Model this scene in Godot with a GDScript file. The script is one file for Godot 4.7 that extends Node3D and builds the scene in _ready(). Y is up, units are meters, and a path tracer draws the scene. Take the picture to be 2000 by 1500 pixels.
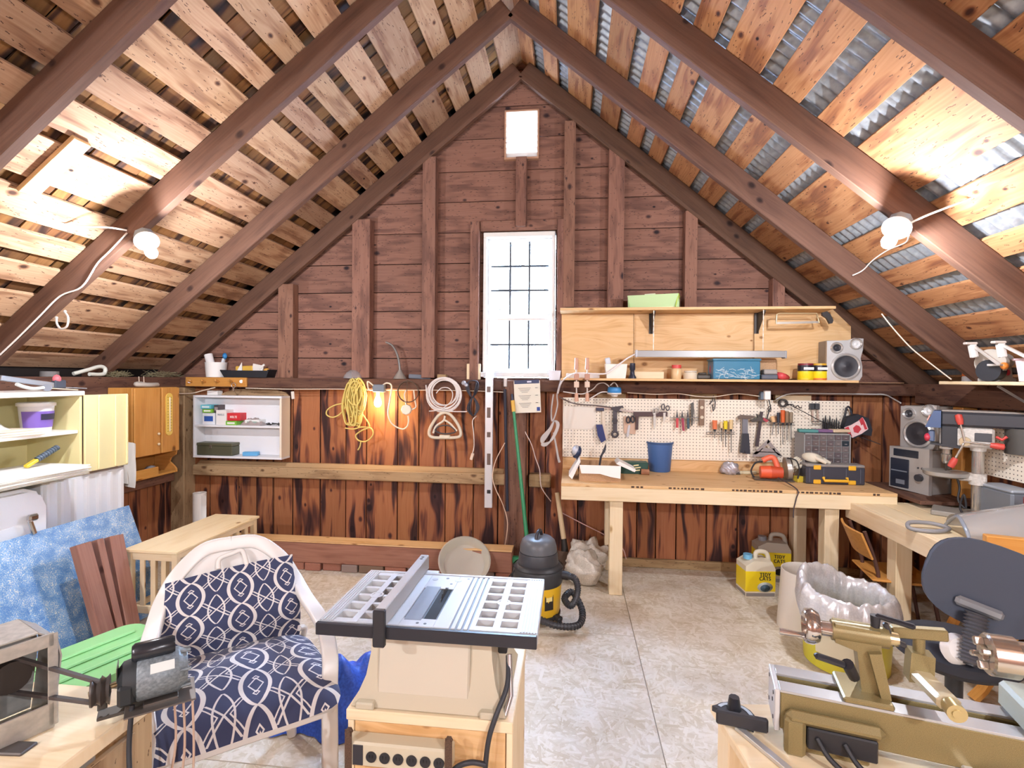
extends Node3D
# ---------------------------------------------------------------- camera numbers (2000 x 1500 frame)
const F := 1000.0
const EYE := Vector3(0, 1.53, 4.26)
var CB: Basis
var rng := RandomNumberGenerator.new()
var M := {}
var names := {}

func ray(px: float, py: float) -> Vector3:
	return CB * Vector3((px - 1000.0) / F, -(py - 750.0) / F, -1.0)
# a pixel gives a direction; the plane z, y or x that the thing touches gives its distance
func pz(px: float, py: float, z: float) -> Vector3:
	var d := ray(px, py)
	return EYE + d * ((z - EYE.z) / d.z)
func py(px: float, py_: float, y: float) -> Vector3:
	var d := ray(px, py_)
	return EYE + d * ((y - EYE.y) / d.y)
func px(px_: float, py_: float, x: float) -> Vector3:
	var d := ray(px_, py_)
	return EYE + d * ((x - EYE.x) / d.x)
# ---------------------------------------------------------------- mesh builder
class MB:
	var v := PackedVector3Array()
	var n := PackedVector3Array()
	var t := PackedVector2Array()
	var c := PackedColorArray()
	var tint := Color(1, 1, 1)
	var uo := Vector2.ZERO
	var us := Vector2(1.0 / 2.4, 1.0 / 0.8)
	func tri(a: Vector3, b: Vector3, d: Vector3, na: Vector3, nb: Vector3, nd: Vector3, ta := Vector2.ZERO, tb := Vector2.ZERO, td := Vector2.ZERO) -> void:
		var f := (b - a).cross(d - a)
		if f.dot(na + nb + nd) > 0.0:
			v.append_array([a, d, b]); n.append_array([na, nd, nb]); t.append_array([ta, td, tb])
		else:
			v.append_array([a, b, d]); n.append_array([na, nb, nd]); t.append_array([ta, tb, td])
		c.append_array([tint, tint, tint])
	func quad(a: Vector3, b: Vector3, d: Vector3, e: Vector3, nn: Vector3, ta := Vector2.ZERO, tb := Vector2.ZERO, td := Vector2.ZERO, te := Vector2.ZERO) -> void:
		tri(a, b, d, nn, nn, nn, ta, tb, td)
		tri(a, d, e, nn, nn, nn, ta, td, te)
	# a box; grain 0 1 2 is the axis the wood grain runs along; bev > 0 chamfers the edges
	func box(o: Vector3, s: Vector3, b := Basis.IDENTITY, bev := 0.0, grain := 0) -> MB:
		var h := s * 0.5
		bev = minf(bev, 0.45 * minf(h.x, minf(h.y, h.z)) * 2.0)
		for ax in 3:
			var u := grain if grain != ax else (ax + 1) % 3
			var w := 3 - ax - u
			for sg in [-1.0, 1.0]:
				var q := []
				var tq := []
				for k in [[-1, -1], [1, -1], [1, 1], [-1, 1]]:
					var p := Vector3.ZERO
					p[ax] = h[ax] * sg
					p[u] = (h[u] - bev) * k[0]
					p[w] = (h[w] - bev) * k[1]
					q.append(o + b * p)
					tq.append(Vector2((p[u] + (0.37 * ax)) * us.x, (p[w] + 0.05 * ax) * us.y) + uo)
				var nn := Vector3.ZERO
				nn[ax] = sg
				quad(q[0], q[1], q[2], q[3], b * nn, tq[0], tq[1], tq[2], tq[3])
		if bev > 0.0:
			for ax in 3:
				var u := (ax + 1) % 3
				var w := (ax + 2) % 3
				for su in [-1.0, 1.0]:
					for sw in [-1.0, 1.0]:
						var q := []
						for k in [[0, -1], [0, 1], [1, 1], [1, -1]]:
							var p := Vector3.ZERO
							p[ax] = (h[ax] - bev) * k[1]
							p[u] = (h[u] - (bev if k[0] == 1 else 0.0)) * su
							p[w] = (h[w] - (bev if k[0] == 0 else 0.0)) * sw
							q.append(o + b * p)
						var nn := Vector3.ZERO
						nn[u] = su
						nn[w] = sw
						quad(q[0], q[1], q[2], q[3], (b * nn).normalized(), uo, uo + Vector2(0.02, 0), uo + Vector2(0.02, 0.01), uo)
			for sx in [-1.0, 1.0]:
				for sy in [-1.0, 1.0]:
					for sz in [-1.0, 1.0]:
						var g := Vector3(sx, sy, sz)
						var nn := (b * g).normalized()
						var i := (h - Vector3.ONE * bev) * g
						tri(o + b * (i + Vector3(bev * sx, 0, 0)), o + b * (i + Vector3(0, bev * sy, 0)), o + b * (i + Vector3(0, 0, bev * sz)), nn, nn, nn, uo, uo, uo)
		return self
	func bar(a: Vector3, b: Vector3, w: float, h: float, up := Vector3.UP, bev := 0.0) -> MB:
		var x := (b - a).normalized()
		if absf(x.dot(up)) > 0.99:
			up = Vector3.RIGHT
		var z := x.cross(up).normalized()
		return box((a + b) * 0.5, Vector3((b - a).length(), h, w), Basis(x, z.cross(x), z), bev, 0)
	# polygon in the local XY plane pushed along local +Z
	func prism(p: PackedVector2Array, depth: float, xf := Transform3D.IDENTITY) -> MB:
		if p.size() > 2 and p[0].distance_to(p[p.size() - 1]) < 1e-6:
			p.remove_at(p.size() - 1)
		var ix := Geometry2D.triangulate_polygon(p)
		var nz := xf.basis.z.normalized()
		for k in range(0, ix.size(), 3):
			var q := [p[ix[k]], p[ix[k + 1]], p[ix[k + 2]]]
			for z in [0.0, depth]:
				var w := []
				for e in q:
					w.append(xf * Vector3(e.x, e.y, z))
				var nn := nz if (z > 0.0) == (depth > 0.0) else -nz
				if depth < 0.0:
					nn = nz if z == 0.0 else -nz
				tri(w[0], w[1], w[2], nn, nn, nn, q[0] * us + uo, q[1] * us + uo, q[2] * us + uo)
		var area := 0.0
		for k in p.size():
			area += p[k].cross(p[(k + 1) % p.size()])
		var run := 0.0
		for k in p.size():
			var a := p[k]
			var b := p[(k + 1) % p.size()]
			var e := (b - a).normalized()
			var nn := (xf.basis * (Vector3(e.y, -e.x, 0) * signf(area))).normalized()
			var l := a.distance_to(b)
			quad(xf * Vector3(a.x, a.y, 0), xf * Vector3(b.x, b.y, 0), xf * Vector3(b.x, b.y, depth), xf * Vector3(a.x, a.y, depth), nn,
				Vector2(run, 0) * us + uo, Vector2(run + l, 0) * us + uo, Vector2(run + l, depth) * us + uo, Vector2(run, depth) * us + uo)
			run += l
		return self
	# profile of (radius, height) turned round the local Y axis
	func lathe(p: Array, seg := 20, xf := Transform3D.IDENTITY, arc := TAU, start := 0.0) -> MB:
		var nr := []
		for k in p.size() - 1:
			var d: Vector2 = p[k + 1] - p[k]
			nr.append(Vector2(d.y, -d.x).normalized() if d.length() > 1e-9 else Vector2(1, 0))
		for k in p.size() - 1:
			var n0: Vector2 = nr[k]
			var n1: Vector2 = nr[k]
			if k > 0 and nr[k - 1].dot(nr[k]) > 0.75:
				n0 = (nr[k - 1] + nr[k]).normalized()
			if k < nr.size() - 1 and nr[k + 1].dot(nr[k]) > 0.75:
				n1 = (nr[k + 1] + nr[k]).normalized()
			for s in seg:
				var a0 := start + arc * s / seg
				var a1 := start + arc * (s + 1) / seg
				var q := []
				var qn := []
				for e in [[a0, 0], [a1, 0], [a1, 1], [a0, 1]]:
					var r: Vector2 = p[k + e[1]]
					var m: Vector2 = n1 if e[1] else n0
					q.append(xf * Vector3(r.x * cos(e[0]), r.y, r.x * sin(e[0])))
					qn.append((xf.basis * Vector3(m.x * cos(e[0]), m.y, m.x * sin(e[0]))).normalized())
				var t0 := Vector2(float(s) / seg, p[k].y)
				var t1 := Vector2(float(s + 1) / seg, p[k].y)
				var t2 := Vector2(float(s + 1) / seg, p[k + 1].y)
				var t3 := Vector2(float(s) / seg, p[k + 1].y)
				if p[k].x > 1e-6:
					tri(q[0], q[1], q[2], qn[0], qn[1], qn[2], t0, t1, t2)
				if p[k + 1].x > 1e-6:
					tri(q[0], q[2], q[3], qn[0], qn[2], qn[3], t0, t2, t3)
		return self
	func cyl(a: Vector3, b: Vector3, r0: float, r1 := -1.0, seg := 14) -> MB:
		if r1 < 0.0:
			r1 = r0
		var y := b - a
		var l := y.length()
		y = y / l
		var x := y.cross(Vector3(0.31, 0.17, 0.93)).normalized()
		return lathe([Vector2(0, 0), Vector2(r0, 0), Vector2(r1, l), Vector2(0, l)], seg, Transform3D(Basis(x, y, x.cross(y)), a))
	func ball(o: Vector3, r: Vector3, seg := 14, b := Basis.IDENTITY) -> MB:
		var p := []
		for k in seg / 2 + 1:
			var a := PI * k / (seg / 2) - PI / 2
			p.append(Vector2(cos(a) if k > 0 and k < seg / 2 else 0.0, sin(a)))
		return lathe(p, seg, Transform3D(b.scaled_local(r), o))
	func tube(path: Array, r: float, seg := 7, closed := false, r_end := -1.0) -> MB:
		var cnt := path.size()
		var rings := []
		var ns := []
		var side := Vector3.ZERO
		for k in cnt:
			var a: Vector3 = path[(k - 1 + cnt) % cnt] if closed or k > 0 else path[0]
			var b: Vector3 = path[(k + 1) % cnt] if closed or k < cnt - 1 else path[cnt - 1]
			var d := (b - a).normalized()
			if side == Vector3.ZERO:
				side = d.cross(Vector3(0.13, 0.91, 0.37)).normalized()
			side = (side - d * side.dot(d)).normalized()
			var up := d.cross(side)
			var rr := r if r_end < 0.0 else lerpf(r, r_end, float(k) / (cnt - 1))
			var ring := []
			var rn := []
			for s in seg:
				var nn := side * cos(TAU * s / seg) + up * sin(TAU * s / seg)
				ring.append(path[k] + nn * rr)
				rn.append(nn)
			rings.append(ring)
			ns.append(rn)
		for k in (cnt if closed else cnt - 1):
			var j := (k + 1) % cnt
			for s in seg:
				var z := (s + 1) % seg
				tri(rings[k][s], rings[k][z], rings[j][z], ns[k][s], ns[k][z], ns[j][z])
				tri(rings[k][s], rings[j][z], rings[j][s], ns[k][s], ns[j][z], ns[j][s])
		if not closed:
			for e in [0, cnt - 1]:
				var d: Vector3 = (path[0] - path[1]).normalized() if e == 0 else (path[cnt - 1] - path[cnt - 2]).normalized()
				for s in range(1, seg - 1):
					tri(rings[e][0], rings[e][s], rings[e][s + 1], d, d, d)
		return self
	# a flat moulded band swept along a path; nrm holds the direction its flat side faces
	func strap(path: Array, nrm: Array, w: float, h: float) -> MB:
		var sec := []
		for k in 16:
			var a := TAU * k / 16
			sec.append(Vector2(signf(cos(a)) * pow(absf(cos(a)), 0.45) * w * 0.5, signf(sin(a)) * pow(absf(sin(a)), 0.45) * h * 0.5))
		var cnt := path.size()
		var rings := []
		var rn := []
		for k in cnt:
			var d: Vector3 = (path[mini(k + 1, cnt - 1)] - path[maxi(k - 1, 0)]).normalized()
			var up: Vector3 = nrm[k]
			up = (up - d * up.dot(d)).normalized()
			var sd := d.cross(up)
			var a := []
			var b := []
			for j in 16:
				a.append(path[k] + sd * sec[j].x + up * sec[j].y)
				var e: Vector2 = sec[(j + 1) % 16] - sec[(j + 15) % 16]
				b.append((sd * e.y - up * e.x).normalized())
			rings.append(a)
			rn.append(b)
		for k in cnt - 1:
			for j in 16:
				var z := (j + 1) % 16
				tri(rings[k][j], rings[k][z], rings[k + 1][z], rn[k][j], rn[k][z], rn[k + 1][z])
				tri(rings[k][j], rings[k + 1][z], rings[k + 1][j], rn[k][j], rn[k + 1][z], rn[k + 1][j])
		for e in [0, cnt - 1]:
			var d: Vector3 = (path[0] - path[1]).normalized() if e == 0 else (path[cnt - 1] - path[cnt - 2]).normalized()
			for j in range(1, 15):
				tri(rings[e][0], rings[e][j], rings[e][j + 1], d, d, d)
		return self
	# a grid of points f(u, v) with u, v in 0..1; thick > 0 gives it a back
	func sheet(nu: int, nv: int, f: Callable, thick := 0.0, uvs := Vector2.ONE) -> MB:
		var p := []
		var q := []
		for i in nu + 1:
			var row := []
			for j in nv + 1:
				row.append(f.call(float(i) / nu, float(j) / nv))
			p.append(row)
		for i in nu + 1:
			var row := []
			for j in nv + 1:
				var du: Vector3 = p[mini(i + 1, nu)][j] - p[maxi(i - 1, 0)][j]
				var dv: Vector3 = p[i][mini(j + 1, nv)] - p[i][maxi(j - 1, 0)]
				row.append(du.cross(dv).normalized())
			q.append(row)
		for sd in ([0.0, 1.0] if thick > 0.0 else [0.0]):
			for i in nu:
				for j in nv:
					var w := []
					var nn := []
					var tt := []
					for k in [[0, 0], [1, 0], [1, 1], [0, 1]]:
						var m: Vector3 = q[i + k[0]][j + k[1]]
						w.append(p[i + k[0]][j + k[1]] - m * thick * sd)
						nn.append(m if sd == 0.0 else -m)
						tt.append(Vector2(float(i + k[0]) / nu, float(j + k[1]) / nv) * uvs)
					tri(w[0], w[1], w[2], nn[0], nn[1], nn[2], tt[0], tt[1], tt[2])
					tri(w[0], w[2], w[3], nn[0], nn[2], nn[3], tt[0], tt[2], tt[3])
		if thick > 0.0:
			for i in nu:
				for j in [0, nv]:
					var a: Vector3 = p[i][j]
					var b: Vector3 = p[i + 1][j]
					var inner: Vector3 = p[i][1 if j == 0 else nv - 1]
					quad(a, b, b - q[i + 1][j] * thick, a - q[i][j] * thick, (a - inner).normalized())
			for j in nv:
				for i in [0, nu]:
					var a: Vector3 = p[i][j]
					var b: Vector3 = p[i][j + 1]
					var inner: Vector3 = p[1 if i == 0 else nu - 1][j]
					quad(a, b, b - q[i][j + 1] * thick, a - q[i][j] * thick, (a - inner).normalized())
		return self

func mb(tint := Color(1, 1, 1), uo := Vector2.ZERO) -> MB:
	var m := MB.new()
	m.tint = tint
	m.uo = uo
	return m
# a builder for wood: every piece gets its own stretch of grain and its own tone
func wd(lo := 0.85, hi := 1.1) -> MB:
	var k := rng.randf_range(lo, hi)
	return mb(Color(k, k * rng.randf_range(0.97, 1.03), k * rng.randf_range(0.95, 1.03)), Vector2(rng.randf(), rng.randf_range(0.15, 0.8)))

func numbered(called: String) -> String:
	var k: int = names.get(called, -1) + 1
	names[called] = k
	return called if k == 0 else "%s_%03d" % [called, k]

func tag(o: Node, label := "", category := "", group := "", kind := "") -> void:
	if label: o.set_meta("label", label)
	if category: o.set_meta("category", category)
	if group: o.set_meta("group", group)
	if kind: o.set_meta("kind", kind)

# commits the shapes as one named mesh; a top-level one sits at its own base
func put(m: MB, called: String, material: Material, parent: Node = null) -> MeshInstance3D:
	var o := MeshInstance3D.new()
	var vv := m.v
	if parent == null:
		var lo := vv[0]
		var hi := vv[0]
		for p in vv:
			lo = lo.min(p)
			hi = hi.max(p)
		var base := Vector3((lo.x + hi.x) * 0.5, lo.y, (lo.z + hi.z) * 0.5)
		for k in vv.size():
			vv[k] -= base
		o.position = base
	var a := []
	a.resize(Mesh.ARRAY_MAX)
	a[Mesh.ARRAY_VERTEX] = vv
	a[Mesh.ARRAY_NORMAL] = m.n
	a[Mesh.ARRAY_TEX_UV] = m.t
	a[Mesh.ARRAY_COLOR] = m.c
	var am := ArrayMesh.new()
	am.add_surface_from_arrays(Mesh.PRIMITIVE_TRIANGLES, a)
	am.surface_set_material(0, material)
	o.mesh = am
	if parent == null:
		o.name = numbered(called)
		add_child(o, true)
	else:
		o.name = called
		parent.add_child(o, true)
	return o
func single(m: MB, called: String, material: Material, label: String, category: String, group := "") -> MeshInstance3D:
	var o := put(m, called, material)
	tag(o, label, category, group)
	return o
func thing(called: String, label: String, category: String, group := "", at := Vector3.ZERO, turn := 0.0) -> Node3D:
	var o := Node3D.new()
	o.name = numbered(called)
	add_child(o, true)
	o.position = at
	o.rotation.y = turn
	tag(o, label, category, group)
	return o
func structure(called: String) -> Node3D:
	var o := Node3D.new()
	o.name = called
	add_child(o, true)
	o.set_meta("kind", "structure")
	return o
# things whose parts were laid out in room coordinates get their origin moved to their base
func settle() -> void:
	for o in get_children():
		if o is Light3D or o is Camera3D or not o is Node3D or o is MeshInstance3D or o.has_meta("kind"):
			continue
		var box := AABB()
		var first := true
		for k in o.get_children():
			if k is MeshInstance3D:
				var b: AABB = o.transform * (k.transform * k.get_aabb())
				box = b if first else box.merge(b)
				first = false
		if first:
			continue
		var base := Vector3(box.get_center().x, box.position.y, box.get_center().z)
		var shift: Vector3 = o.basis.inverse() * (o.position - base)
		o.position = base
		for k in o.get_children():
			if k is Node3D:
				k.position += shift
# shrinks or grows a thing about a point
func resize(t: Node3D, k: float, about: Vector3) -> void:
	t.transform = Transform3D(Basis.from_scale(Vector3.ONE * k), about * (1.0 - k))
# an outline in photo pixels laid on the plane z, as a prism of that thickness towards the room
func pxpoly(pts: Array, z: float) -> PackedVector2Array:
	var q := PackedVector2Array()
	for p in pts:
		var w := pz(p[0], p[1], z)
		q.append(Vector2(w.x, w.y))
	return q
func outl(m: MB, pts: Array, z: float, thick: float) -> MB:
	return m.prism(pxpoly(pts, z), thick, Transform3D(Basis.IDENTITY, Vector3(0, 0, z)))
func pxpath(pts: Array, z: float) -> Array:
	var q := []
	for p in pts:
		q.append(pz(p[0], p[1], z if p.size() < 3 else p[2]))
	return q
# a smooth curve through points
func curve(p: Array, steps := 6, closed := false) -> Array:
	var out := []
	var cnt := p.size()
	for k in (cnt if closed else cnt - 1):
		var a: Vector3 = p[(k - 1 + cnt) % cnt] if closed or k > 0 else p[0]
		var b: Vector3 = p[k]
		var c: Vector3 = p[(k + 1) % cnt]
		var d: Vector3 = p[(k + 2) % cnt] if closed or k < cnt - 2 else p[cnt - 1]
		for s in steps:
			out.append(b.cubic_interpolate(c, a, d, float(s) / steps))
	if not closed:
		out.append(p[cnt - 1])
	return out
func lettering(s: String, size: float, depth: float, at: Vector3, b: Basis, material: Material, parent: Node, wide := 1.0) -> MeshInstance3D:
	var tm := TextMesh.new()
	tm.text = s
	var fnt := SystemFont.new()
	fnt.font_names = PackedStringArray(["Droid Sans"])
	fnt.font_weight = 700
	tm.font = fnt
	tm.font_size = 32
	tm.pixel_size = size / 32.0
	tm.depth = depth
	tm.material = material
	var o := MeshInstance3D.new()
	o.mesh = tm
	o.name = "lettering"
	o.transform = Transform3D(b.scaled_local(Vector3(wide, 1, 1)), at)
	parent.add_child(o, true)
	return o

# ---------------------------------------------------------------- materials
func col(h: int) -> Color:
	return Color8(h >> 16 & 255, h >> 8 & 255, h & 255)
func mat(h: int, rough := 0.6, metal := 0.0, spec := 0.5) -> StandardMaterial3D:
	var key := "%x_%s_%s_%s" % [h, rough, metal, spec]
	if not M.has(key):
		var m := StandardMaterial3D.new()
		m.albedo_color = col(h)
		m.roughness = rough
		m.metallic = metal
		m.metallic_specular = spec
		M[key] = m
	return M[key]
func glow(h: int, e: float) -> StandardMaterial3D:
	var m := StandardMaterial3D.new()
	m.albedo_color = col(h)
	m.emission_enabled = true
	m.emission = col(h)
	m.emission_energy_multiplier = e
	return m
func clear(h: int, alpha: float, rough := 0.05) -> StandardMaterial3D:
	var m := StandardMaterial3D.new()
	var k := col(h)
	k.a = alpha
	m.albedo_color = k
	m.transparency = BaseMaterial3D.TRANSPARENCY_ALPHA
	m.roughness = rough
	return m
func noise(seed_: int, freq: float, oct := 3) -> FastNoiseLite:
	var f := FastNoiseLite.new()
	f.seed = seed_
	f.frequency = freq
	f.noise_type = FastNoiseLite.TYPE_SIMPLEX_SMOOTH
	f.fractal_octaves = oct
	return f
# darkness of a piece of timber, 2.4 m along the grain (tiles) by 0.8 m across
func timber(seed_: int, knots: int, stain: float, contrast: float, wavy: float, ticks: int, along := 2.4) -> PackedByteArray:
	var W := 1024
	var H := 512
	var r := RandomNumberGenerator.new()
	r.seed = seed_
	var nw := noise(seed_ + 1, 1.0, 2)
	var ng := noise(seed_ + 2, 1.0, 3)
	var ns := noise(seed_ + 3, 1.0, 3)
	var kn := []
	for k in knots:
		kn.append([r.randf() * 2.4, r.randf() * 0.8, r.randf_range(0.006, 0.016)])
	var cx := PackedFloat32Array()
	var sx := PackedFloat32Array()
	for x in W:
		cx.append(cos(TAU * x / W) * 0.382)
		sx.append(sin(TAU * x / W) * 0.382)
	var out := PackedByteArray()
	out.resize(W * H)
	for y in H:
		var vv := y * 0.8 / H
		var near := []
		for k in kn:
			if absf(vv - k[1]) < 0.1:
				near.append(k)
		for x in W:
			var s := vv + nw.get_noise_3d(cx[x] * 1.3, sx[x] * 1.3, vv * 4.0) * wavy
			var core := 0.0
			for k in near:
				var du: float = absf(x * 2.4 / W - k[0])
				if du > 1.2:
					du = 2.4 - du
				if du < 0.3:
					var dv: float = vv - k[1]
					var d := sqrt(du * du * 0.09 + dv * dv)
					var w := exp(-d * d / 0.0009)
					s = lerpf(s, k[1] + d, w)
					var e: float = sqrt(du * du * 0.5 + dv * dv) / k[2]
					core = maxf(core, clampf(1.6 - e, 0.0, 1.0))
			var g := ng.get_noise_3d(cx[x] * 2.2, sx[x] * 2.2, s * 75.0)
			var f := ns.get_noise_3d(cx[x] * along, sx[x] * along, s * 11.0)
			var tt := 0.38 + contrast * g + core * 0.5
			tt += stain * clampf((f - 0.08) * 2.6, -0.25, 1.0)
			out[y * W + x] = clampi(int(tt * 255.0), 0, 255)
	for k in ticks:
		var tx := r.randi_range(0, W - 1)
		var ty := r.randi_range(6, H - 7)
		var l := r.randi_range(2, 9)
		var sl := r.randf_range(-0.6, 0.6)
		for i in l:
			var yy := clampi(ty + int(i * sl), 0, H - 1)
			out[yy * W + (tx + i) % W] = 235
			if r.randf() < 0.5:
				out[mini(yy + 1, H - 1) * W + (tx + i) % W] = 205
	return out
func ramp(data: PackedByteArray, W: int, H: int, stops: Array) -> ImageTexture:
	var lut := PackedByteArray()
	var g := Gradient.new()
	g.offsets = PackedFloat32Array(stops.map(func(s): return s[0]))
	g.colors = PackedColorArray(stops.map(func(s): return col(s[1])))
	for k in 256:
		var cc := g.sample(k / 255.0)
		lut.append_array([int(cc.r * 255), int(cc.g * 255), int(cc.b * 255)])
	var out := PackedByteArray()
	out.resize(W * H * 3)
	var j := 0
	for b in data:
		var q := b * 3
		out[j] = lut[q]
		out[j + 1] = lut[q + 1]
		out[j + 2] = lut[q + 2]
		j += 3
	return ImageTexture.create_from_image(Image.create_from_data(W, H, false, Image.FORMAT_RGB8, out))
func wood(called: String, data: PackedByteArray, stops: Array, rough := 0.75, relief := 0.0) -> void:
	var m := StandardMaterial3D.new()
	m.albedo_texture = ramp(data, 1024, 512, stops)
	m.vertex_color_use_as_albedo = true
	m.roughness = rough
	m.metallic_specular = 0.35
	if relief > 0.0:
		m.heightmap_enabled = true
		m.heightmap_scale = relief
		m.heightmap_flip_texture = true
		m.heightmap_texture = ImageTexture.create_from_image(Image.create_from_data(1024, 512, false, Image.FORMAT_L8, data))
	M[called] = m
# oriented strand board, 1.22 m square
func strand() -> void:
	var S := 1024
	var r := RandomNumberGenerator.new()
	r.seed = 31
	var d := PackedByteArray()
	d.resize(S * S)
	d.fill(110)
	for k in 5200:
		var a := r.randf() * PI
		var l := r.randi_range(30, 90)
		var w := r.randi_range(5, 16)
		var x0 := r.randf() * S
		var y0 := r.randf() * S
		var tone := r.randi_range(50, 165)
		var ca := cos(a)
		var sa := sin(a)
		for i in l:
			for j in w:
				var xx := int(x0 + ca * i - sa * j) & 1023
				var yy := int(y0 + sa * i + ca * j) & 1023
				d[yy * S + xx] = clampi(tone + (40 if j == 0 else 0) + (r.randi() & 7), 0, 255)
	var nb := noise(77, 0.004, 3)
	for y in S:
		for x in S:
			var q := y * S + x
			d[q] = clampi(int(118.0 + (d[q] - 118.0) * 0.62 + nb.get_noise_2d(x, y) * 34.0), 0, 255)
	var m := StandardMaterial3D.new()
	m.albedo_texture = ramp(d, S, S, [[0.0, 0xeeeae2], [0.35, 0xded7ca], [0.55, 0xcbc0ab], [0.8, 0xab9878], [1.0, 0x7d6a50]])
	m.vertex_color_use_as_albedo = true
	m.roughness = 0.62
	m.metallic_specular = 0.4
	M["strand"] = m
func pattern(called: String, W: int, H: int, f: Callable, rough := 0.8, rep := Vector3.ONE, triplanar := false) -> StandardMaterial3D:
	var im := Image.create(W, H, false, Image.FORMAT_RGB8)
	for y in H:
		for x in W:
			im.set_pixel(x, y, f.call(x, y))
	var m := StandardMaterial3D.new()
	m.albedo_texture = ImageTexture.create_from_image(im)
	m.roughness = rough
	m.uv1_scale = rep
	if triplanar:
		m.uv1_triplanar = true
		m.uv1_triplanar_sharpness = 8.0
	M[called] = m
	return m
# speckled, smudged or dusty surface: two tones by noise, mapped in the object's own axes
func mottled(called: String, a: int, b: int, freq: float, scale: float, rough := 0.6, metal := 0.0, seed_ := 5, bite := 1.6) -> StandardMaterial3D:
	var nn := noise(seed_, freq, 4)
	var im := nn.get_seamless_image(256, 256, false, false, 0.2)
	im.convert(Image.FORMAT_L8)
	var d := im.get_data()
	for k in d.size():
		d[k] = clampi(int(127.0 + (d[k] - 127.0) * bite), 0, 255)
	var m := StandardMaterial3D.new()
	m.albedo_texture = ramp(d, 256, 256, [[0.0, a], [1.0, b]])
	m.roughness = rough
	m.metallic = metal
	m.uv1_triplanar = true
	m.uv1_scale = Vector3.ONE * scale
	M[called] = m
	return m
func make_materials() -> void:
	var rough := timber(11, 14, 0.5, 0.11, 0.03, 0, 1.3)
	var rough2 := timber(12, 14, 0.2, 0.12, 0.02, 900)
	var clean := timber(13, 9, 0.1, 0.13, 0.012, 0)
	var sheetw := timber(14, 22, 0.12, 0.2, 0.09, 0)
	wood("plank", rough, [[0.0, 0xbc8259], [0.3, 0xa26845], [0.5, 0x7f4d38], [0.72, 0x52332d], [1.0, 0x2a1c1e]], 0.6, 0.12)
	wood("gable", rough2, [[0.0, 0xa47c6a], [0.35, 0x8b6454], [0.6, 0x6e4e43], [0.85, 0x402e2d], [1.0, 0x231b1f]], 0.7, 0.1)
	wood("rafter", clean, [[0.0, 0x84634f], [0.4, 0x674b3d], [0.7, 0x4b362e], [1.0, 0x2c1f1c]], 0.75, 0.1)
	wood("beam", rough2, [[0.0, 0x80604c], [0.4, 0x614437], [0.7, 0x432d28], [1.0, 0x241918]], 0.75, 0.12)
	wood("roofpale", rough2, [[0.0, 0xdcc0a2], [0.3, 0xc8a484], [0.5, 0xac8466], [0.72, 0x7f5c48], [0.9, 0x432d26], [1.0, 0x231816]], 0.75, 0.1)
	wood("roofred", rough2, [[0.0, 0xcfa47c], [0.3, 0xb7845a], [0.5, 0x996644], [0.72, 0x6d4432], [0.9, 0x3b2520], [1.0, 0x1e1412]], 0.7, 0.1)
	wood("shingle", rough, [[0.0, 0x9c7448], [0.4, 0x7c5633], [0.7, 0x4e3427], [1.0, 0x1e1513]], 0.85, 0.1)
	wood("pine", clean, [[0.0, 0xf0e2c6], [0.4, 0xe6d2ae], [0.65, 0xd6bb8e], [1.0, 0x8a6640]], 0.55)
	wood("ply", sheetw, [[0.0, 0xe6c79c], [0.4, 0xd9b280], [0.6, 0xc89d68], [0.85, 0x9a7048], [1.0, 0x5e4028]], 0.55)
	wood("oak", clean, [[0.0, 0xd9a55f], [0.4, 0xc78d48], [0.65, 0xae7435], [1.0, 0x6d431d]], 0.4)
	wood("redwood", clean, [[0.0, 0xb48878], [0.4, 0x936a5a], [0.65, 0x744e42], [1.0, 0x452c26]], 0.65)
	wood("greyed", rough2, [[0.0, 0xc9ad86], [0.4, 0xa88c69], [0.7, 0x806448], [1.0, 0x4a382a]], 0.8, 0.1)
	strand()
	# perforated hardboard: a hole every inch
	pattern("pegboard", 32, 32, func(x, y): return col(0x5b5148) if Vector2(x - 15.5, y - 15.5).length() < 4.6 else col(0xeee4d2), 0.5, Vector3(1 / 0.0254, 1 / 0.0254, 1 / 0.0254), true)
	mottled("galv", 0x82888e, 0xb0b5b9, 0.03, 3.0, 0.42, 0.55, 21)
	mottled("cast", 0xb9b4ac, 0xd5d0c8, 0.05, 5.0, 0.5, 0.1, 22)
	mottled("gold", 0x776a46, 0x9a8a60, 0.16, 16.0, 0.36, 0.35, 23, 2.2)
	mottled("dirtymetal", 0x6a645c, 0xa09b92, 0.04, 6.0, 0.45, 0.6, 24)
	mottled("tin", 0xa3a29c, 0xbcbab2, 0.02, 5.0, 0.4, 0.35, 25)
	mottled("straw", 0x6d654e, 0x9d9470, 0.12, 20.0, 0.95, 0.0, 26)
	mottled("tarp", 0x1c48b4, 0x3a6ee0, 0.05, 6.0, 0.45, 0.0, 27)
	mottled("bag", 0xc9c2b6, 0xeee9df, 0.05, 7.0, 0.4, 0.0, 28)
	mottled("silver", 0xd4d5d8, 0xeeeff2, 0.05, 6.0, 0.3, 0.35, 29)
	mottled("brick", 0x8a5a4a, 0xa5705c, 0.08, 9.0, 0.9, 0.0, 30)
	mottled("cardboard", 0xb08a66, 0xc49f79, 0.05, 8.0, 0.85, 0.0, 32)
	mottled("rust", 0x4a3a30, 0x6f5442, 0.07, 12.0, 0.7, 0.3, 33)
	mottled("motorgrey", 0x5d666c, 0x8b9599, 0.04, 7.0, 0.5, 0.25, 34)
	mottled("dust", 0xd8c49a, 0xb79c6d, 0.03, 4.0, 0.85, 0.0, 35)
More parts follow.
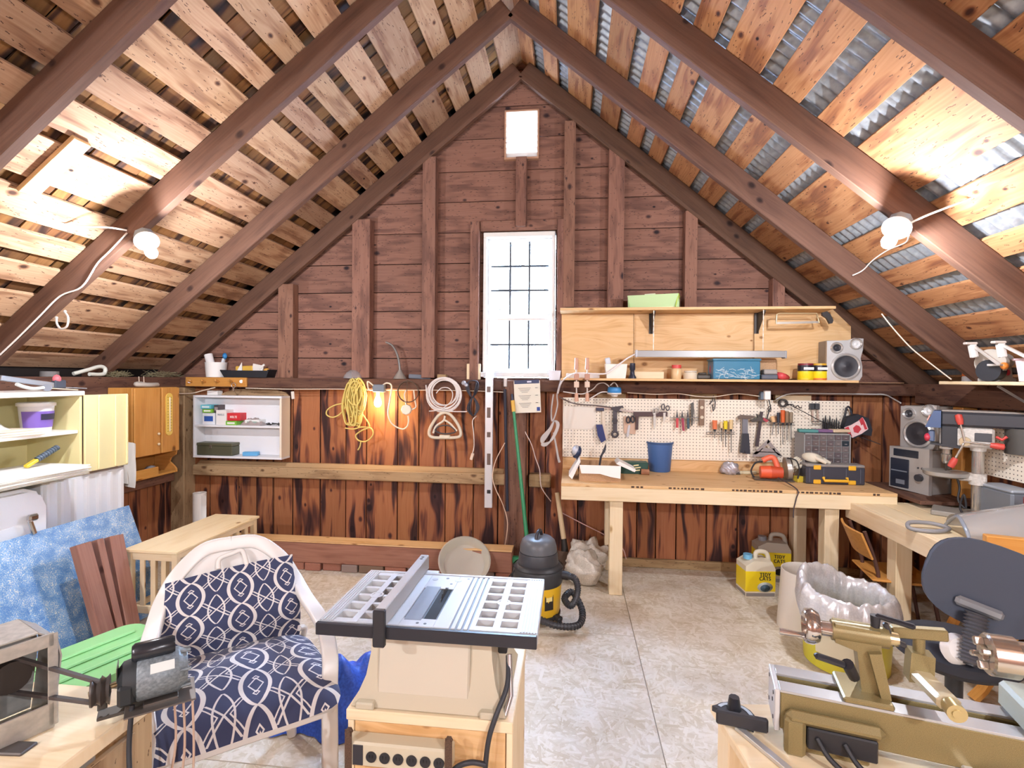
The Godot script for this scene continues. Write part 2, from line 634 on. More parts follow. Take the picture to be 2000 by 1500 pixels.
	mottled("snow", 0xe4e8ee, 0xf2f4f7, 0.03, 1.0, 0.9, 0.0, 36)
	mottled("bark", 0x4f4842, 0x6e665e, 0.05, 6.0, 0.9, 0.0, 37)
	var nf := noise(51, 0.085, 2)
	var nl := noise(52, 0.012, 2)
	pattern("floral", 512, 512, func(x, y):
		var a := absf(nf.get_noise_2d(x, y))
		var k := nl.get_noise_2d(x, y)
		var base := col(0x4a7cb4).lerp(col(0x7ba4cc), clampf(0.5 + k * 0.8, 0, 1))
		return base.lerp(col(0xdfdcc8), smoothstep(0.13, 0.07, a) * clampf(0.8 + k * 1.0, 0.45, 0.95)), 0.4, Vector3(1, 1, 1))
	pattern("trellis", 512, 512, trellis, 0.85)
	M.trellis.rim_enabled = true
	M.trellis.rim = 0.25
# white lattice of ogees and squares on navy
func trellis(x: int, y: int) -> Color:
	var u := x / 512.0
	var v := y / 512.0
	var ink := false
	# bold pointed ovals with a diamond inside, thin ovals between, straight bands crossing the corners
	var a := fposmod(u, 1.0) - 0.5
	var b := fposmod(v, 1.0) - 0.5
	var w := 0.25 * pow(maxf(cos(b * PI), 0.0), 0.62)
	if absf(absf(a) - w) < 0.036:
		ink = true
	if absf(absf(a) / 0.13 + absf(b) / 0.21 - 1.0) < 0.11:
		ink = true
	for s in [-0.23, 0.23]:
		if absf(absf(a) + absf(b - s) - 0.055) < 0.015:
			ink = true
	var c := fposmod(u + 0.5, 1.0) - 0.5
	var d := fposmod(v + 0.5, 1.0) - 0.5
	w = 0.16 * pow(maxf(cos(d * PI * 1.1), 0.0), 0.8)
	if absf(absf(c) - w) < 0.017 and absf(d) < 0.45:
		ink = true
	if absf(absf(c) - absf(d) * 0.9) < 0.02 and absf(d) < 0.27 or absf(absf(c) - absf(d) * 0.9 - 0.09) < 0.014 and absf(d) < 0.24:
		ink = true
	return col(0xd6d3d0) if ink else col(0x343c5c)

# ---------------------------------------------------------------- the room
const RX := -0.43          # ridge
const RY := 3.957          # underside of the rafters at the ridge
const ML := 0.80           # roof slope, rise over run
const MR := 0.83
const XL := -3.50
const XR := 2.64
const ZB := 7.3

func slope_frame(left: bool) -> Basis:
	# x down the slope, y out through the roof, z towards the viewer
	var m := ML if left else MR
	var d := Vector3(-1 if left else 1, -m, 0).normalized()
	var up := Vector3(-m if left else m, 1, 0).normalized()
	return Basis(d, up, d.cross(up))
func at_slope(left: bool, s: float, h: float, z: float) -> Vector3:
	var b := slope_frame(left)
	return Vector3(RX, RY, z) + b.x * s + b.y * h

func roof_side(left: bool) -> void:
	var roof := structure("ceiling" if left else "ceiling_001")
	tag(roof, "pale spaced roof boards with wooden shingles showing in the gaps" if left else "brown spaced roof boards with corrugated metal showing in the gaps")
	var b := slope_frame(left)
	var m := ML if left else MR
	var run: float = (RX - XL if left else XR - RX) + 0.22
	var length := run * sqrt(1 + m * m)
	# rafters: 5 by 14.5 cm, 80 cm apart
	for k in 10:
		var z := 0.1 if k == 0 else 0.8 * k
		var g := wd(0.8, 1.05)
		g.box(at_slope(left, length * 0.5, 0.0725, z - 0.025), Vector3(length + 0.06, 0.145, 0.05), b, 0.004, 0)
		put(g, "rafter", M.rafter, roof)
	# spaced boards on top of the rafters
	var s := -0.135
	var gaps := []
	var k2 := 0
	while s < length - 0.1:
		var w: float = [0.15, 0.21, 0.14, 0.24, 0.17, 0.13, 0.19][(k2 * 3 + (1 if left else 4)) % 7] + rng.randf_range(-0.015, 0.015)
		if not left and k2 == 9:
			w = 0.34
		var gap := rng.randf_range(0.06, 0.085) if left else rng.randf_range(0.075, 0.11)
		var z := 0.0
		while z < ZB:
			var l: float = 0.8 * rng.randi_range(2, 4) if z < 3.0 else 4.4
			if z == 0.0:
				l += rng.randi_range(0, 2) * 0.8 - 0.02
			var e := minf(ZB, z + l)
			var g := wd(0.66, 1.14)
			var ww := w + rng.randf_range(-0.008, 0.008)
			g.box(at_slope(left, s + w * 0.5, 0.156 + rng.randf() * 0.002, (z + e) * 0.5), Vector3(ww, 0.02, e - z - 0.004), b, 0.002, 2)
			put(g, "roof_board", M.roofpale if left else M.roofred, roof)
			z = e
		gaps.append([s + w, gap])
		s += w + gap
		k2 += 1
	if left:
		shingles(roof, b, gaps)
	else:
		for j in 12:
			var g := mb()
			var z0 := j * 0.64 - 0.05
			g.sheet(80, 1, func(u, v): return at_slope(false, v * (length + 0.1), 0.183 + 0.010 * sin(u * TAU * 10.0) + 0.004 * (j % 2), z0 + 0.68 * u))
			put(g, "metal_sheet", M.galv, roof)
	# felt and deck over everything
	var g2 := mb()
	g2.box(at_slope(left, length * 0.5, 0.26, ZB * 0.5), Vector3(length + 0.4, 0.06, ZB + 0.4), b)
	put(g2, "roof_deck", mat(0x241d1a, 0.9), roof)

func shingles(roof: Node3D, b: Basis, gaps: Array) -> void:
	var all := []
	for gp in gaps:
		var z := 0.12
		while z < ZB - 0.1:
			var w := rng.randf_range(0.05, 0.15)
			all.append([gp[0] + gp[1] * 0.5, gp[1] + 0.05, z, w])
			z += w + 0.009
	var near := all.duplicate()
	near = near.filter(func(e): return e[2] > 0.5 and e[2] < 2.95 and (e[0] > 0.6 or e[2] < 1.9))
	near.sort_custom(func(p, q): return p[2] > q[2])
	var own := {}
	for k in mini(300, near.size()):
		own[near[k]] = true
	var rest := mb()
	for e in all:
		var kk := rng.randf_range(0.4, 1.35)
		var tint := Color(kk, kk * rng.randf_range(0.9, 1.02), kk * rng.randf_range(0.8, 1.0))
		var at := at_slope(true, e[0], 0.175 + rng.randf_range(0.0, 0.008), e[2] + e[3] * 0.5)
		var bb := b.rotated(b.z, rng.randf_range(-0.05, 0.05))
		if own.has(e):
			var g := mb(tint, Vector2(rng.randf(), rng.randf_range(0, 0.7)))
			g.box(at, Vector3(e[1], 0.008, e[3]), bb, 0.0, 0)
			put(g, "shingle", M.shingle, roof)
		else:
			rest.tint = tint
			rest.uo = Vector2(rng.randf(), rng.randf_range(0, 0.7))
			rest.box(at, Vector3(e[1], 0.008, e[3]), bb, 0.0, 0)
	var o := put(rest, "shingle_rows", M.shingle, roof)
	o.set_meta("kind", "stuff")

func wall_back() -> void:
	var w := structure("wall_back")
	# vertical planks below the tie beam; the joints are read off the photograph
	var joints := [340, 375, 410, 465, 502, 534, 571, 625, 675, 715, 776, 817, 869, 924, 972, 1003, 1032, 1064, 1128, 1185, 1244, 1281, 1321, 1380, 1441, 1505, 1562, 1612, 1662, 1721, 1775, 1815]
	for k in joints.size() - 1:
		var a := pz(joints[k], 1000, 0).x + 0.004
		var e := pz(joints[k + 1], 1000, 0).x - 0.004
		var g := wd(0.75, 1.1)
		g.box(Vector3((a + e) * 0.5, 0.73, -0.012 + rng.randf_range(-0.003, 0.003)), Vector3(e - a, 1.46, 0.024), Basis.IDENTITY, 0.003, 1)
		put(g, "plank", M.plank, w)
	# horizontal boards of the gable, cut round the window and the vent
	var ys := [90, 150, 218, 278, 340, 398, 457, 516, 571, 608, 643, 700, 752]
	var tri := PackedVector2Array([Vector2(RX, RY + 0.2), Vector2(XL - 0.05, RY + 0.2 - (RX - XL + 0.05) * ML), Vector2(XL - 0.05, 1.42), Vector2(XR + 0.05, 1.42), Vector2(XR + 0.05, RY + 0.2 - (XR + 0.05 - RX) * MR)])
	var hole := PackedVector2Array([Vector2(-0.735, 1.53), Vector2(-0.135, 1.53), Vector2(-0.135, 2.735), Vector2(-0.735, 2.735)])
	var vent := PackedVector2Array([Vector2(-0.565, 3.345), Vector2(-0.285, 3.345), Vector2(-0.285, 3.735), Vector2(-0.565, 3.735)])
	for k in ys.size() - 1:
		var top := pz(800, ys[k], 0).y - 0.004
		var low := pz(800, ys[k + 1], 0).y + 0.003
		if k == 0:
			top = RY + 0.3
		var pieces: Array = Geometry2D.intersect_polygons(PackedVector2Array([Vector2(XL - 0.1, low), Vector2(XR + 0.1, low), Vector2(XR + 0.1, top), Vector2(XL - 0.1, top)]), tri)
		for cut in [hole, vent]:
			var left := []
			for p in pieces:
				# a slit opens a ring so that clipping leaves plain outlines
				for half in [PackedVector2Array([Vector2(-9, -9), Vector2(cut[0].x, -9), Vector2(cut[0].x, 9), Vector2(-9, 9)]), PackedVector2Array([Vector2(cut[0].x, -9), Vector2(cut[1].x, -9), Vector2(cut[1].x, 9), Vector2(cut[0].x, 9)]), PackedVector2Array([Vector2(cut[1].x, -9), Vector2(9, -9), Vector2(9, 9), Vector2(cut[1].x, 9)])]:
					if top < cut[0].y or low > cut[2].y:
						if half[0].x == -9.0:
							left.append(p)
						continue
					for q in Geometry2D.intersect_polygons(p, half):
						if half[0].x == cut[0].x:
							left.append_array(Geometry2D.clip_polygons(q, cut))
						else:
							left.append(q)
			pieces = left
		var tone := rng.randf_range(0.85, 1.12)
		for p in pieces:
			var g := mb(Color(tone, tone, tone), Vector2(rng.randf(), rng.randf()))
			g.prism(p, 0.022, Transform3D(Basis.IDENTITY, Vector3(0, 0, -0.022 + rng.randf_range(-0.002, 0.002))))
			put(g, "gable_board", M.gable, w)
	# outer skin behind the boards, with the same two openings
	var m := mat(0x1d1512, 0.95)
	var g := mb()
	var zz := -0.07
	g.box(Vector3(-0.43, 0.6, zz), Vector3(6.8, 1.86, 0.06))
	g.box(Vector3((-4.0 - 0.735) * 0.5, 2.13, zz), Vector3(4.0 - 0.735, 1.21, 0.06))
	g.box(Vector3((3.1 - 0.135) * 0.5, 2.13, zz), Vector3(3.1 + 0.135, 1.21, 0.06))
	g.box(Vector3(-0.43, 3.04, zz), Vector3(6.8, 0.61, 0.06))
	g.box(Vector3((-4.0 - 0.565) * 0.5, 3.54, zz), Vector3(4.0 - 0.565, 0.39, 0.06))
	g.box(Vector3((3.1 - 0.285) * 0.5, 3.54, zz), Vector3(3.1 + 0.285, 0.39, 0.06))
	g.box(Vector3(-0.43, 4.1, zz), Vector3(6.8, 0.74, 0.06))
	put(g, "outer_skin", m, w)
	# studs of the gable: pixel columns, top and bottom rows
	for st in [[543, 572, 566, 738], [687, 722, 440, 738], [824, 850, 318, 738], [1007, 1028, 318, 442], [1101, 1123, 248, 600], [1188, 1219, 300, 600], [1337, 1361, 424, 745], [1508, 1532, 556, 745]]:
		var a := pz(st[0], (st[2] + st[3]) * 0.5, 0.09)
		var e := pz(st[1], (st[2] + st[3]) * 0.5, 0.09)
		var xm := (a.x + e.x) * 0.5
		var top := minf(RY - absf(xm - RX) * (ML if xm < RX else MR) + 0.06, pz(st[0], st[2], 0.09).y + 0.05)
		var low := pz(st[0], st[3], 0.09).y
		var q := wd(0.85, 1.1)
		q.box(Vector3(xm, (top + low) * 0.5, 0.047), Vector3(e.x - a.x, top - low, 0.09), Basis.IDENTITY, 0.003, 1)
		put(q, "stud", M.gable, w)
	for st in [[-0.80, 0.075, 1.51, 2.82], [-0.085, 0.07, 1.51, 2.82]]:
		var q := wd(0.8, 1.0)
		q.box(Vector3(st[0], (st[2] + st[3]) * 0.5, 0.045), Vector3(st[1], st[3] - st[2], 0.085), Basis.IDENTITY, 0.003, 1)
		put(q, "trimmer", M.gable, w)
	var hd := wd(0.8, 1.0)
	hd.box(Vector3(-0.44, 2.785, 0.03), Vector3(0.64, 0.085, 0.055), Basis.IDENTITY, 0.003, 0)
	put(hd, "header", M.gable, w)

func beams() -> void:
	# tie beam along the back wall, split at the post
	var t := structure("trim_1")
	tag(t, "dark timber tie beam along the back wall")
	var g := wd(0.95, 1.05)
	g.box(Vector3((XL - 0.56) * 0.5, 1.468, 0.06), Vector3(-0.56 - XL, 0.088, 0.118), Basis.IDENTITY, 0.006, 0)
	put(g, "beam", M.beam, t)
	g = wd(0.95, 1.05)
	g.box(Vector3((-0.56 + XR) * 0.5, 1.464, 0.06), Vector3(XR + 0.56, 0.092, 0.118), Basis.IDENTITY, 0.006, 0)
	put(g, "beam", M.beam, t)
	# girt half way up the left part of the wall, its upper edge waney
	t = structure("trim_2")
	tag(t, "waney timber girt half way up the plank wall")
	var x0 := pz(378, 920, 0.1).x
	var x1 := pz(990, 925, 0.1).x
	g = wd(1.0, 1.05)
	g.tint = Color(1.25, 1.2, 1.1)
	g.box(Vector3((x0 + x1) * 0.5, 0.695, 0.06), Vector3(x1 - x0, 0.09, 0.118), Basis.IDENTITY, 0.008, 0)
	g.box(Vector3((x0 + x1) * 0.5, 0.735, 0.045), Vector3(x1 - x0, 0.075, 0.088), Basis(Vector3.RIGHT, 0.0), 0.03, 0)
	put(g, "girt", M.greyed, t)
	g = wd(0.8, 0.9)
	var p0 := pz(1033, 932, 0.1)
	var p1 := pz(1075, 932, 0.1)
	g.box(Vector3((p0.x + p1.x) * 0.5, 0.69, 0.05), Vector3(p1.x - p0.x, 0.105, 0.1), Basis.IDENTITY, 0.008, 0)
	put(g, "girt_block", M.greyed, t)
	# posts
	t = structure("trim_3")
	tag(t, "dark timber post between the planks")
	g = wd(0.75, 0.85)
	var a := pz(985, 900, 0.14)
	var e := pz(1026, 900, 0.14)
	g.box(Vector3((a.x + e.x) * 0.5, 0.76, 0.07), Vector3(e.x - a.x, 1.5, 0.14), Basis.IDENTITY, 0.006, 1)
	put(g, "post", M.gable, t)
	t = structure("trim_4")
	tag(t, "weathered grey corner post")
	g = wd(0.9, 1.0)
	g.box(Vector3(-3.425, 0.71, 0.07), Vector3(0.13, 1.42, 0.14), Basis.IDENTITY, 0.006, 1)
	put(g, "post", M.greyed, t)
	# plates along the side walls
	for sd in [-1, 1]:
		t = structure("trim_5" if sd < 0 else "trim_6")
		tag(t, "timber wall plate along the " + ("shelf cupboard side" if sd < 0 else "drill press side"))
		g = wd(0.9, 1.0)
		g.tint = Color(1.15, 1.15, 1.15)
		var xx := XL + 0.045 if sd < 0 else XR - 0.045
		g.box(Vector3(xx, 1.4375, ZB * 0.5 + 0.06), Vector3(0.09, 0.145, ZB - 0.12), Basis.IDENTITY, 0.006, 2)
		put(g, "plate", M.beam, t)
	# low curb timber on bricks before the left half of the back wall
	t = structure("trim_7")
	tag(t, "low reddish curb timber on bricks along the plank wall")
	a = pz(440, 1080, 0.46)
	e = pz(1000, 1085, 0.46)
	g = wd(1.0, 1.05)
	g.tint = Color(1.1, 0.95, 0.9)
	g.box(Vector3((a.x + e.x) * 0.5, 0.14, 0.40), Vector3(e.x - a.x, 0.16, 0.12), Basis.IDENTITY, 0.006, 0)
	put(g, "curb", M.redwood, t)
	g = wd(1.0, 1.05)
	g.box(Vector3((a.x + e.x) * 0.5, 0.226, 0.395), Vector3(e.x - a.x, 0.012, 0.135), Basis.IDENTITY, 0.002, 0)
	put(g, "curb_cap", M.ply, t)
	var x := a.x + 0.01
	while x < e.x - 0.02:
		var l := minf(rng.randf_range(0.13, 0.21), e.x - x)
		g = mb()
		g.box(Vector3(x + l * 0.5, 0.03, 0.40 + rng.randf_range(-0.01, 0.01)), Vector3(l - 0.012, 0.06, 0.11), Basis.IDENTITY, 0.006)
		put(g, "brick", [M.brick, mat(0x8b7a72, 0.9), mat(0x77604f, 0.9), M.brick][rng.randi() % 4], t)
		x += l
	# base plank at the right part of the back wall
	t = structure("baseboard_back")
	a = pz(1215, 1100, 0.03)
	g = wd(0.9, 1.0)
	g.box(Vector3((a.x + XR) * 0.5, 0.035, 0.015), Vector3(XR - a.x, 0.07, 0.03), Basis.IDENTITY, 0.004, 0)
	put(g, "baseboard", M.greyed, t)

func side_walls() -> void:
	for sd in [-1, 1]:
		var w := structure("wall_left" if sd < 0 else "wall_right")
		var xx := XL if sd < 0 else XR
		var z := 0.0
		while z < ZB:
			var l := rng.randf_range(0.17, 0.26)
			var g := wd(0.75, 1.1)
			g.box(Vector3(xx + sd * 0.012, 0.74, z + l * 0.5), Vector3(0.024, 1.48, l - 0.006), Basis.IDENTITY, 0.003, 1)
			put(g, "plank", M.plank, w)
			z += l
		var g2 := mb()
		g2.box(Vector3(xx + sd * 0.07, 0.72, ZB * 0.5), Vector3(0.06, 1.58, ZB + 0.2)).box(Vector3(xx + sd * 0.19, 1.6, ZB * 0.5), Vector3(0.06, 0.5, ZB + 0.2)).box(Vector3(xx + sd * 0.12, 1.49, ZB * 0.5), Vector3(0.16, 0.03, ZB + 0.2))
		put(g2, "outer_skin", mat(0x1d1512, 0.95), w)
		var k := 0
		for zz in ([0.85, 1.65, 2.45] if sd < 0 else [0.55, 1.13, 1.75, 2.45]):
			var g := wd(0.9, 1.1)
			g.box(Vector3(xx - sd * 0.045, 0.68, zz), Vector3(0.09, 1.36, 0.09), Basis.IDENTITY, 0.004, 1)
			put(g, "stud", M.oak if sd > 0 and k == 0 else M.gable, w)
			k += 1
		var g3 := wd(0.9, 1.0)
		g3.box(Vector3(xx - sd * 0.05, 0.665, 3.9), Vector3(0.1, 0.1, 7.4), Basis.IDENTITY, 0.004, 2)
		put(g3, "girt", M.gable, w)
	var f := structure("wall_front")
	var x := XL
	while x < XR:
		var l := rng.randf_range(0.2, 0.28)
		var top := RY + 0.2 - absf(x + l * 0.5 - RX) * 0.83
		var g := wd(0.8, 1.1)
		g.box(Vector3(x + l * 0.5, top * 0.5, ZB + 0.012), Vector3(l - 0.006, top, 0.024), Basis.IDENTITY, 0.003, 1)
		put(g, "plank", M.plank, f)
		x += l
	var gs := mb()
	gs.box(Vector3(-0.43, 2.0, ZB + 0.07), Vector3(6.8, 4.9, 0.06))
	put(gs, "outer_skin", mat(0x1d1512, 0.95), f)

func floor_boards() -> void:
	var f := structure("floor")
	var x0 := 0.39 - 1.22 * 4
	for i in 7:
		var z := -0.05 - (1.22 if i % 2 else 0.0)
		while z < ZB + 0.1:
			var z1 := minf(z + 2.44, ZB + 0.1)
			var zs := maxf(z, -0.05)
			var a := maxf(x0 + i * 1.22, XL - 0.1)
			var e := minf(x0 + (i + 1) * 1.22, XR + 0.1)
			if e > a and z1 - zs > 0.05:
				var k := rng.randf_range(0.94, 1.04)
				var g := mb(Color(k, k, k), Vector2(rng.randf(), rng.randf()))
				g.us = Vector2(1 / 1.22, 1 / 1.22)
				g.box(Vector3((a + e) * 0.5, -0.009, (zs + z1) * 0.5), Vector3(e - a - 0.003, 0.018, z1 - zs - 0.003), Basis.IDENTITY, 0.0015, 0)
				put(g, "floor_panel", M.strand, f)
			z += 2.44
	var g2 := mb()
	g2.box(Vector3(-0.43, -0.08, ZB * 0.5), Vector3(6.6, 0.12, ZB + 0.4))
	put(g2, "joists", mat(0x3a2a20, 0.95), f)

func window() -> void:
	var w := structure("window_1")
	tag(w, "tall narrow two sash window in the gable wall")
	var white := mat(0xe6e4de, 0.5)
	var bar := mat(0x3c424a, 0.6)
	var x0 := -0.732
	var x1 := -0.138
	var y0 := 1.535
	var y1 := 2.732
	for q in [[Vector3((x0 + x1) * 0.5, y1 - 0.02, 0), Vector3(x1 - x0, 0.04, 0.11)], [Vector3((x0 + x1) * 0.5, y0 + 0.02, 0.02), Vector3(x1 - x0 + 0.02, 0.04, 0.15)], [Vector3(x0 + 0.014, (y0 + y1) * 0.5, 0), Vector3(0.028, y1 - y0 - 0.08, 0.11)], [Vector3(x1 - 0.014, (y0 + y1) * 0.5, 0), Vector3(0.028, y1 - y0 - 0.08, 0.11)]]:
		put(mb().box(q[0], q[1], Basis.IDENTITY, 0.004), "frame", white, w)
	var meet := pz(1015, 621, 0).y
	for sash in [[meet, y1 - 0.04, -0.03, 3], [y0 + 0.04, meet, 0.0, 2]]:
		var s := mb()
		var a: float = x0 + 0.028
		var e: float = x1 - 0.028
		var lo: float = sash[0]
		var hi: float = sash[1]
		var z: float = sash[2]
		s.box(Vector3((a + e) * 0.5, lo + 0.016, z), Vector3(e - a, 0.032, 0.03), Basis.IDENTITY, 0.003)
		s.box(Vector3((a + e) * 0.5, hi - 0.012, z), Vector3(e - a, 0.024, 0.03), Basis.IDENTITY, 0.003)
		s.box(Vector3(a + 0.014, (lo + hi) * 0.5, z), Vector3(0.028, hi - lo - 0.05, 0.03), Basis.IDENTITY, 0.003)
		s.box(Vector3(e - 0.014, (lo + hi) * 0.5, z), Vector3(0.028, hi - lo - 0.05, 0.03), Basis.IDENTITY, 0.003)
		var so := put(s, "sash", white, w)
		a += 0.028
		e -= 0.028
		lo += 0.032
		hi -= 0.024
		var rows: int = sash[3]
		for k in range(1, 3):
			put(mb().box(Vector3(lerpf(a, e, k / 3.0), (lo + hi) * 0.5, z), Vector3(0.017, hi - lo, 0.016)), "muntin", bar, so)
		for k in range(1, rows):
			put(mb().box(Vector3((a + e) * 0.5, lerpf(lo, hi, float(k) / rows), z), Vector3(e - a, 0.017, 0.014)), "muntin", bar, so)
		for i in 3:
			for j in rows:
				put(mb().box(Vector3(lerpf(a, e, (i + 0.5) / 3.0), lerpf(lo, hi, (j + 0.5) / rows), z), Vector3((e - a) / 3 - 0.018, (hi - lo) / rows - 0.018, 0.002)), "pane", M.glass, so)
	# louvred vent near the ridge
	var v := thing("louvre_vent", "white slatted louvre vent high in the gable wall", "vent")
	put(mb().box(Vector3(-0.562, 3.54, 0.0), Vector3(0.012, 0.40, 0.05)).box(Vector3(-0.288, 3.54, 0.0), Vector3(0.012, 0.40, 0.05)).box(Vector3(-0.425, 3.738, 0.0), Vector3(0.285, 0.014, 0.05)).box(Vector3(-0.425, 3.344, 0.005), Vector3(0.285, 0.016, 0.06)), "frame", mat(0xb98f72, 0.6), v)
	for k in 8:
		put(mb().box(Vector3(-0.425, 3.375 + k * 0.0475, -0.008), Vector3(0.262, 0.056, 0.004), Basis(Vector3.RIGHT, 0.5)), "slat", M.louvre, v)

func outside() -> void:
	# a snowy slope and leaning bare trees beyond the window
	single(mb().box(Vector3(0, -3.1, -40), Vector3(120, 0.2, 78)), "snowy_ground", M.snow, "pale snowy ground outside the gable window", "ground")
	for q in [[[962, 640], [972, 600], [990, 555], [1013, 505], [1021, 470], 0.16, 0.05], [[998, 570], [1010, 548], [1021, 520], [1030, 500], [1042, 470], 0.055, 0.02]]:
		var path := [pz(940, 735, -6.0)]
		for k in 5:
			path.append(pz(q[k][0], q[k][1], -6.0))
		path[0].y = -3.0
		if q[5] < 0.1:
			path.remove_at(0)
			path.insert(0, pz(985, 600, -6.0))
			path.insert(0, pz(969, 622, -6.0))
		var g := mb().tube(curve(path, 5), q[5], 9, false, q[6])
		for k in 5:
			var s: Vector3 = path[path.size() - 1 - k % 3]
			g.tube([s, s + Vector3(rng.randf_range(-0.3, 0.4), 0.5, 0), s + Vector3(rng.randf_range(-0.5, 0.7), 1.1, 0.1)], q[6] * 0.5, 5, false, 0.006)
		single(g, "bare_tree", M.bark, "thick leaning tree trunk seen through the gable window" if q[5] > 0.1 else "thin leaning tree stem seen through the gable window", "tree")

# ---------------------------------------------------------------- lamps
func bulb_light(at: Vector3, energy: float, h: int, parent: Node) -> void:
	var l := OmniLight3D.new()
	l.name = "light"
	l.position = at
	l.light_energy = energy
	l.light_color = col(h)
	l.light_size = 0.03
	l.omni_range = 14.0
	l.omni_attenuation = 2.0
	l.shadow_enabled = true
	parent.add_child(l, true)
func ceiling_lamp(base: Vector3, dir: Vector3, energy: float, label: String) -> Node3D:
	var t := thing("ceiling_lamp", label, "lamp", "bare bulb lamps on the rafters")
	var x := dir.cross(Vector3(0, 0, 1)).normalized()
	var xf := Transform3D(Basis(x, dir, x.cross(dir)), base)
	put(mb().lathe([Vector2(0, 0), Vector2(0.052, 0), Vector2(0.052, 0.05), Vector2(0, 0.05)], 8, xf), "junction_box", mat(0x7d8890, 0.5, 0.4), t)
	put(mb().lathe([Vector2(0, 0.05), Vector2(0.06, 0.05), Vector2(0.06, 0.058), Vector2(0.045, 0.075), Vector2(0.026, 0.082), Vector2(0.024, 0.105), Vector2(0.016, 0.105), Vector2(0.016, 0.08), Vector2(0, 0.08)], 24, xf), "lampholder", mat(0xefefec, 0.3), t)
	put(mb().lathe([Vector2(0, 0.084), Vector2(0.013, 0.09), Vector2(0.014, 0.11), Vector2(0.022, 0.125), Vector2(0.030, 0.145), Vector2(0.031, 0.165), Vector2(0.024, 0.185), Vector2(0.012, 0.196), Vector2(0, 0.198)], 18, xf), "bulb", M.bulb, t)
	bulb_light(xf * Vector3(0, 0.155, 0), energy, 0xf4f6ff, t)
	return t
func lamps() -> void:
	M.bulb = glow(0xfff6e8, 14.0)
	M.warmbulb = glow(0xffe2b0, 8.0)
	M.bluebox = clear(0x3f86a8, 0.75, 0.3)
	M.visor = clear(0xb9b6b4, 0.5, 0.12)
	M.frost = clear(0xc8ccd0, 0.35, 0.1)
	var dl := Vector3(0.55, -0.62, 0.35).normalized()
	var dr := Vector3(-0.5, -0.62, 0.4).normalized()
	var bl := pz(295, 492, 1.72)
	var br := pz(1737, 470, 1.72)
	ceiling_lamp(bl - dl * 0.155, dl, EL, "bare lit bulb on the pale boarded roof side, white cable to it")
	ceiling_lamp(br - dr * 0.155, dr, EL, "bare lit bulb on the corrugated metal roof side")
	# the same pair of lamps further back in the room, behind the viewer
	for z in [4.92, 6.5]:
		ceiling_lamp(Vector3(bl.x, bl.y, z) - dl * 0.155, dl, EB, "bare bulb on the pale roof side, " + ("second" if z < 5 else "third") + " along from the gable window")
		ceiling_lamp(Vector3(br.x, br.y, z) - dr * 0.155, dr, EB, "bare bulb on the metal roof side, " + ("second" if z < 5 else "third") + " along from the gable window")
const EL := 1.4
const EB := 3.3

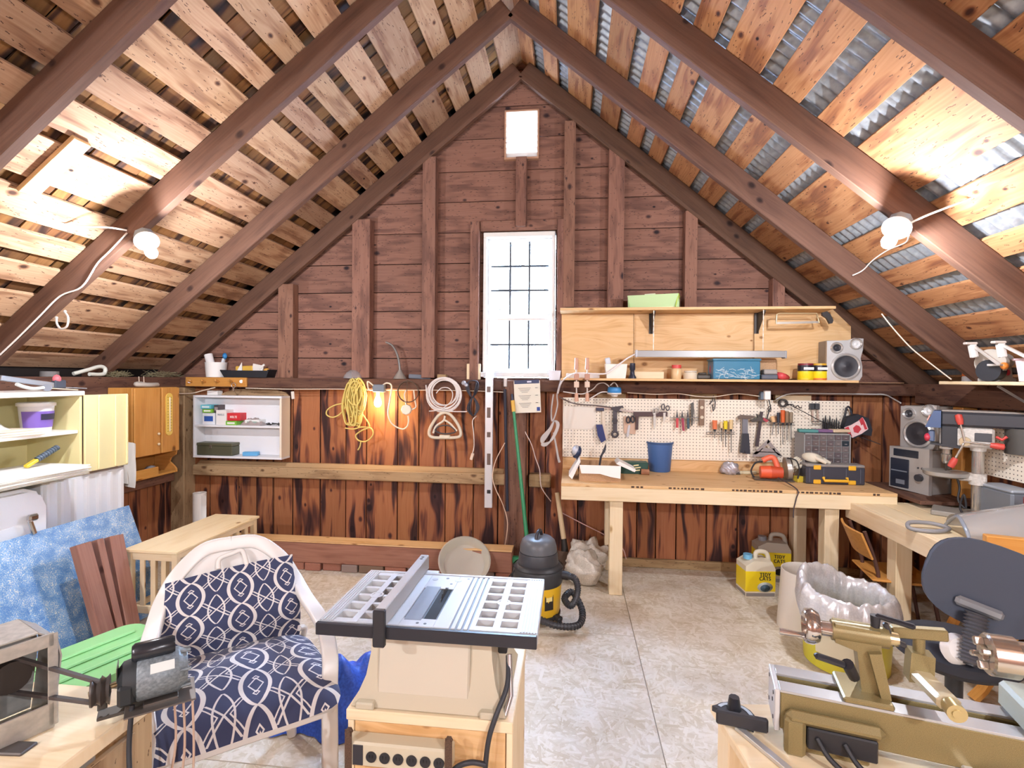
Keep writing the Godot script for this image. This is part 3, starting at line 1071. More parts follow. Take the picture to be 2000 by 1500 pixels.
# ---------------------------------------------------------------- left side of the room
func do_pine_cupboard() -> void:
	var t := thing("wall_cupboard", "honey pine wall cupboard with open shelf below, hanging beside the corner post", "cupboard")
	var g := wd(1, 1.05)
	var x0 := -3.405
	var x1 := -3.205
	var z0 := 0.40
	var z1 := 0.84
	g.box(Vector3((x0 + x1) * 0.5, 1.17, (z0 + z1) * 0.5), Vector3(x1 - x0, 0.52, z1 - z0), Basis.IDENTITY, 0.004, 1)
	put(g, "body", M.oak, t)
	for q in [[0.595, 0.84], [0.40, 0.585]]:
		g = wd(1.0, 1.12)
		g.box(Vector3(x1 + 0.009, 1.17, (q[0] + q[1]) * 0.5), Vector3(0.018, 0.515, q[1] - q[0] - 0.006), Basis.IDENTITY, 0.004, 1)
		var d := put(g, "door", M.oak, t)
		if q[0] > 0.5:
			put(mb().ball(Vector3(x1 + 0.028, 1.07, q[0] + 0.03), Vector3.ONE * 0.011, 8), "knob", M.pine, d)
			put(mb().ball(Vector3(x1 + 0.028, 0.99, q[0] + 0.03), Vector3.ONE * 0.011, 8), "knob", M.pine, d)
	# scrolled side brackets and the shelf they carry
	for z in [z0 + 0.01, z1 - 0.01]:
		var p := PackedVector2Array([Vector2(x0, 0.91), Vector2(x1, 0.91), Vector2(x1 - 0.005, 0.88), Vector2(x1 - 0.05, 0.85), Vector2(x1 - 0.06, 0.82), Vector2(x1 - 0.02, 0.785), Vector2(x1, 0.76), Vector2(x1, 0.735), Vector2(x0, 0.735)])
		g = wd(0.95, 1.05)
		g.prism(p, 0.016, Transform3D(Basis.IDENTITY, Vector3(0, 0, z - 0.008)))
		put(g, "bracket", M.oak, t)
	g = wd(0.95, 1.05)
	g.box(Vector3((x0 + x1) * 0.5, 0.742, (z0 + z1) * 0.5), Vector3(x1 - x0 - 0.002, 0.016, z1 - z0 - 0.04), Basis.IDENTITY, 0.002, 2)
	g.box(Vector3(x1 - 0.012, 0.778, 0.70), Vector3(0.014, 0.06, 0.22), Basis.IDENTITY, 0.002, 2)
	put(g, "shelf", M.oak, t)
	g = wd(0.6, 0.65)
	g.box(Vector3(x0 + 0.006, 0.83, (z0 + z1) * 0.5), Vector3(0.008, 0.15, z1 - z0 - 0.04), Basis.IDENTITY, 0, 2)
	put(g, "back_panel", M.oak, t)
	# girt board below it is part of the wall; the thermometer hangs on the narrow door
	var th := thing("thermometer", "yellow dial strip thermometer on the narrow pine cupboard door", "thermometer")
	var a := px(330, 776, x1 + 0.02)
	var e := px(330, 842, x1 + 0.02)
	var pl := PackedVector2Array()
	for k in 20:
		var an := TAU * k / 20
		pl.append(Vector2(-a.z + cos(an) * 0.034, (a.y if sin(an) >= 0 else e.y) + sin(an) * 0.034))
	put(mb().prism(pl, 0.006, Transform3D(Basis(Vector3(0, 0, -1), Vector3.UP, Vector3(1, 0, 0)), Vector3(x1 + 0.019, 0, 0))), "plate", mat(0xe4c25c, 0.4), th)
	put(mb().cyl(Vector3(x1 + 0.029, e.y, a.z), Vector3(x1 + 0.029, a.y, a.z), 0.004), "tube", mat(0xf4ead0, 0.2), th)
	var sc := mb()
	for k in 13:
		for s in [-1, 1]:
			sc.box(Vector3(x1 + 0.0262, lerpf(e.y, a.y, k / 12.0), a.z + s * 0.016), Vector3(0.002, 0.003, 0.010))
	put(sc, "scale", mat(0x6a5524, 0.6), th)
	# a cloth and small bits
	var cl := mb()
	cl.sheet(8, 10, func(u, v): return Vector3(-3.16 + 0.03 * sin(u * 9.0 + v * 2.0) - 0.02 * v, 1.08 - 0.32 * v - 0.06 * (1 - u), 0.87 + 0.13 * u * (1.0 - 0.35 * v)), 0.003)
	single(cl, "cloth_rag", mat(0xe2e2df, 0.9), "white rag hanging from the near edge of the pine cupboard", "rag")
	single(mb().tube(curve([Vector3(-3.30, 1.452, 0.62), Vector3(-3.28, 1.46, 0.70), Vector3(-3.24, 1.455, 0.76), Vector3(-3.22, 1.45, 0.66), Vector3(-3.25, 1.45, 0.56)], 5), 0.018, 8), "paper_roll", mat(0xb5aea4, 0.8), "small grey curled paper lying on top of the pine cupboard", "paper")
	for k in 2:
		single(mb().cyl(Vector3(-3.27, 1.435, 0.66 + k * 0.045), Vector3(-3.27, 1.515, 0.665 + k * 0.045), 0.004, 0.003, 8).cyl(Vector3(-3.27, 1.44, 0.66 + k * 0.045), Vector3(-3.27, 1.46, 0.66 + k * 0.045), 0.011, 0.009, 8), "small_screw_hook", mat(0xd8c6b2, 0.4, 0.4), "short pale peg on the pine cupboard " + ["nearer the corner post", "nearer the white rag"][k], "peg", "pegs on the pine cupboard")
	single(mb().ball(Vector3(-3.27, 0.784, 0.60), Vector3(0.04, 0.035, 0.05), 10), "stone_lump", mat(0x8d9198, 0.25, 0.2), "rounded grey oddment in the open shelf of the pine cupboard", "oddment")

func do_metal_cabinet() -> void:
	var X := -3.0
	var white := mat(0xf0efe8, 0.4)
	var cream := mat(0xe6dca6, 0.45)
	# upper steel cabinet, its door swung right back
	var t := thing("steel_cabinet", "cream steel wall cabinet with open ribbed door and cluttered shelf", "cabinet")
	var z0 := 1.42
	var z1 := 2.32
	var y0 := 0.915
	var y1 := 1.425
	var xb := -3.38
	put(mb().box(Vector3((X + xb) * 0.5, y1 - 0.014, (z0 + z1) * 0.5), Vector3(X - xb + 0.02, 0.028, z1 - z0 + 0.02), Basis.IDENTITY, 0.004), "top", white, t)
	put(mb().box(Vector3((X + xb) * 0.5, y0 + 0.01, (z0 + z1) * 0.5), Vector3(X - xb, 0.02, z1 - z0), Basis.IDENTITY, 0.003), "bottom", cream, t)
	put(mb().box(Vector3(xb + 0.006, (y0 + y1) * 0.5, (z0 + z1) * 0.5), Vector3(0.012, y1 - y0 - 0.05, z1 - z0 - 0.02)), "back_panel", cream, t)
	for z in [z0 + 0.008, z1 - 0.008]:
		put(mb().box(Vector3((X + xb) * 0.5, (y0 + y1) * 0.5 - 0.004, z), Vector3(X - xb, y1 - y0 - 0.05, 0.016), Basis.IDENTITY, 0.002), "side_panel", cream, t)
	var sh := px(140, 845, X).y
	put(mb().box(Vector3((X + xb) * 0.5, sh, (z0 + z1) * 0.5), Vector3(X - xb - 0.02, 0.02, z1 - z0 - 0.034), Basis.IDENTITY, 0.003), "shelf", white, t)
	var d := mb()
	d.box(Vector3(X + 0.012, (y0 + y1) * 0.5 - 0.01, 1.265), Vector3(0.016, y1 - y0 - 0.03, 0.31), Basis.IDENTITY, 0.003)
	var door := put(d, "door", cream, t)
	for z in [1.33, 1.21, 1.125]:
		put(mb().box(Vector3(X + 0.024, (y0 + y1) * 0.5 - 0.01, z), Vector3(0.012, y1 - y0 - 0.04, 0.016), Basis.IDENTITY, 0.004), "rib", cream, door)
	# base: white ribbed steel cupboard
	t = thing("ribbed_cupboard", "white ribbed steel cupboard standing behind the blue floral board", "cupboard")
	put(mb().box(Vector3(-3.2, 0.45, 1.385), Vector3(0.38, 0.90, 0.55), Basis.IDENTITY, 0.004), "body", mat(0xdfe3e8, 0.4), t)
	for k in 7:
		put(mb().prism(PackedVector2Array([Vector2(-0.018, 0), Vector2(-0.008, 0.014), Vector2(0.008, 0.014), Vector2(0.018, 0)]), 0.88, Transform3D(Basis(Vector3(0, 0, -1), Vector3(1, 0, 0), Vector3(0, -1, 0)).scaled_local(Vector3(1, 1, -1)), Vector3(-3.01, 0.01, 1.14 + k * 0.082))), "rib", mat(0xe6e9ed, 0.4), t)
	# old white refrigerator
	t = thing("refrigerator", "old white rounded refrigerator with chrome latch handle at the room's edge", "refrigerator")
	var p := PackedVector2Array()
	for q in [[1.69, 0.0], [2.30, 0.0], [2.30, 0.80], [2.27, 0.87], [2.20, 0.90], [1.79, 0.90], [1.72, 0.87], [1.69, 0.80]]:
		p.append(Vector2(-q[0], q[1]))
	put(mb().prism(p, 0.42, Transform3D(Basis(Vector3(0, 0, -1), Vector3.UP, Vector3(1, 0, 0)), Vector3(-3.39, 0, 0))), "body", mat(0xe9ecef, 0.3), t)
	var p2 := PackedVector2Array()
	for q in p:
		p2.append(Vector2(-2.0 + (q.x + 2.0) * 0.96, 0.45 + (q.y - 0.45) * 0.96))
	put(mb().prism(p2, 0.05, Transform3D(Basis(Vector3(0, 0, -1), Vector3.UP, Vector3(1, 0, 0)), Vector3(-2.98, 0, 0))), "door", mat(0xeceef1, 0.28), t)
	var rec := PackedVector2Array()
	for q in p:
		rec.append(Vector2(-2.02 + (q.x + 2.0) * 0.7, 0.40 + (q.y - 0.45) * 0.7))
	put(mb().prism(rec, 0.008, Transform3D(Basis(Vector3(0, 0, -1), Vector3.UP, Vector3(1, 0, 0)), Vector3(-2.93, 0, 0))), "door_panel", mat(0xe4e8ec, 0.3), t)
	var h := px(64, 1014, -2.90)
	put(mb().box(h + Vector3(0.0, 0.01, 0), Vector3(0.03, 0.035, 0.05), Basis.IDENTITY, 0.008).box(h + Vector3(0.015, -0.04, 0.015), Vector3(0.022, 0.085, 0.022), Basis(Vector3.RIGHT, 0.3), 0.006), "handle", mat(0xc9ccd0, 0.15, 1.0), t)
	# what is in and on the cabinet
	var c := Vector3(-3.14, sh + 0.01, 1.575)
	t = thing("tub", "clear plastic tub with purple label on the steel cabinet's shelf", "tub")
	put(mb().lathe([Vector2(0, 0), Vector2(0.068, 0), Vector2(0.083, 0.165), Vector2(0.079, 0.165), Vector2(0.066, 0.006), Vector2(0, 0.006)], 24, Transform3D(Basis.IDENTITY, c)), "body", mat(0xdcdadd, 0.35), t)
	put(mb().lathe([Vector2(0.072, 0.03), Vector2(0.0815, 0.125), Vector2(0.0805, 0.125)], 24, Transform3D(Basis.IDENTITY, c), PI * 0.9, -1.2), "label", mat(0x7d62b8, 0.5), t)
	put(mb().lathe([Vector2(0, 0.177), Vector2(0.08, 0.177), Vector2(0.09, 0.172), Vector2(0.09, 0.155), Vector2(0.085, 0.155)], 24, Transform3D(Basis.IDENTITY, c)), "lid", mat(0xe3dfdc, 0.4), t)
	put(mb().lathe([Vector2(0.0795, 0.075), Vector2(0.0825, 0.11), Vector2(0.082, 0.11)], 20, Transform3D(Basis.IDENTITY, c), 1.2, -0.75), "name_band", mat(0x2a2640, 0.5), t)
	var gb := mb()
	gb.sheet(14, 10, func(u, v): return Vector3(-3.3 + 0.25 * u, sh + 0.012 + 0.11 * sin(PI * u) * sin(PI * v) * (0.7 + 0.3 * sin(u * 13 + v * 9)), 1.68 + 0.3 * v))
	single(gb, "plastic_bag", M.bag, "crumpled clear plastic bag on the steel cabinet's shelf", "bag")
	for k in 3:
		single(mb().box(Vector3(-3.12 - 0.01 * k, sh + 0.014 + 0.012 * k, 1.78 + 0.02 * k), Vector3(0.24, 0.011, 0.28), Basis(Vector3.UP, 0.1 * k - 0.12), 0.003), "envelope", mat([0xe9dcc6, 0xf0ece2, 0xe3d6bd][k], 0.8), ["lowest cream envelope on the steel cabinet's shelf", "middle white envelope on the steel cabinet's shelf", "topmost buff envelope on the steel cabinet's shelf"][k], "envelope")
	# stack of papers on the cabinet bottom, sticking out
	for k in 7:
		single(mb().box(Vector3(-3.02 + 0.008 * (k % 3), y0 + 0.025 + 0.008 * k, 1.80 + 0.012 * (k % 2)), Vector3(0.36, 0.0075, 0.56), Basis(Vector3.UP, rng.randf_range(-0.06, 0.06)), 0.002), "magazine", mat([0xd9d2bc, 0xf0eee6, 0xe9e4d6, 0xf4f2ec, 0xe6e0ce, 0xf2f0ea, 0xf5f3ee][k], 0.6), ["lowest buff magazine", "second magazine from the bottom", "third magazine from the bottom", "fourth and middle magazine", "third magazine from the top", "second magazine from the top", "topmost white magazine"][k] + " of the paper stack in the steel cabinet", "magazine", "magazines stacked in the steel cabinet")
	var y2 := y0 + 0.025 + 0.008 * 7
	t = thing("scraper", "scraper with yellow blade guard and ribbed grey handle lying on the magazines", "scraper")
	var a := px(50, 912, -3.06)
	var e := px(72, 898, -3.06)
	var f := px(113, 873, -3.06)
	put(mb().bar(a, e, 0.03, 0.018, Vector3.UP, 0.004), "guard", mat(0xe0c33a, 0.4), t)
	var hp := mb()
	for k in 9:
		hp.cyl(e.lerp(f, k / 9.0), e.lerp(f, (k + 0.75) / 9.0), 0.017, 0.017, 10)
	hp.cyl(e, f, 0.014, 0.013, 10)
	put(hp, "handle", mat(0x52606e, 0.5), t)
	c = Vector3(-3.1, y2, 1.88)
	t = thing("can", "white tin with blue and red label on the paper stack", "can")
	put(mb().lathe([Vector2(0, 0), Vector2(0.05, 0), Vector2(0.05, 0.11), Vector2(0, 0.11)], 20, Transform3D(Basis.IDENTITY, c)), "body", mat(0xe4e2e0, 0.4), t)
	put(mb().lathe([Vector2(0.0505, 0.03), Vector2(0.0505, 0.065), Vector2(0.05, 0.065)], 20, Transform3D(Basis.IDENTITY, c)), "blue_band", mat(0x2d4fa8, 0.4), t)
	put(mb().lathe([Vector2(0.0505, 0.08), Vector2(0.0505, 0.1), Vector2(0.05, 0.1)], 20, Transform3D(Basis.IDENTITY, c)), "red_band", mat(0xb5403a, 0.4), t)
	# on top of the cabinet: a pipe clamp and shears
	t = thing("bar_clamp", "long grey steel bar clamp with red grip on top of the steel cabinet", "clamp")
	var q0 := px(0, 738, -3.1)
	var q1 := px(105, 752, -3.1)
	var q2 := px(128, 757, -3.1)
	put(mb().bar(q0, q1, 0.018, 0.03, Vector3.UP, 0.003), "bar", mat(0x8d8f93, 0.4, 0.6), t)
	put(mb().box(q1 + Vector3(0, 0.005, -0.03), Vector3(0.035, 0.05, 0.07), Basis.IDENTITY, 0.006), "jaw", mat(0x3e4450, 0.5), t)
	put(mb().ball(px(111, 741, -3.1), Vector3(0.02, 0.03, 0.025), 10), "grip", mat(0xd06a72, 0.45), t)
	put(mb().cyl(q2, q2 + Vector3(0.02, -0.008, -0.12), 0.004), "screw", mat(0xb8b6b2, 0.3, 0.8), t)
	t = thing("shears", "pale grey offset shears lying on top of the steel cabinet", "shears")
	put(mb().tube(curve([px(32, 750, -3.03), px(45, 755, -3.03), px(65, 759, -3.03), px(85, 757, -3.03)], 5), 0.010, 8), "grip", mat(0xc9ccc8, 0.5), t)
	put(mb().cyl(px(92, 757, -3.05), px(92, 757, -3.02), 0.022), "pivot", mat(0x767b84, 0.4, 0.4), t)
	put(mb().bar(px(92, 758, -3.03), px(150, 761.5, -3.03), 0.02, 0.005), "blade", mat(0xb4b6b8, 0.3, 0.8), t)

func do_plate_things() -> void:
	# on the left wall plate under the eaves
	var y := 1.511
	single(mb().lathe([Vector2(0.03, 0), Vector2(0.05, 0), Vector2(0.05, 0.035), Vector2(0.03, 0.035), Vector2(0.03, 0)], 20, Transform3D(Basis.IDENTITY, Vector3(-3.455, y, 1.22))), "tape_roll", mat(0x73706e, 0.7), "roll of grey tape on the wall plate under the eaves", "tape")
	var g := mb()
	g.tube(curve([Vector3(-3.46, y + 0.02, 1.05), Vector3(-3.45, y + 0.05, 0.95), Vector3(-3.45, y + 0.075, 0.86), Vector3(-3.445, y + 0.06, 0.82), Vector3(-3.44, y + 0.02, 0.84), Vector3(-3.44, y + 0.018, 0.95)], 6), 0.014, 8)
	single(g, "foam_strip", mat(0xd3d6cc, 0.6), "folded pale foam strip on the wall plate under the eaves", "foam strip")
	for q in [[0.72, 0.10, 0.035], [0.25, 0.18, 0.04]]:
		var s := mb()
		for k in 140:
			var o := Vector3(-3.47 + rng.randf_range(-0.02, 0.05), y + rng.randf() * q[2], q[0] + rng.randf_range(-1, 1) * q[1])
			var dd := Vector3(rng.randf_range(-1, 1), rng.randf_range(-0.3, 0.5), rng.randf_range(-1, 1)).normalized() * 0.035
			s.bar(o - dd, o + dd, 0.002, 0.002)
		var o2 := single(s, "nest_straw", M.straw, "tuft of dry nesting straw at the foot of a rafter" if q[0] > 0.5 else "wide tuft of dry straw in the eaves corner", "straw")
		o2.set_meta("kind", "stuff")
	# hook on the third rafter and the short board on the fourth
	var h := pz(124, 627, 1.62)
	g = mb().tube(curve([h + Vector3(0.01, 0.05, 0), h + Vector3(0.03, 0.02, 0), h + Vector3(0.022, -0.03, 0), h + Vector3(-0.01, -0.045, 0.005), h + Vector3(-0.035, -0.02, 0.005), h + Vector3(-0.04, 0.015, 0.005)], 5), 0.006, 8)
	g.ball(h + Vector3(0.01, 0.055, 0), Vector3.ONE * 0.009, 8).ball(h + Vector3(-0.04, 0.018, 0.005), Vector3.ONE * 0.009, 8)
	single(g, "wall_hook", mat(0xcfc9c2, 0.35, 0.5), "pale steel hook screwed into a rafter below the bulb", "hook")
	g = wd(1.0, 1.05)
	var s0 := 2.3
	g.box(at_slope(true, s0 + 0.18, 0.134, 2.08), Vector3(0.38, 0.022, 0.09), slope_frame(true), 0.003, 0)
	single(g, "board_offcut", M.ply, "short yellow board nailed flat under the pale roof boards", "board")
	# cables to the left bulb
	g = mb().tube(curve([at_slope(true, 2.5, 0.12, 2.6), pz(0, 400, 2.0), pz(70, 424, 1.9), pz(140, 440, 1.8), pz(210, 444, 1.75), pz(248, 450, 1.70)], 6), 0.005, 6)
	single(g, "power_cable", mat(0xe8e2da, 0.5), "white cable sagging across the pale roof boards to the bulb", "cable")
	var pts := []
	for q in [[248, 455], [215, 490], [190, 515], [160, 560], [118, 578], [80, 615], [40, 655], [0, 693]]:
		pts.append(pz(q[0], q[1], 1.608))
	single(mb().tube(curve(pts, 5), 0.005, 6), "power_cable", mat(0xe8e2da, 0.5), "white cable stapled along the rafter below the bulb", "cable")
	g = mb().tube(curve([pz(1760, 445, 1.7), pz(1800, 425, 1.72), pz(1850, 405, 1.75), pz(1930, 375, 1.8), pz(2000, 352, 1.9), pz(2060, 330, 2.0)], 6), 0.005, 6)
	single(g, "power_cable", mat(0xe8e2da, 0.5), "white cable running over the brown roof boards from the bulb", "cable")
	g = mb().tube(curve([pz(1665, 538, 0.82), pz(1685, 528, 0.85), pz(1705, 508, 0.95), pz(1735, 488, 1.1), pz(1768, 474, 1.3), pz(1775, 460, 1.57)], 6), 0.004, 6)
	single(g, "power_cable", mat(0xe8e2da, 0.5), "loose white cable end curling below the bulb to the next rafter", "cable")
	g = mb().tube(curve([pz(1722, 613, 0.81), pz(1745, 642, 0.84), pz(1780, 680, 0.85), pz(1820, 712, 0.86), pz(1858, 741, 0.88)], 6), 0.004, 6)
	single(g, "power_cable", mat(0xd8cdbc, 0.5), "pale cable dropping from the rafter to the jar shelf", "cable")

func do_blue_board() -> void:
	var top := Vector3(-2.895, 0.665, 0)
	var bot := Vector3(-2.64, 0.005, 0)
	var up := (top - bot).normalized()
	var b := Basis(Vector3(0, 0, -1), up, Vector3(0, 0, -1).cross(up))
	var g := mb()
	g.us = Vector2(1.6, 1.6)
	var l := (top - bot).length()
	g.box(Vector3((top.x + bot.x) * 0.5, 0.335, 1.83), Vector3(1.26, l, 0.01), b)
	single(g, "floral_board", M.floral, "blue sheet with pale floral print leaning on the white cupboards", "board")
	var tops := [[157, 1063, 0.09], [190, 1054, 0.04], [222, 1047, 0.09]]
	var lab := ["short reddish timber leaning on the blue board, leftmost against its shadow", "thin reddish timber squeezed between two wider ones on the blue board", "widest reddish timber leaning on the blue board beside the slatted rack"]
	lab[0] = "reddish timber offcut leaning on the blue board, farthest from the slatted rack"
	for k in 3:
		var a := px(tops[k][0], tops[k][1], -2.70)
		var q := Vector3(-2.50, 0.005, a.z + 0.02 + 0.03 * k)
		var d := (a - q).normalized()
		var side := Vector3(0, 0, 1)
		var n := d.cross(side).normalized()
		var w := wd(0.95, 1.1)
		w.box((a + q) * 0.5, Vector3((a - q).length(), 0.045, tops[k][2]), Basis(d, n, d.cross(n)), 0.003, 0)
		single(w, "timber_offcut", M.redwood, lab[k], "timber")

func do_rack() -> void:
	var t := thing("slatted_rack", "pale pine slatted rack bench beside the blue board", "rack")
	var x0 := -2.69
	var x1 := -2.33
	var z0 := 0.64
	var z1 := 1.46
	var H := 0.47
	put(wd(1, 1.05).box(Vector3((x0 + x1) * 0.5, H - 0.009, (z0 + z1) * 0.5), Vector3(x1 - x0, 0.018, z1 - z0), Basis.IDENTITY, 0.003, 2), "top", M.pine, t)
	for x in [x0 + 0.03, x1 - 0.03]:
		for z in [z0 + 0.03, z1 - 0.03]:
			put(wd(1, 1.05).box(Vector3(x, (H - 0.018) * 0.5, z), Vector3(0.035, H - 0.018, 0.035), Basis.IDENTITY, 0.003, 1), "leg", M.pine, t)
	for z in [z0 + 0.03, z1 - 0.03]:
		for y in [H - 0.045, 0.10]:
			put(wd(1, 1.05).box(Vector3((x0 + x1) * 0.5, y, z), Vector3(x1 - x0 - 0.09, 0.045, 0.02), Basis.IDENTITY, 0.002, 0), "rail", M.pine, t)
		for k in 3:
			put(wd(1, 1.05).box(Vector3(lerpf(x0 + 0.06, x1 - 0.06, (k + 0.7) / 3.4), 0.265, z), Vector3(0.032, 0.30, 0.012), Basis.IDENTITY, 0.002, 1), "slat", M.pine, t)
	for x in [x0 + 0.03, x1 - 0.03]:
		for y in [H - 0.04, 0.10]:
			put(wd(1, 1.05).box(Vector3(x, y, (z0 + z1) * 0.5), Vector3(0.02, 0.035, z1 - z0 - 0.09), Basis.IDENTITY, 0.002, 2), "rail", M.pine, t)
		for k in 7:
			put(wd(1, 1.05).box(Vector3(x, 0.265, lerpf(z0 + 0.06, z1 - 0.06, (k + 0.6) / 7.2)), Vector3(0.012, 0.31, 0.03), Basis.IDENTITY, 0.002, 1), "slat", M.pine, t)
	# white roll of paper standing in the corner behind
	var c := pz(390, 1010, 0.22)
	t = thing("paper_roll", "tall white roll of paper standing on end by the corner post", "paper roll")
	c.y = 0.0
	var yt := pz(388, 962, 0.22).y
	put(mb().lathe([Vector2(0, 0), Vector2(0.052, 0), Vector2(0.052, yt), Vector2(0.02, yt), Vector2(0.02, yt - 0.03), Vector2(0, yt - 0.03)], 20, Transform3D(Basis.IDENTITY, c)), "roll", mat(0xf1efea, 0.7), t)
	put(mb().sheet(4, 6, func(u, v): return c + Vector3(0.035 + 0.045 * u, 0.05 + (yt - 0.07) * v, 0.035 - 0.01 * u), 0.001), "loose_edge", mat(0xf1efea, 0.7), t)

func do_tote() -> void:
	var o := py(178, 1288, 0.36)
	var b := Basis(Vector3.UP, -0.35)
	var t := thing("storage_tote", "grey storage tote with translucent green lid before the timber offcuts", "tote")
	var rr := func(w: float, d: float, r: float) -> PackedVector2Array:
		var p := PackedVector2Array()
		for q in [[1, 1, 0], [-1, 1, 1], [-1, -1, 2], [1, -1, 3]]:
			for k in 6:
				var a: float = PI / 2 * q[2] + PI / 2 * k / 5
				p.append(Vector2(q[0] * (w - r) + cos(a) * r, q[1] * (d - r) + sin(a) * r))
		return p
	var lay := Basis(b * Vector3.RIGHT, b * Vector3.BACK, Vector3.DOWN)
	var c := Vector3(o.x, 0, o.z)
	put(mb().prism(rr.call(0.175, 0.24, 0.05), 0.33, Transform3D(lay, c + Vector3(0, 0.332, 0))), "body", mat(0xb9bcb4, 0.45), t)
	put(mb().prism(rr.call(0.20, 0.265, 0.07), 0.03, Transform3D(lay, c + Vector3(0, 0.362, 0))), "lid", mat(0x8fd08a, 0.3), t)
	for k in 3:
		put(mb().box(c + b * Vector3(-0.09 + 0.09 * k, 0, 0) + Vector3(0, 0.366, 0), Vector3(0.02, 0.012, 0.42), b, 0.005), "lid_rib", mat(0x9ad895, 0.3), t)

func do_plastic_chair() -> void:
	var xf := Transform3D(Basis(Vector3.UP, deg_to_rad(40)).scaled(Vector3.ONE * 0.95), Vector3(-1.175, 0, 2.555))
	var t := thing("plastic_armchair", "white moulded plastic garden armchair under a navy patterned cushion", "chair")
	var w := mat(0xdcd9d4, 0.35)
	# rounded back shell
	var back := func(u: float, v: float) -> Vector3:
		var a := (u - 0.5) * 2.0
		var top := 0.88 - 0.20 * pow(absf(a), 2.4)
		return xf * Vector3(a * (0.25 - 0.01 * v), lerpf(0.40, top, v), -0.22 - 0.11 * v + 0.05 * a * a)
	put(mb().sheet(18, 12, back, 0.012), "back", w, t)
	# rolled rim of the back running into the arms and front legs
	for s in [-1, 1]:
		var rim := []
		for q in [[0.0, 0.885, -0.335], [0.10, 0.875, -0.33], [0.19, 0.80, -0.305], [0.245, 0.71, -0.27], [0.27, 0.655, -0.16], [0.285, 0.635, -0.02], [0.29, 0.615, 0.10], [0.285, 0.55, 0.20], [0.275, 0.42, 0.235], [0.275, 0.0, 0.26]]:
			rim.append(xf * Vector3(q[0] * s, q[1], q[2]))
		var flat := []
		for q in [[0, 0.3, 1], [0, 0.3, 1], [0.2, 0.4, 1], [0.4, 0.8, 0.8], [0.1, 1, 0.3], [0, 1, 0], [0, 1, 0.3], [0, 0.6, 1], [0, 0.1, 1], [0, 0, 1]]:
			flat.append(xf.basis * Vector3(q[0] * s, q[1], q[2]))
		put(mb().strap(curve(rim, 6), curve(flat, 6), 0.055, 0.026), "arm", w, t)
		put(mb().bar(xf * Vector3(0.215 * s, 0.40, -0.2), xf * Vector3(0.235 * s, 0.0, -0.27), 0.05, 0.035, xf.basis.x, 0.008), "leg", w, t)
	put(mb().sheet(8, 8, func(u, v): return xf * Vector3((u - 0.5) * 0.48, 0.395 + 0.02 * v, lerpf(-0.22, 0.24, v)), 0.012), "seat", w, t)
	put(mb().bar(xf * Vector3(-0.26, 0.385, 0.235), xf * Vector3(0.26, 0.385, 0.235), 0.03, 0.05, Vector3.UP, 0.006), "front_rail", w, t)
	# cushion, back and seat in one with ties
	t = thing("chair_cushion", "navy and white trellis patterned cushion on the white plastic armchair", "cushion")
	var puff := func(u: float, v: float, e: float) -> float:
		return e * pow(maxf(sin(PI * clampf(u, 0.001, 0.999)), 0.0), 0.28) * pow(maxf(sin(PI * clampf(v, 0.001, 0.999)), 0.0), 0.28)
	var bk := func(u: float, v: float) -> Vector3:
		var a := (u - 0.5) * 2.0
		var z: float = -0.195 - 0.10 * v + 0.03 * a * a + puff.call(u, v, 0.065) - 0.012 * sin(v * PI * 3.0)
		return xf * Vector3(a * (0.245 + 0.01 * sin(v * 5)), lerpf(0.455, 0.80 + 0.015 * a, v), z)
	var g2 := mb()
	g2.sheet(26, 22, bk, 0.02, Vector2(2.7, 3.2))
	put(g2, "back_pad", M.trellis, t)
	var seat := func(u: float, v: float) -> Vector3:
		var a := (u - 0.5) * 2.0
		var y: float = 0.425 + puff.call(u, v, 0.07) + 0.012 * sin(u * 9 + v * 7) * sin(PI * u) * sin(PI * v)
		return xf * Vector3(a * (0.245 + 0.03 * v), y - 0.03 * pow(v, 6), lerpf(-0.17, 0.29, v))
	g2 = mb()
	g2.sheet(26, 22, seat, 0.05, Vector2(2.7, 3.3))
	put(g2, "seat_pad", M.trellis, t)
	put(mb().tube(curve([xf * Vector3(-0.05, 0.80, -0.28), xf * Vector3(-0.045, 0.835, -0.30), xf * Vector3(0.0, 0.85, -0.30), xf * Vector3(0.04, 0.855, -0.30), xf * Vector3(0.055, 0.80, -0.28)], 5), 0.009, 7), "tie", mat(0xe2ded8, 0.8), t)
	put(mb().tube(curve([xf * Vector3(0.245, 0.52, -0.17), xf * Vector3(0.275, 0.50, -0.2), xf * Vector3(0.27, 0.45, -0.21), xf * Vector3(0.285, 0.43, -0.2)], 4), 0.012, 7), "tie", mat(0xe2ded8, 0.8), t)
	# tarp on the floor behind
	var o := py(640, 1435, 0)
	var nn := noise(91, 1.3, 2)
	g2 = mb()
	g2.sheet(26, 20, func(u, v): return Vector3(o.x - 0.24 + 0.46 * u, 0.004 + 0.26 * pow(maxf(sin(PI * u), 0.0), 0.6) * pow(maxf(sin(PI * v), 0.0), 0.6) * (0.55 + 0.7 * absf(nn.get_noise_2d(u * 1.2, v * 1.2))), o.z - 0.42 + 0.46 * v + 0.04 * nn.get_noise_2d(u * 2, 3)), 0.003)
	single(g2, "blue_tarp", M.tarp, "crumpled bright blue tarp on the floor behind the plastic armchair", "tarp")

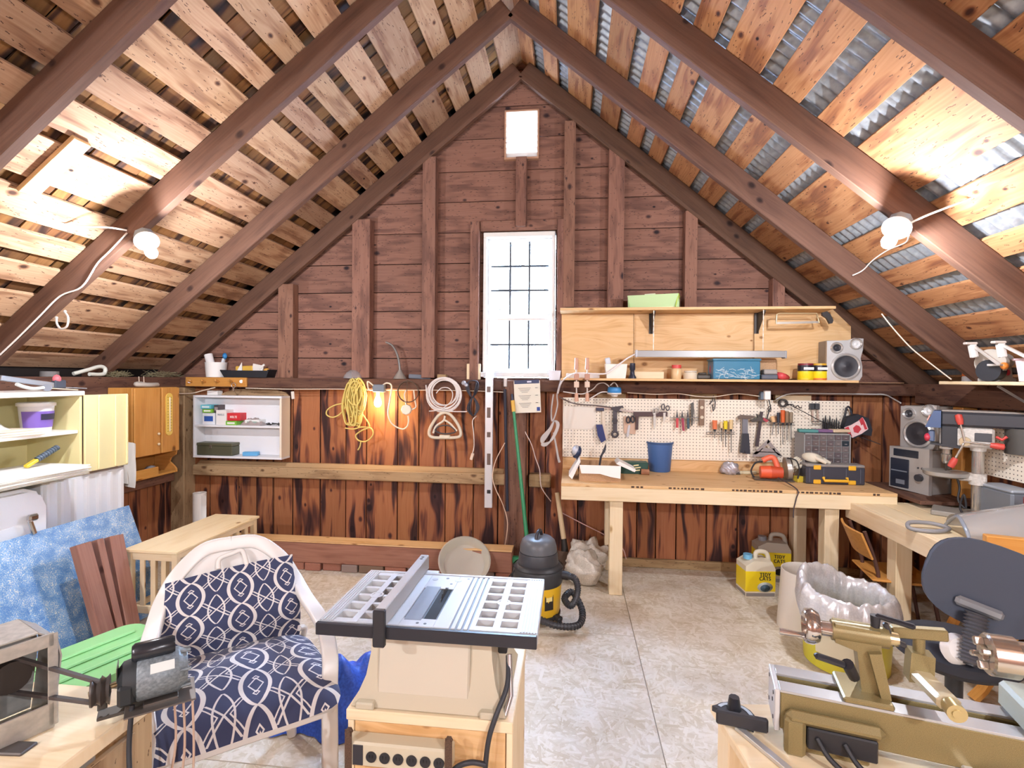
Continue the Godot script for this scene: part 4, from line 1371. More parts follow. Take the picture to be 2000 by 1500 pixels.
func do_left_bench() -> void:
	var y := 0.64
	var x1 := -1.14
	var z0 := 2.955
	var t := thing("rough_workbench", "rough wooden workbench under the belt driven grinder", "workbench")
	put(wd(1.1, 1.15).box(Vector3(x1 - 0.45, y - 0.02, z0 + 0.40), Vector3(0.9, 0.04, 0.8), Basis.IDENTITY, 0.004, 0), "top", M.dustwood, t)
	for q in [[x1 - 0.05, z0 + 0.06], [x1 - 0.05, z0 + 0.74], [x1 - 0.85, z0 + 0.06], [x1 - 0.85, z0 + 0.74]]:
		put(wd(0.9, 1.0).box(Vector3(q[0], (y - 0.04) * 0.5, q[1]), Vector3(0.09, y - 0.04, 0.09), Basis.IDENTITY, 0.004, 1), "leg", M.greyed, t)
	for k in 4:
		put(wd(0.85, 1.1).box(Vector3(x1 + 0.003, 0.30, z0 + 0.16 + 0.15 * k), Vector3(0.018, 0.58, 0.14), Basis.IDENTITY, 0.003, 1), "side_board", M.greyed, t)
	# grinder housing with a belt opening on its right face
	t = thing("belt_guard", "grey steel belt guard housing with dark opening on the rough workbench", "machine housing")
	var hx := -1.395
	var prof := func(g: float) -> PackedVector2Array:
		var p := PackedVector2Array()
		for q in [[0.0, 0.0], [0.15, 0.0], [0.17, 0.20], [0.16, 0.255], [0.12, 0.285], [0.04, 0.285], [0.0, 0.255], [-0.01, 0.2]]:
			p.append(Vector2((q[0] - 0.08) * g, (q[1] - 0.14) * g))
		return p
	var face := Basis(Vector3(0, 0, -1), Vector3.UP, Vector3(1, 0, 0))
	var turn := Basis(Vector3.UP, -0.42)
	var org := py(36, 1462, y) + Vector3(-0.02, 0.142, -0.02)
	var outer: PackedVector2Array = prof.call(1.0)
	# the guard is a bent strip round a hollow
	var shell := mb()
	for k in outer.size():
		var a := outer[k]
		var e := outer[(k + 1) % outer.size()]
		var n2 := Vector2((e - a).y, -(e - a).x).normalized()
		shell.prism(PackedVector2Array([a, e, e - n2 * 0.004 * -1.0, a - n2 * 0.004 * -1.0]), 0.16, Transform3D(turn * face, org - turn * Vector3(0.16, 0, 0)))
	put(shell, "shell", M.tin, t)
	var frame := mb()
	for q in [[-0.075, 0, 0.025, 0.27], [0.072, 0, 0.024, 0.27], [0, 0.118, 0.15, 0.04], [0, -0.105, 0.15, 0.075]]:
		frame.box(org + turn * (face * Vector3(q[0], q[1], 0.002)), Vector3(q[2], q[3], 0.006), turn * face, 0.002)
	put(frame, "front_plate", M.tin, t)
	put(mb().prism(prof.call(0.97), 0.006, Transform3D(turn * face, org - turn * Vector3(0.165, 0, 0))), "back_plate", M.tin, t)
	put(mb().cyl(org + turn * Vector3(-0.1, 0.02, 0), org + turn * Vector3(-0.06, 0.02, 0), 0.045, 0.045, 18), "pulley", mat(0x3a3430, 0.6, 0.4), t)
	put(mb().box(org + turn * Vector3(-0.05, -0.142, 0.06), Vector3(0.26, 0.014, 0.05), turn * Basis(Vector3.UP, 0.5), 0.003), "foot", mat(0x5a5450, 0.5, 0.5), t)
	var gb := Vector3(org.x, y + 0.001, org.z)
	resize(t, 0.86, gb)
	org = gb + (org - gb) * 0.86
	# motor
	t = thing("electric_motor", "grey electric motor with black capacitor cover and belt pulley", "motor")
	var mo := py(296, 1318, 0.735)
	var ax := Vector3(0.76, 0.0, -0.65)
	var sd := Vector3(0.65, 0, 0.76)
	var mx := Transform3D(Basis(sd, ax, sd.cross(ax)), mo)
	put(mb().lathe([Vector2(0, -0.045), Vector2(0.076, -0.045), Vector2(0.08, -0.04), Vector2(0.08, 0.085), Vector2(0.076, 0.09), Vector2(0, 0.09)], 28, mx), "body", M.motorgrey, t)
	put(mb().lathe([Vector2(0, -0.10), Vector2(0.05, -0.10), Vector2(0.07, -0.085), Vector2(0.078, -0.045), Vector2(0, -0.045)], 28, mx), "end_bell", mat(0x2e3336, 0.5, 0.3), t)
	put(mb().lathe([Vector2(0, 0.09), Vector2(0.075, 0.09), Vector2(0.06, 0.115), Vector2(0, 0.118)], 28, mx), "end_bell", M.motorgrey, t)
	for k in 6:
		var a := TAU * k / 6 + 0.3
		put(mb().cyl(mx * Vector3(0.07 * cos(a), 0.085, 0.07 * sin(a)), mx * Vector3(0.07 * cos(a), 0.125, 0.07 * sin(a)), 0.006, 0.006, 8), "bolt", M.motorgrey, t)
	var cap := mo + Vector3(0, 0.098, 0)
	var cx := Transform3D(Basis(sd, ax, sd.cross(ax)), cap)
	put(mb().lathe([Vector2(0, -0.06), Vector2(0.026, -0.06), Vector2(0.034, -0.05), Vector2(0.034, 0.065), Vector2(0.028, 0.075), Vector2(0, 0.075)], 20, cx), "capacitor_cover", mat(0x23272d, 0.25), t)
	put(mb().box(mo - ax * 0.102 + Vector3(0, 0.045, 0) , Vector3(0.075, 0.055, 0.003), Basis(sd, Vector3.UP, sd.cross(Vector3.UP)), 0.001), "rating_plate", mat(0x4e5148, 0.4, 0.3), t)
	put(mb().box(mo - ax * 0.104 + Vector3(0, 0.045, 0), Vector3(0.022, 0.016, 0.003), Basis(sd, Vector3.UP, sd.cross(Vector3.UP))), "red_mark", mat(0xa8473c, 0.5), t)
	put(mb().box(mo + ax * 0.035 + (Vector3(0, 0.052, 0) + sd * 0.064).normalized() * 0.0805, Vector3(0.075, 0.034, 0.002), Basis(ax, ((Vector3(0, 0.064, 0) - sd * 0.052)).normalized(), ax.cross((Vector3(0, 0.064, 0) - sd * 0.052).normalized()))), "rating_label", mat(0xcfd6d2, 0.4), t)
	put(mb().box(mo - ax * 0.075 + sd * 0.062 - Vector3(0, 0.02, 0), Vector3(0.05, 0.075, 0.035), Basis(ax, Vector3.UP, ax.cross(Vector3.UP)), 0.01), "terminal_box", mat(0x24282b, 0.5, 0.2), t)
	put(mb().box(mo + ax * 0.03 - Vector3(0, 0.09, 0) + sd * 0.01, Vector3(0.22, 0.006, 0.17), Basis(ax, Vector3.UP, ax.cross(Vector3.UP)), 0.002).box(mo + ax * 0.03 - Vector3(0, 0.085, 0), Vector3(0.11, 0.014, 0.12), Basis(ax, Vector3.UP, ax.cross(Vector3.UP)), 0.003), "mount_plate", mat(0x6c6660, 0.4, 0.6), t)
	put(mb().box(mo - ax * 0.10 - Vector3(0, 0.099, 0), Vector3(0.12, 0.012, 0.06), Basis(ax, Vector3.UP, ax.cross(Vector3.UP)), 0.002).box(mo - ax * 0.15 - sd * 0.05 - Vector3(0, 0.09, 0), Vector3(0.03, 0.04, 0.012), Basis(ax, Vector3.UP, ax.cross(Vector3.UP)), 0.004), "hinge_plate", mat(0x4a4742, 0.5, 0.5), t)
	var pc := mo - ax * 0.15 - Vector3(0, 0.012, 0)
	var px_ := Transform3D(Basis(sd, ax, sd.cross(ax)), pc)
	put(mb().lathe([Vector2(0, -0.03), Vector2(0.02, -0.03), Vector2(0.045, -0.03), Vector2(0.047, -0.024), Vector2(0.036, -0.012), Vector2(0.047, 0.0), Vector2(0.052, 0.002), Vector2(0.04, 0.014), Vector2(0.052, 0.026), Vector2(0, 0.026)], 28, px_), "pulley", mat(0x4a4440, 0.45, 0.4), t)
	put(mb().cyl(pc - ax * 0.035, mo - ax * 0.09, 0.009), "shaft", mat(0x8d7a58, 0.4, 0.7), t)
	resize(t, 0.7, mo)
	pc = mo + (pc - mo) * 0.7
	# belt: two straight runs joined round both pulleys
	var hc := org + turn * Vector3(-0.08, 0.02, 0)
	var e1 := pc - ax * 0.008
	var g := mb()
	for s in [-1.0, 1.0]:
		g.bar(e1 + Vector3(0, 0.028 * s, 0), hc + Vector3(0, 0.045 * s, 0), 0.010, 0.008)
	for k in 8:
		var a0 := -PI / 2 + PI * k / 8
		var a1 := -PI / 2 + PI * (k + 1) / 8
		var d := (e1 - hc)
		d.y = 0
		d = d.normalized()
		g.bar(e1 + d * 0.028 * cos(a0) + Vector3(0, 0.028 * sin(a0), 0), e1 + d * 0.028 * cos(a1) + Vector3(0, 0.028 * sin(a1), 0), 0.010, 0.008)
		g.bar(hc - d * 0.046 * cos(a0) + Vector3(0, 0.046 * sin(a0), 0), hc - d * 0.046 * cos(a1) + Vector3(0, 0.046 * sin(a1), 0), 0.010, 0.008)
	single(g, "drive_belt", mat(0x4b4543, 0.7), "black rubber drive belt between motor pulley and belt guard", "belt")
	# cord and string hanging from the motor
	single(mb().tube(curve([mo + Vector3(-0.01, -0.05, 0.05), mo + Vector3(0.0, -0.14, 0.07), mo + Vector3(0.03, -0.24, 0.10), mo + Vector3(0.025, -0.40, 0.11), mo + Vector3(-0.03, -0.70, 0.13)], 6), 0.006, 7), "motor_cord", mat(0x24262a, 0.6), "black power cord hanging down from the grey motor", "cord")
	for k in 3:
		var o := mo + ax * (0.05 + 0.02 * k) - Vector3(0, 0.068, 0) + sd * (0.03 + 0.015 * k)
		single(mb().tube(curve([o, o + Vector3(0.004, -0.12, 0), o + Vector3(-0.012 + 0.01 * k, -0.28, 0.01), o + Vector3(0.0, -0.5, 0.0)], 5), 0.003, 6), "string", mat(0xb49a86, 0.9), "frayed brown string below the motor, " + ["nearest its power cord", "between two other strings", "nearest the armchair cushion"][k], "string", "strings below the motor")

# ---------------------------------------------------------------- along the back wall, left of the workbench
const BY := 1.513   # top of the tie beam
func pbox(x0: float, y0: float, x1: float, y1: float, z: float, d: float, bev := 0.003, m: MB = null) -> MB:
	# a box whose front face is that pixel rectangle on the plane z, d deep behind it
	var a := pz((x0 + x1) * 0.5, y1, z)
	var e := pz((x0 + x1) * 0.5, y0, z)
	var l := pz(x0, (y0 + y1) * 0.5, z).x
	var r := pz(x1, (y0 + y1) * 0.5, z).x
	return (m if m else mb()).box(Vector3((l + r) * 0.5, (a.y + e.y) * 0.5, z - d * 0.5), Vector3(r - l, e.y - a.y, d), Basis.IDENTITY, bev)

func do_peg_rail() -> void:
	var t := thing("peg_rail", "orange pine peg rail screwed to the tie beam by the corner", "peg rail")
	var bo := put(pbox(362, 737, 481, 755, 0.142, 0.02, 0.003, wd(1.05, 1.1)), "board", M.oak, t)
	for k in 4:
		var o := pz(375 + k * 26.5, 746, 0.142)
		put(mb().cyl(o, o + Vector3(0, 0.012, 0.045), 0.007, 0.009, 8).ball(o + Vector3(0, 0.013, 0.048), Vector3.ONE * 0.011, 8), "peg", M.oak, t)
	for q in [370, 471]:
		put(mb().cyl(pz(q, 745, 0.142), pz(q, 745, 0.147), 0.014, 0.014, 12), "screw_cap", mat(0xcfcfd2, 0.3, 0.5), bo)
	var r := pz(456, 752, 0.17)
	single(mb().tube(curve([r + Vector3(0, 0.02, 0), r + Vector3(0.02, 0, 0), r + Vector3(0, -0.025, 0), r + Vector3(-0.02, 0, 0)], 5, true), 0.003, 6, true).box(r + Vector3(0, -0.035, 0), Vector3(0.014, 0.03, 0.004)), "key_ring", mat(0xb9bcc0, 0.25, 0.8), "small key ring hanging on the last peg of the rail", "keys")
	# bucket with a roll of paper and a brush
	var c := pz(422, 737, 0.07)
	c.y = BY
	t = thing("white_bucket", "small white plastic bucket on the tie beam", "bucket")
	put(mb().lathe([Vector2(0, 0), Vector2(0.078, 0), Vector2(0.088, 0.125), Vector2(0.09, 0.13), Vector2(0.082, 0.13), Vector2(0.073, 0.008), Vector2(0, 0.008)], 24, Transform3D(Basis.IDENTITY, c)), "body", mat(0xf3f2ee, 0.4), t)
	single(mb().cyl(c + Vector3(-0.02, 0.012, 0), c + Vector3(-0.075, 0.20, 0.0), 0.034, 0.034, 16), "paper_tube", mat(0xf0efed, 0.7), "white paper tube sticking out of the small white bucket", "paper tube")
	t = thing("paint_brush", "white brush with blue tip standing in the small white bucket", "brush")
	put(mb().bar(c + Vector3(0.03, 0.02, 0), c + Vector3(0.075, 0.165, 0), 0.03, 0.02, Vector3.UP, 0.005), "handle", mat(0xdfe6ec, 0.5), t)
	put(mb().ball(c + Vector3(0.082, 0.185, 0), Vector3(0.022, 0.03, 0.014), 10), "tip", mat(0x3f8fd0, 0.5), t)
	# black tray with oddments
	t = thing("paint_tray", "black plastic paint tray on the tie beam beside the white bucket", "tray")
	var a := pz(438, 735, 0.1)
	var e := pz(526, 735, 0.1)
	var wx := (e.x - a.x) * 0.5
	var cx := (a.x + e.x) * 0.5
	put(mb().prism(PackedVector2Array([Vector2(-wx + 0.02, 0), Vector2(wx - 0.01, 0), Vector2(wx + 0.012, 0.068), Vector2(wx, 0.068), Vector2(wx - 0.02, 0.012), Vector2(-wx + 0.03, 0.012), Vector2(-wx - 0.008, 0.064), Vector2(-wx - 0.02, 0.064)]), 0.15, Transform3D(Basis.IDENTITY, Vector3(cx, BY, -0.02))).prism(PackedVector2Array([Vector2(-wx + 0.02, 0), Vector2(wx - 0.01, 0), Vector2(wx + 0.012, 0.06), Vector2(-wx - 0.02, 0.06)]), 0.006, Transform3D(Basis.IDENTITY, Vector3(cx, BY, 0.125))), "body", mat(0x23262c, 0.45), t)
	single(mb().box(Vector3(cx - 0.04, BY + 0.075, 0.06), Vector3(0.16, 0.05, 0.05), Basis(Vector3.BACK, 0.04), 0.008), "sponge", mat(0xd9ae4a, 0.9), "yellow sponge sticking out of the black paint tray", "sponge")
	single(mb().prism(PackedVector2Array([Vector2(0, 0), Vector2(0.055, 0), Vector2(0.05, 0.085)]), 0.006, Transform3D(Basis.IDENTITY, Vector3(cx - 0.10, BY + 0.045, 0.09))), "card_wedge", mat(0xeeece6, 0.7), "white pointed card standing in the black paint tray", "card")
	single(mb().box(Vector3(cx + 0.085, BY + 0.08, 0.07), Vector3(0.10, 0.065, 0.012), Basis(Vector3.BACK, -0.2), 0.002).box(Vector3(cx + 0.125, BY + 0.095, 0.075), Vector3(0.06, 0.02, 0.012), Basis(Vector3.BACK, 0.6), 0.002), "folded_paper", mat(0xe6e0d8, 0.8), "folded white paper standing in the black paint tray", "paper")
	single(mb().ball(Vector3(cx + 0.165, BY + 0.062, 0.07), Vector3(0.03, 0.02, 0.02), 10), "wooden_bead", mat(0xd9a24a, 0.5), "small yellow knob in the end of the black paint tray", "knob")

func do_white_shelf() -> void:
	var xr := pz(566, 835, 0.03).x
	var zf := px(549, 835, xr).z
	var xl := pz(376, 835, zf).x
	var yt := pz(460, 773, zf).y
	var yb := pz(460, 896, zf).y
	var t := thing("wall_shelf_box", "white open wall shelf box with boxes of fixings on the plank wall", "shelf")
	var w := mat(0xe9ebef, 0.45)
	for q in [[yt - 0.009, "top"], [yb + 0.009, "bottom"], [pz(460, 833, zf).y, "shelf"]]:
		put(mb().box(Vector3((xl + xr) * 0.5, q[0], zf * 0.5 + 0.01), Vector3(xr - xl - (0.03 if q[1] == "shelf" else 0.0), 0.018, zf - 0.03), Basis.IDENTITY, 0.002), q[1], w, t)
	for x in [xl + 0.009, xr - 0.009]:
		put(mb().box(Vector3(x, (yt + yb) * 0.5, zf * 0.5 + 0.01), Vector3(0.018, yt - yb - 0.037, zf - 0.03), Basis.IDENTITY, 0.002), "side_panel", w if x < -3 else mat(0xeadfcb, 0.5), t)
	put(mb().box(Vector3((xl + xr) * 0.5, (yt + yb) * 0.5, 0.035), Vector3(xr - xl - 0.04, yt - yb - 0.04, 0.008)), "back_panel", w, t)
	var y1 := pz(460, 833, zf).y + 0.009
	var y0 := yb + 0.018
	# scalloped grey board behind its top
	var bp := PackedVector2Array([Vector2(xl + 0.15, yt), Vector2(xr, yt), Vector2(xr - 0.03, yt + 0.03), Vector2(xr - 0.14, yt + 0.055), Vector2(xl + 0.3, yt + 0.055)])
	single(wd(0.8, 0.85).prism(bp, 0.015, Transform3D(Basis.IDENTITY, Vector3(0, 0, 0.03))), "backing_board", M.greyed, "grey shaped board behind the top of the white wall shelf", "board")
	single(mb().box(Vector3(xl + 0.135, yt + 0.02, zf - 0.1), Vector3(0.10, 0.038, 0.07), Basis.IDENTITY, 0.003), "small_box", mat(0xece9e4, 0.6), "small white carton on top of the white wall shelf", "box")
	# boxes on the upper shelf: [x0, width, y0, height, colour, name, label]
	var s := (xr - xl) / 173.0
	var items := [
		[389, 25, 0.0, 0.10, 0xe7ebf0, "white and blue carton of fixings, bottom of the stack in the wall shelf", 0x2f5cb0],
		[391, 19, 0.103, 0.032, 0x86c440, "flat green carton lying on the blue carton in the wall shelf", 0xe8efe0],
		[389, 21, 0.137, 0.035, 0x5fb8c8, "flat turquoise carton, topmost of the stack in the wall shelf", 0xd8e8ea],
		[412, 9, 0.105, 0.065, 0x4c4448, "small dark carton beside the turquoise one in the wall shelf", 0x9a9090],
		[418, 20, 0.0, 0.128, 0xe9e7e4, "tall white carton lettered for nails in the wall shelf", 0],
		[439, 21, 0.0, 0.035, 0x7cc043, "low green carton under the red one in the wall shelf", 0xe8efe0],
		[438, 26, 0.037, 0.065, 0xcf3038, "red carton with white lettering in the wall shelf", 0],
		[475, 28, 0.0, 0.048, 0xe8ecea, "low white carton before the screw bag in the wall shelf", 0x9ab0a8]]
	for k in items.size():
		var q: Array = items[k]
		var x: float = xl + (q[0] - 376) * s
		var b := thing("fixings_carton", q[5], "carton", "cartons in the wall shelf")
		var zz := zf - 0.09 + 0.012 * (k % 3)
		put(mb().box(Vector3(x + q[1] * s * 0.5, y1 + q[2] + q[3] * 0.5, zz), Vector3(q[1] * s, q[3], 0.10), Basis.IDENTITY, 0.002), "box", mat(q[4], 0.5), b)
		if q[6]:
			put(mb().box(Vector3(x + q[1] * s * 0.5, y1 + q[2] + q[3] * 0.5, zz + 0.0505), Vector3(q[1] * s * 0.7, q[3] * 0.45, 0.001)), "label", mat(q[6], 0.5), b)
		if k == 4:
			lettering("NAILS", 0.022, 0.001, Vector3(x + q[1] * s * 0.5, y1 + 0.088, zz + 0.051), Basis.IDENTITY, mat(0x7d8690, 0.6), b)
		if k == 6:
			lettering("HILTI", 0.026, 0.001, Vector3(x + q[1] * s * 0.5, y1 + q[2] + 0.032, zz + 0.051), Basis.IDENTITY, mat(0xf4f0ee, 0.6), b)
	var bl := xl + (384 + 14 - 376) * s
	single(mb().sheet(12, 8, func(u, v): return Vector3(xl + (466 - 376) * s + 0.20 * u, y1 + 0.001 + 0.07 * pow(maxf(sin(PI * u), 0), 0.5) * pow(maxf(sin(PI * v), 0), 0.5) * (0.75 + 0.25 * sin(u * 17 + v * 7)), 0.05 + 0.1 * v)), "screw_bag", mat(0xa59a98, 0.5), "clear bag full of screws in the wall shelf", "bag")
	var sc := mb()
	for k in 26:
		var o := Vector3(xl + (515 - 376) * s + rng.randf() * 0.15, y1 + 0.008 + rng.randf() * 0.012, zf - 0.08 + rng.randf() * 0.05)
		var d := Vector3(rng.randf_range(-1, 1), rng.randf_range(-0.2, 0.3), rng.randf_range(-1, 1)).normalized() * 0.018
		sc.cyl(o - d, o + d, 0.003, 0.003, 5)
	var so := single(sc, "loose_bolts", mat(0x3a3836, 0.5, 0.4), "loose dark bolts lying on the wall shelf's middle board", "bolts")
	so.set_meta("kind", "stuff")
	# green cash box
	t = thing("metal_cash_box", "olive green metal cash box on the bottom of the wall shelf", "cash box")
	var cw := 70 * s
	put(mb().box(Vector3(xl + 0.02 + cw * 0.5, y0 + 0.042, zf - 0.10), Vector3(cw, 0.08, 0.15), Basis.IDENTITY, 0.004), "body", mat(0x5a5a46, 0.45, 0.2), t)
	put(mb().box(Vector3(xl + 0.02 + cw * 0.5, y0 + 0.096, zf - 0.10), Vector3(cw + 0.006, 0.026, 0.156), Basis.IDENTITY, 0.005), "lid", mat(0x5f5f4a, 0.45, 0.2), t)
	put(mb().box(Vector3(xl + 0.02 + cw * 0.4, y0 + 0.078, zf - 0.022), Vector3(0.022, 0.03, 0.006), Basis.IDENTITY, 0.002), "latch", mat(0x9a958a, 0.3, 0.8), t)
	single(mb().box(Vector3(xl + (480 - 376) * s, y0 + 0.017, zf - 0.08), Vector3(0.125, 0.033, 0.05), Basis(Vector3.UP, 0.2), 0.002), "blue_carton", mat(0x5fa8d8, 0.5), "pale blue flat carton on the bottom of the wall shelf", "carton")

func do_hung_things() -> void:
	var z := 0.15
	# yellow rope: many hanging loops
	var g := mb()
	for k in 24:
		var w := rng.randf_range(4, 15)
		var xx := 692 + rng.randf_range(-12, 12)
		var top := rng.randf_range(738, 752)
		var low := rng.randf_range(790, 832)
		var zz := z + rng.randf_range(-0.02, 0.03)
		g.tube(curve([pz(xx, top, zz + 0.02), pz(xx + w, (top + low) * 0.5 - 8, zz), pz(xx + w * 0.6, low - 4, zz), pz(xx, low, zz), pz(xx - w * 0.6, low - 6, zz), pz(xx - w, (top + low) * 0.5, zz)], 5, true), 0.0065, 6, true)
	g.tube(curve(pxpath([[672, 788], [655, 791], [640, 800], [638, 810], [650, 815], [665, 808], [678, 790]], z), 5), 0.006, 6)
	g.tube(curve(pxpath([[705, 805], [722, 832], [708, 840], [695, 850], [700, 860], [715, 862], [728, 850], [725, 837], [708, 834], [690, 838], [674, 836]], z + 0.01), 5), 0.006, 6)
	g.tube(curve(pxpath([[705, 861], [703, 872], [699, 879]], z + 0.01), 4), 0.006, 6)
	single(g, "yellow_rope", mat(0xdcc670, 0.75), "tangled bundle of yellow rope hanging from the tie beam", "rope")
	# clear plastic dome behind it
	var c := pz(692, 737, 0.06)
	single(mb().lathe([Vector2(0, 0.075), Vector2(0.03, 0.07), Vector2(0.06, 0.05), Vector2(0.08, 0.02), Vector2(0.085, 0.0), Vector2(0.0, 0.0)], 22, Transform3D(Basis.IDENTITY, Vector3(c.x, BY, 0.075))), "clear_dome", M.frost, "clear grey plastic dome on the tie beam behind the rope", "plastic dome")
	# small hanging work light, lit
	var t := thing("hanging_work_light", "small lit warm bulb in a grey socket hanging from the tie beam", "lamp")
	put(pbox(727, 751, 750, 766, 0.17, 0.05, 0.005), "socket_box", mat(0x76808a, 0.45), t)
	var bo := pz(738, 766, 0.145)
	put(mb().lathe([Vector2(0.012, 0), Vector2(0.014, -0.03), Vector2(0.026, -0.06), Vector2(0.032, -0.085), Vector2(0.028, -0.11), Vector2(0.014, -0.124), Vector2(0, -0.126)], 18, Transform3D(Basis.IDENTITY, bo)), "bulb", M.warmbulb, t)
	put(mb().tube(curve(pxpath([[729, 753], [718, 745], [720, 760], [728, 762]], 0.17), 5), 0.006, 7), "cord", mat(0xe9dcc4, 0.5), t)
	put(mb().tube(curve(pxpath([[748, 752], [756, 748], [765, 754], [762, 780], [758, 808], [766, 828], [785, 838], [795, 833], [798, 822], [797, 812]], 0.16), 6), 0.0065, 7), "cord", mat(0xe9dcc4, 0.5), t)
	bulb_light(bo + Vector3(0, -0.08, 0), 0.22, 0xffd9a0, t)
	t = thing("round_plug", "cream octagonal timer plug hanging below a wire ring", "plug")
	var o := pz(794, 800, 0.16)
	put(mb().lathe([Vector2(0, -0.02), Vector2(0.038, -0.02), Vector2(0.044, -0.014), Vector2(0.044, 0.014), Vector2(0.038, 0.02), Vector2(0, 0.02)], 8, Transform3D(Basis(Vector3.RIGHT, PI / 2), o)), "body", mat(0xeee2cc, 0.4), t)
	put(mb().tube(curve(pxpath([[793, 790], [790, 772], [793, 762]], 0.15), 5), 0.006, 7), "cord", mat(0xe9dcc4, 0.5), t)
	put(mb().tube(curve(pxpath([[803, 800], [812, 795], [810, 780], [808, 762]], 0.15), 5), 0.006, 7), "cord", mat(0xe9dcc4, 0.5), t)
	# gooseneck cone lamp and wire ring
	t = thing("gooseneck_lamp", "grey gooseneck lamp with cone shade standing on the tie beam", "lamp")
	c = pz(781, 739, 0.08)
	put(mb().lathe([Vector2(0.055, 0), Vector2(0.05, 0.012), Vector2(0.016, 0.065), Vector2(0.012, 0.075), Vector2(0, 0.076), ], 20, Transform3D(Basis.IDENTITY, Vector3(c.x, BY, 0.08))), "cone_shade", mat(0x9a938a, 0.5, 0.2), t)
	put(mb().tube(curve([Vector3(c.x, BY + 0.07, 0.08), pz(779, 705, 0.08), pz(774, 688, 0.09), pz(765, 674, 0.11), pz(753, 668, 0.13)], 6), 0.010, 8, false, 0.008), "gooseneck", mat(0x85837f, 0.45, 0.4), t)
	g = mb()
	o = pz(797, 765, 0.15)
	for r in [0.088, 0.086]:
		var ring := []
		for k in 28:
			ring.append(o + Vector3(cos(TAU * k / 28) * r, sin(TAU * k / 28) * r, (r - 0.087) * 4))
		g.tube(ring, 0.004, 6, true)
	g.tube([pz(795, 742, 0.15), pz(795, 790, 0.155)], 0.003, 5)
	single(g, "wire_ring", mat(0x5a4a3c, 0.5, 0.4), "thin dark wire ring hanging below the gooseneck lamp", "ring")
	# white cable coil
	g = mb()
	o = pz(867, 766, 0.15)
	for k in 8:
		var ring := []
		var r := 0.105 + 0.006 * k
		var oo := o + Vector3(rng.randf_range(-0.008, 0.008), rng.randf_range(-0.014, 0.006) - 0.003 * k, rng.randf_range(-0.012, 0.012))
		for j in 30:
			ring.append(oo + Vector3(cos(TAU * j / 30) * r, sin(TAU * j / 30) * r * 0.98, 0))
		g.tube(ring, 0.0055, 6, true)
	g.tube(curve(pxpath([[832, 752], [836, 780], [852, 797], [875, 803], [900, 804], [912, 804]], 0.17), 5), 0.005, 6)
	g.tube(curve(pxpath([[838, 803], [850, 802], [862, 799], [880, 785], [884, 768], [876, 758], [862, 758], [852, 768]], 0.17), 5), 0.004, 6)
	single(g, "cable_coil", mat(0xe6dfda, 0.5), "coil of white electric cable hanging from the tie beam", "cable")
	single(wd(0.9, 1).box(Vector3(pz(864, 728, 0.08).x, BY + 0.02, 0.08), Vector3(0.075, 0.04, 0.06), Basis.IDENTITY, 0.004), "wood_block", M.greyed, "small grey wooden block on the tie beam above the cable coil", "block")
	# triangular cream winder
	t = thing("cord_winder", "cream triangular plastic cord winder hanging under the cable coil", "cord winder")
	var tri := curve(pxpath([[869, 806], [882, 812], [896, 832], [900, 848], [893, 854], [869, 855], [845, 854], [838, 847], [842, 832], [856, 812]], 0.15), 4, true)
	put(mb().tube(tri, 0.013, 8, true), "frame", mat(0xd9cdb6, 0.5), t)
	put(mb().tube(curve(pxpath([[869, 812], [866, 822], [852, 832], [846, 846]], 0.15), 4), 0.009, 7).tube(curve(pxpath([[868, 820], [880, 828], [892, 842]], 0.15), 4), 0.009, 7), "rib", mat(0xe2d7c2, 0.5), t)
	put(mb().tube(curve(pxpath([[850, 840], [860, 832], [878, 832], [890, 843], [875, 847], [860, 846]], 0.155), 4, true), 0.006, 6, true), "wound_cord", mat(0x4a4644, 0.6), t)
	put(mb().box(pz(869, 853, 0.15), Vector3(0.09, 0.03, 0.035), Basis.IDENTITY, 0.006), "base", mat(0xe0d5bd, 0.5), t)
	# black cord bundle
	g = mb()
	for k in 8:
		var w := rng.randf_range(6, 13)
		g.tube(curve([pz(922, 776, 0.16), pz(922 + w, 760, 0.16 + 0.004 * k), pz(926 + w * 0.5, 745, 0.16), pz(916, 745, 0.165), pz(922 - w, 758, 0.16)], 4, true), 0.0045, 5, true)
		g.tube(curve([pz(924, 776, 0.16), pz(924 + w, 795, 0.16), pz(925, 812, 0.165), pz(924 - w, 798, 0.16 + 0.004 * k)], 4, true), 0.0045, 5, true)
	single(g, "black_cord_bundle", mat(0x32323c, 0.5), "bound bundle of black cord hanging beside the cable coil", "cord")
	single(mb().ball(pz(906, 748, 0.15), Vector3(0.022, 0.02, 0.02), 10).ball(pz(911, 752, 0.16), Vector3(0.018, 0.016, 0.018), 10), "glass_insulator", mat(0xb9bcc6, 0.15, 0.3), "small shiny insulator knob on the tie beam beside the black cord", "insulator")
	t = thing("pull_cord", "white pull cord with wooden toggle hanging on the plank wall", "pull cord")
	put(mb().tube(curve(pxpath([[931, 812], [923, 822], [925, 845], [926, 870], [923, 886]], 0.1), 5), 0.004, 6), "cord", mat(0xe6dcd4, 0.6), t)
	put(mb().bar(pz(924, 885, 0.1), pz(920, 898, 0.1), 0.024, 0.024, Vector3.RIGHT, 0.004), "toggle", mat(0xdcc8b4, 0.5), t)
	# spirit level
	t = thing("spirit_level", "long aluminium spirit level hanging upright beside the post", "spirit level")
	put(pbox(947, 720, 962, 992, 0.18, 0.03, 0.002), "body", mat(0xdcdcde, 0.35, 0.45), t)
	for q in [[755, 766], [796, 816], [844, 854], [886, 908], [957, 964]]:
		put(pbox(951, q[0], 958, q[1], 0.1815, 0.006, 0.001), "vial_window", mat(0x6b5a52 if q[1] - q[0] > 8 else 0x2f2e30, 0.3), t)
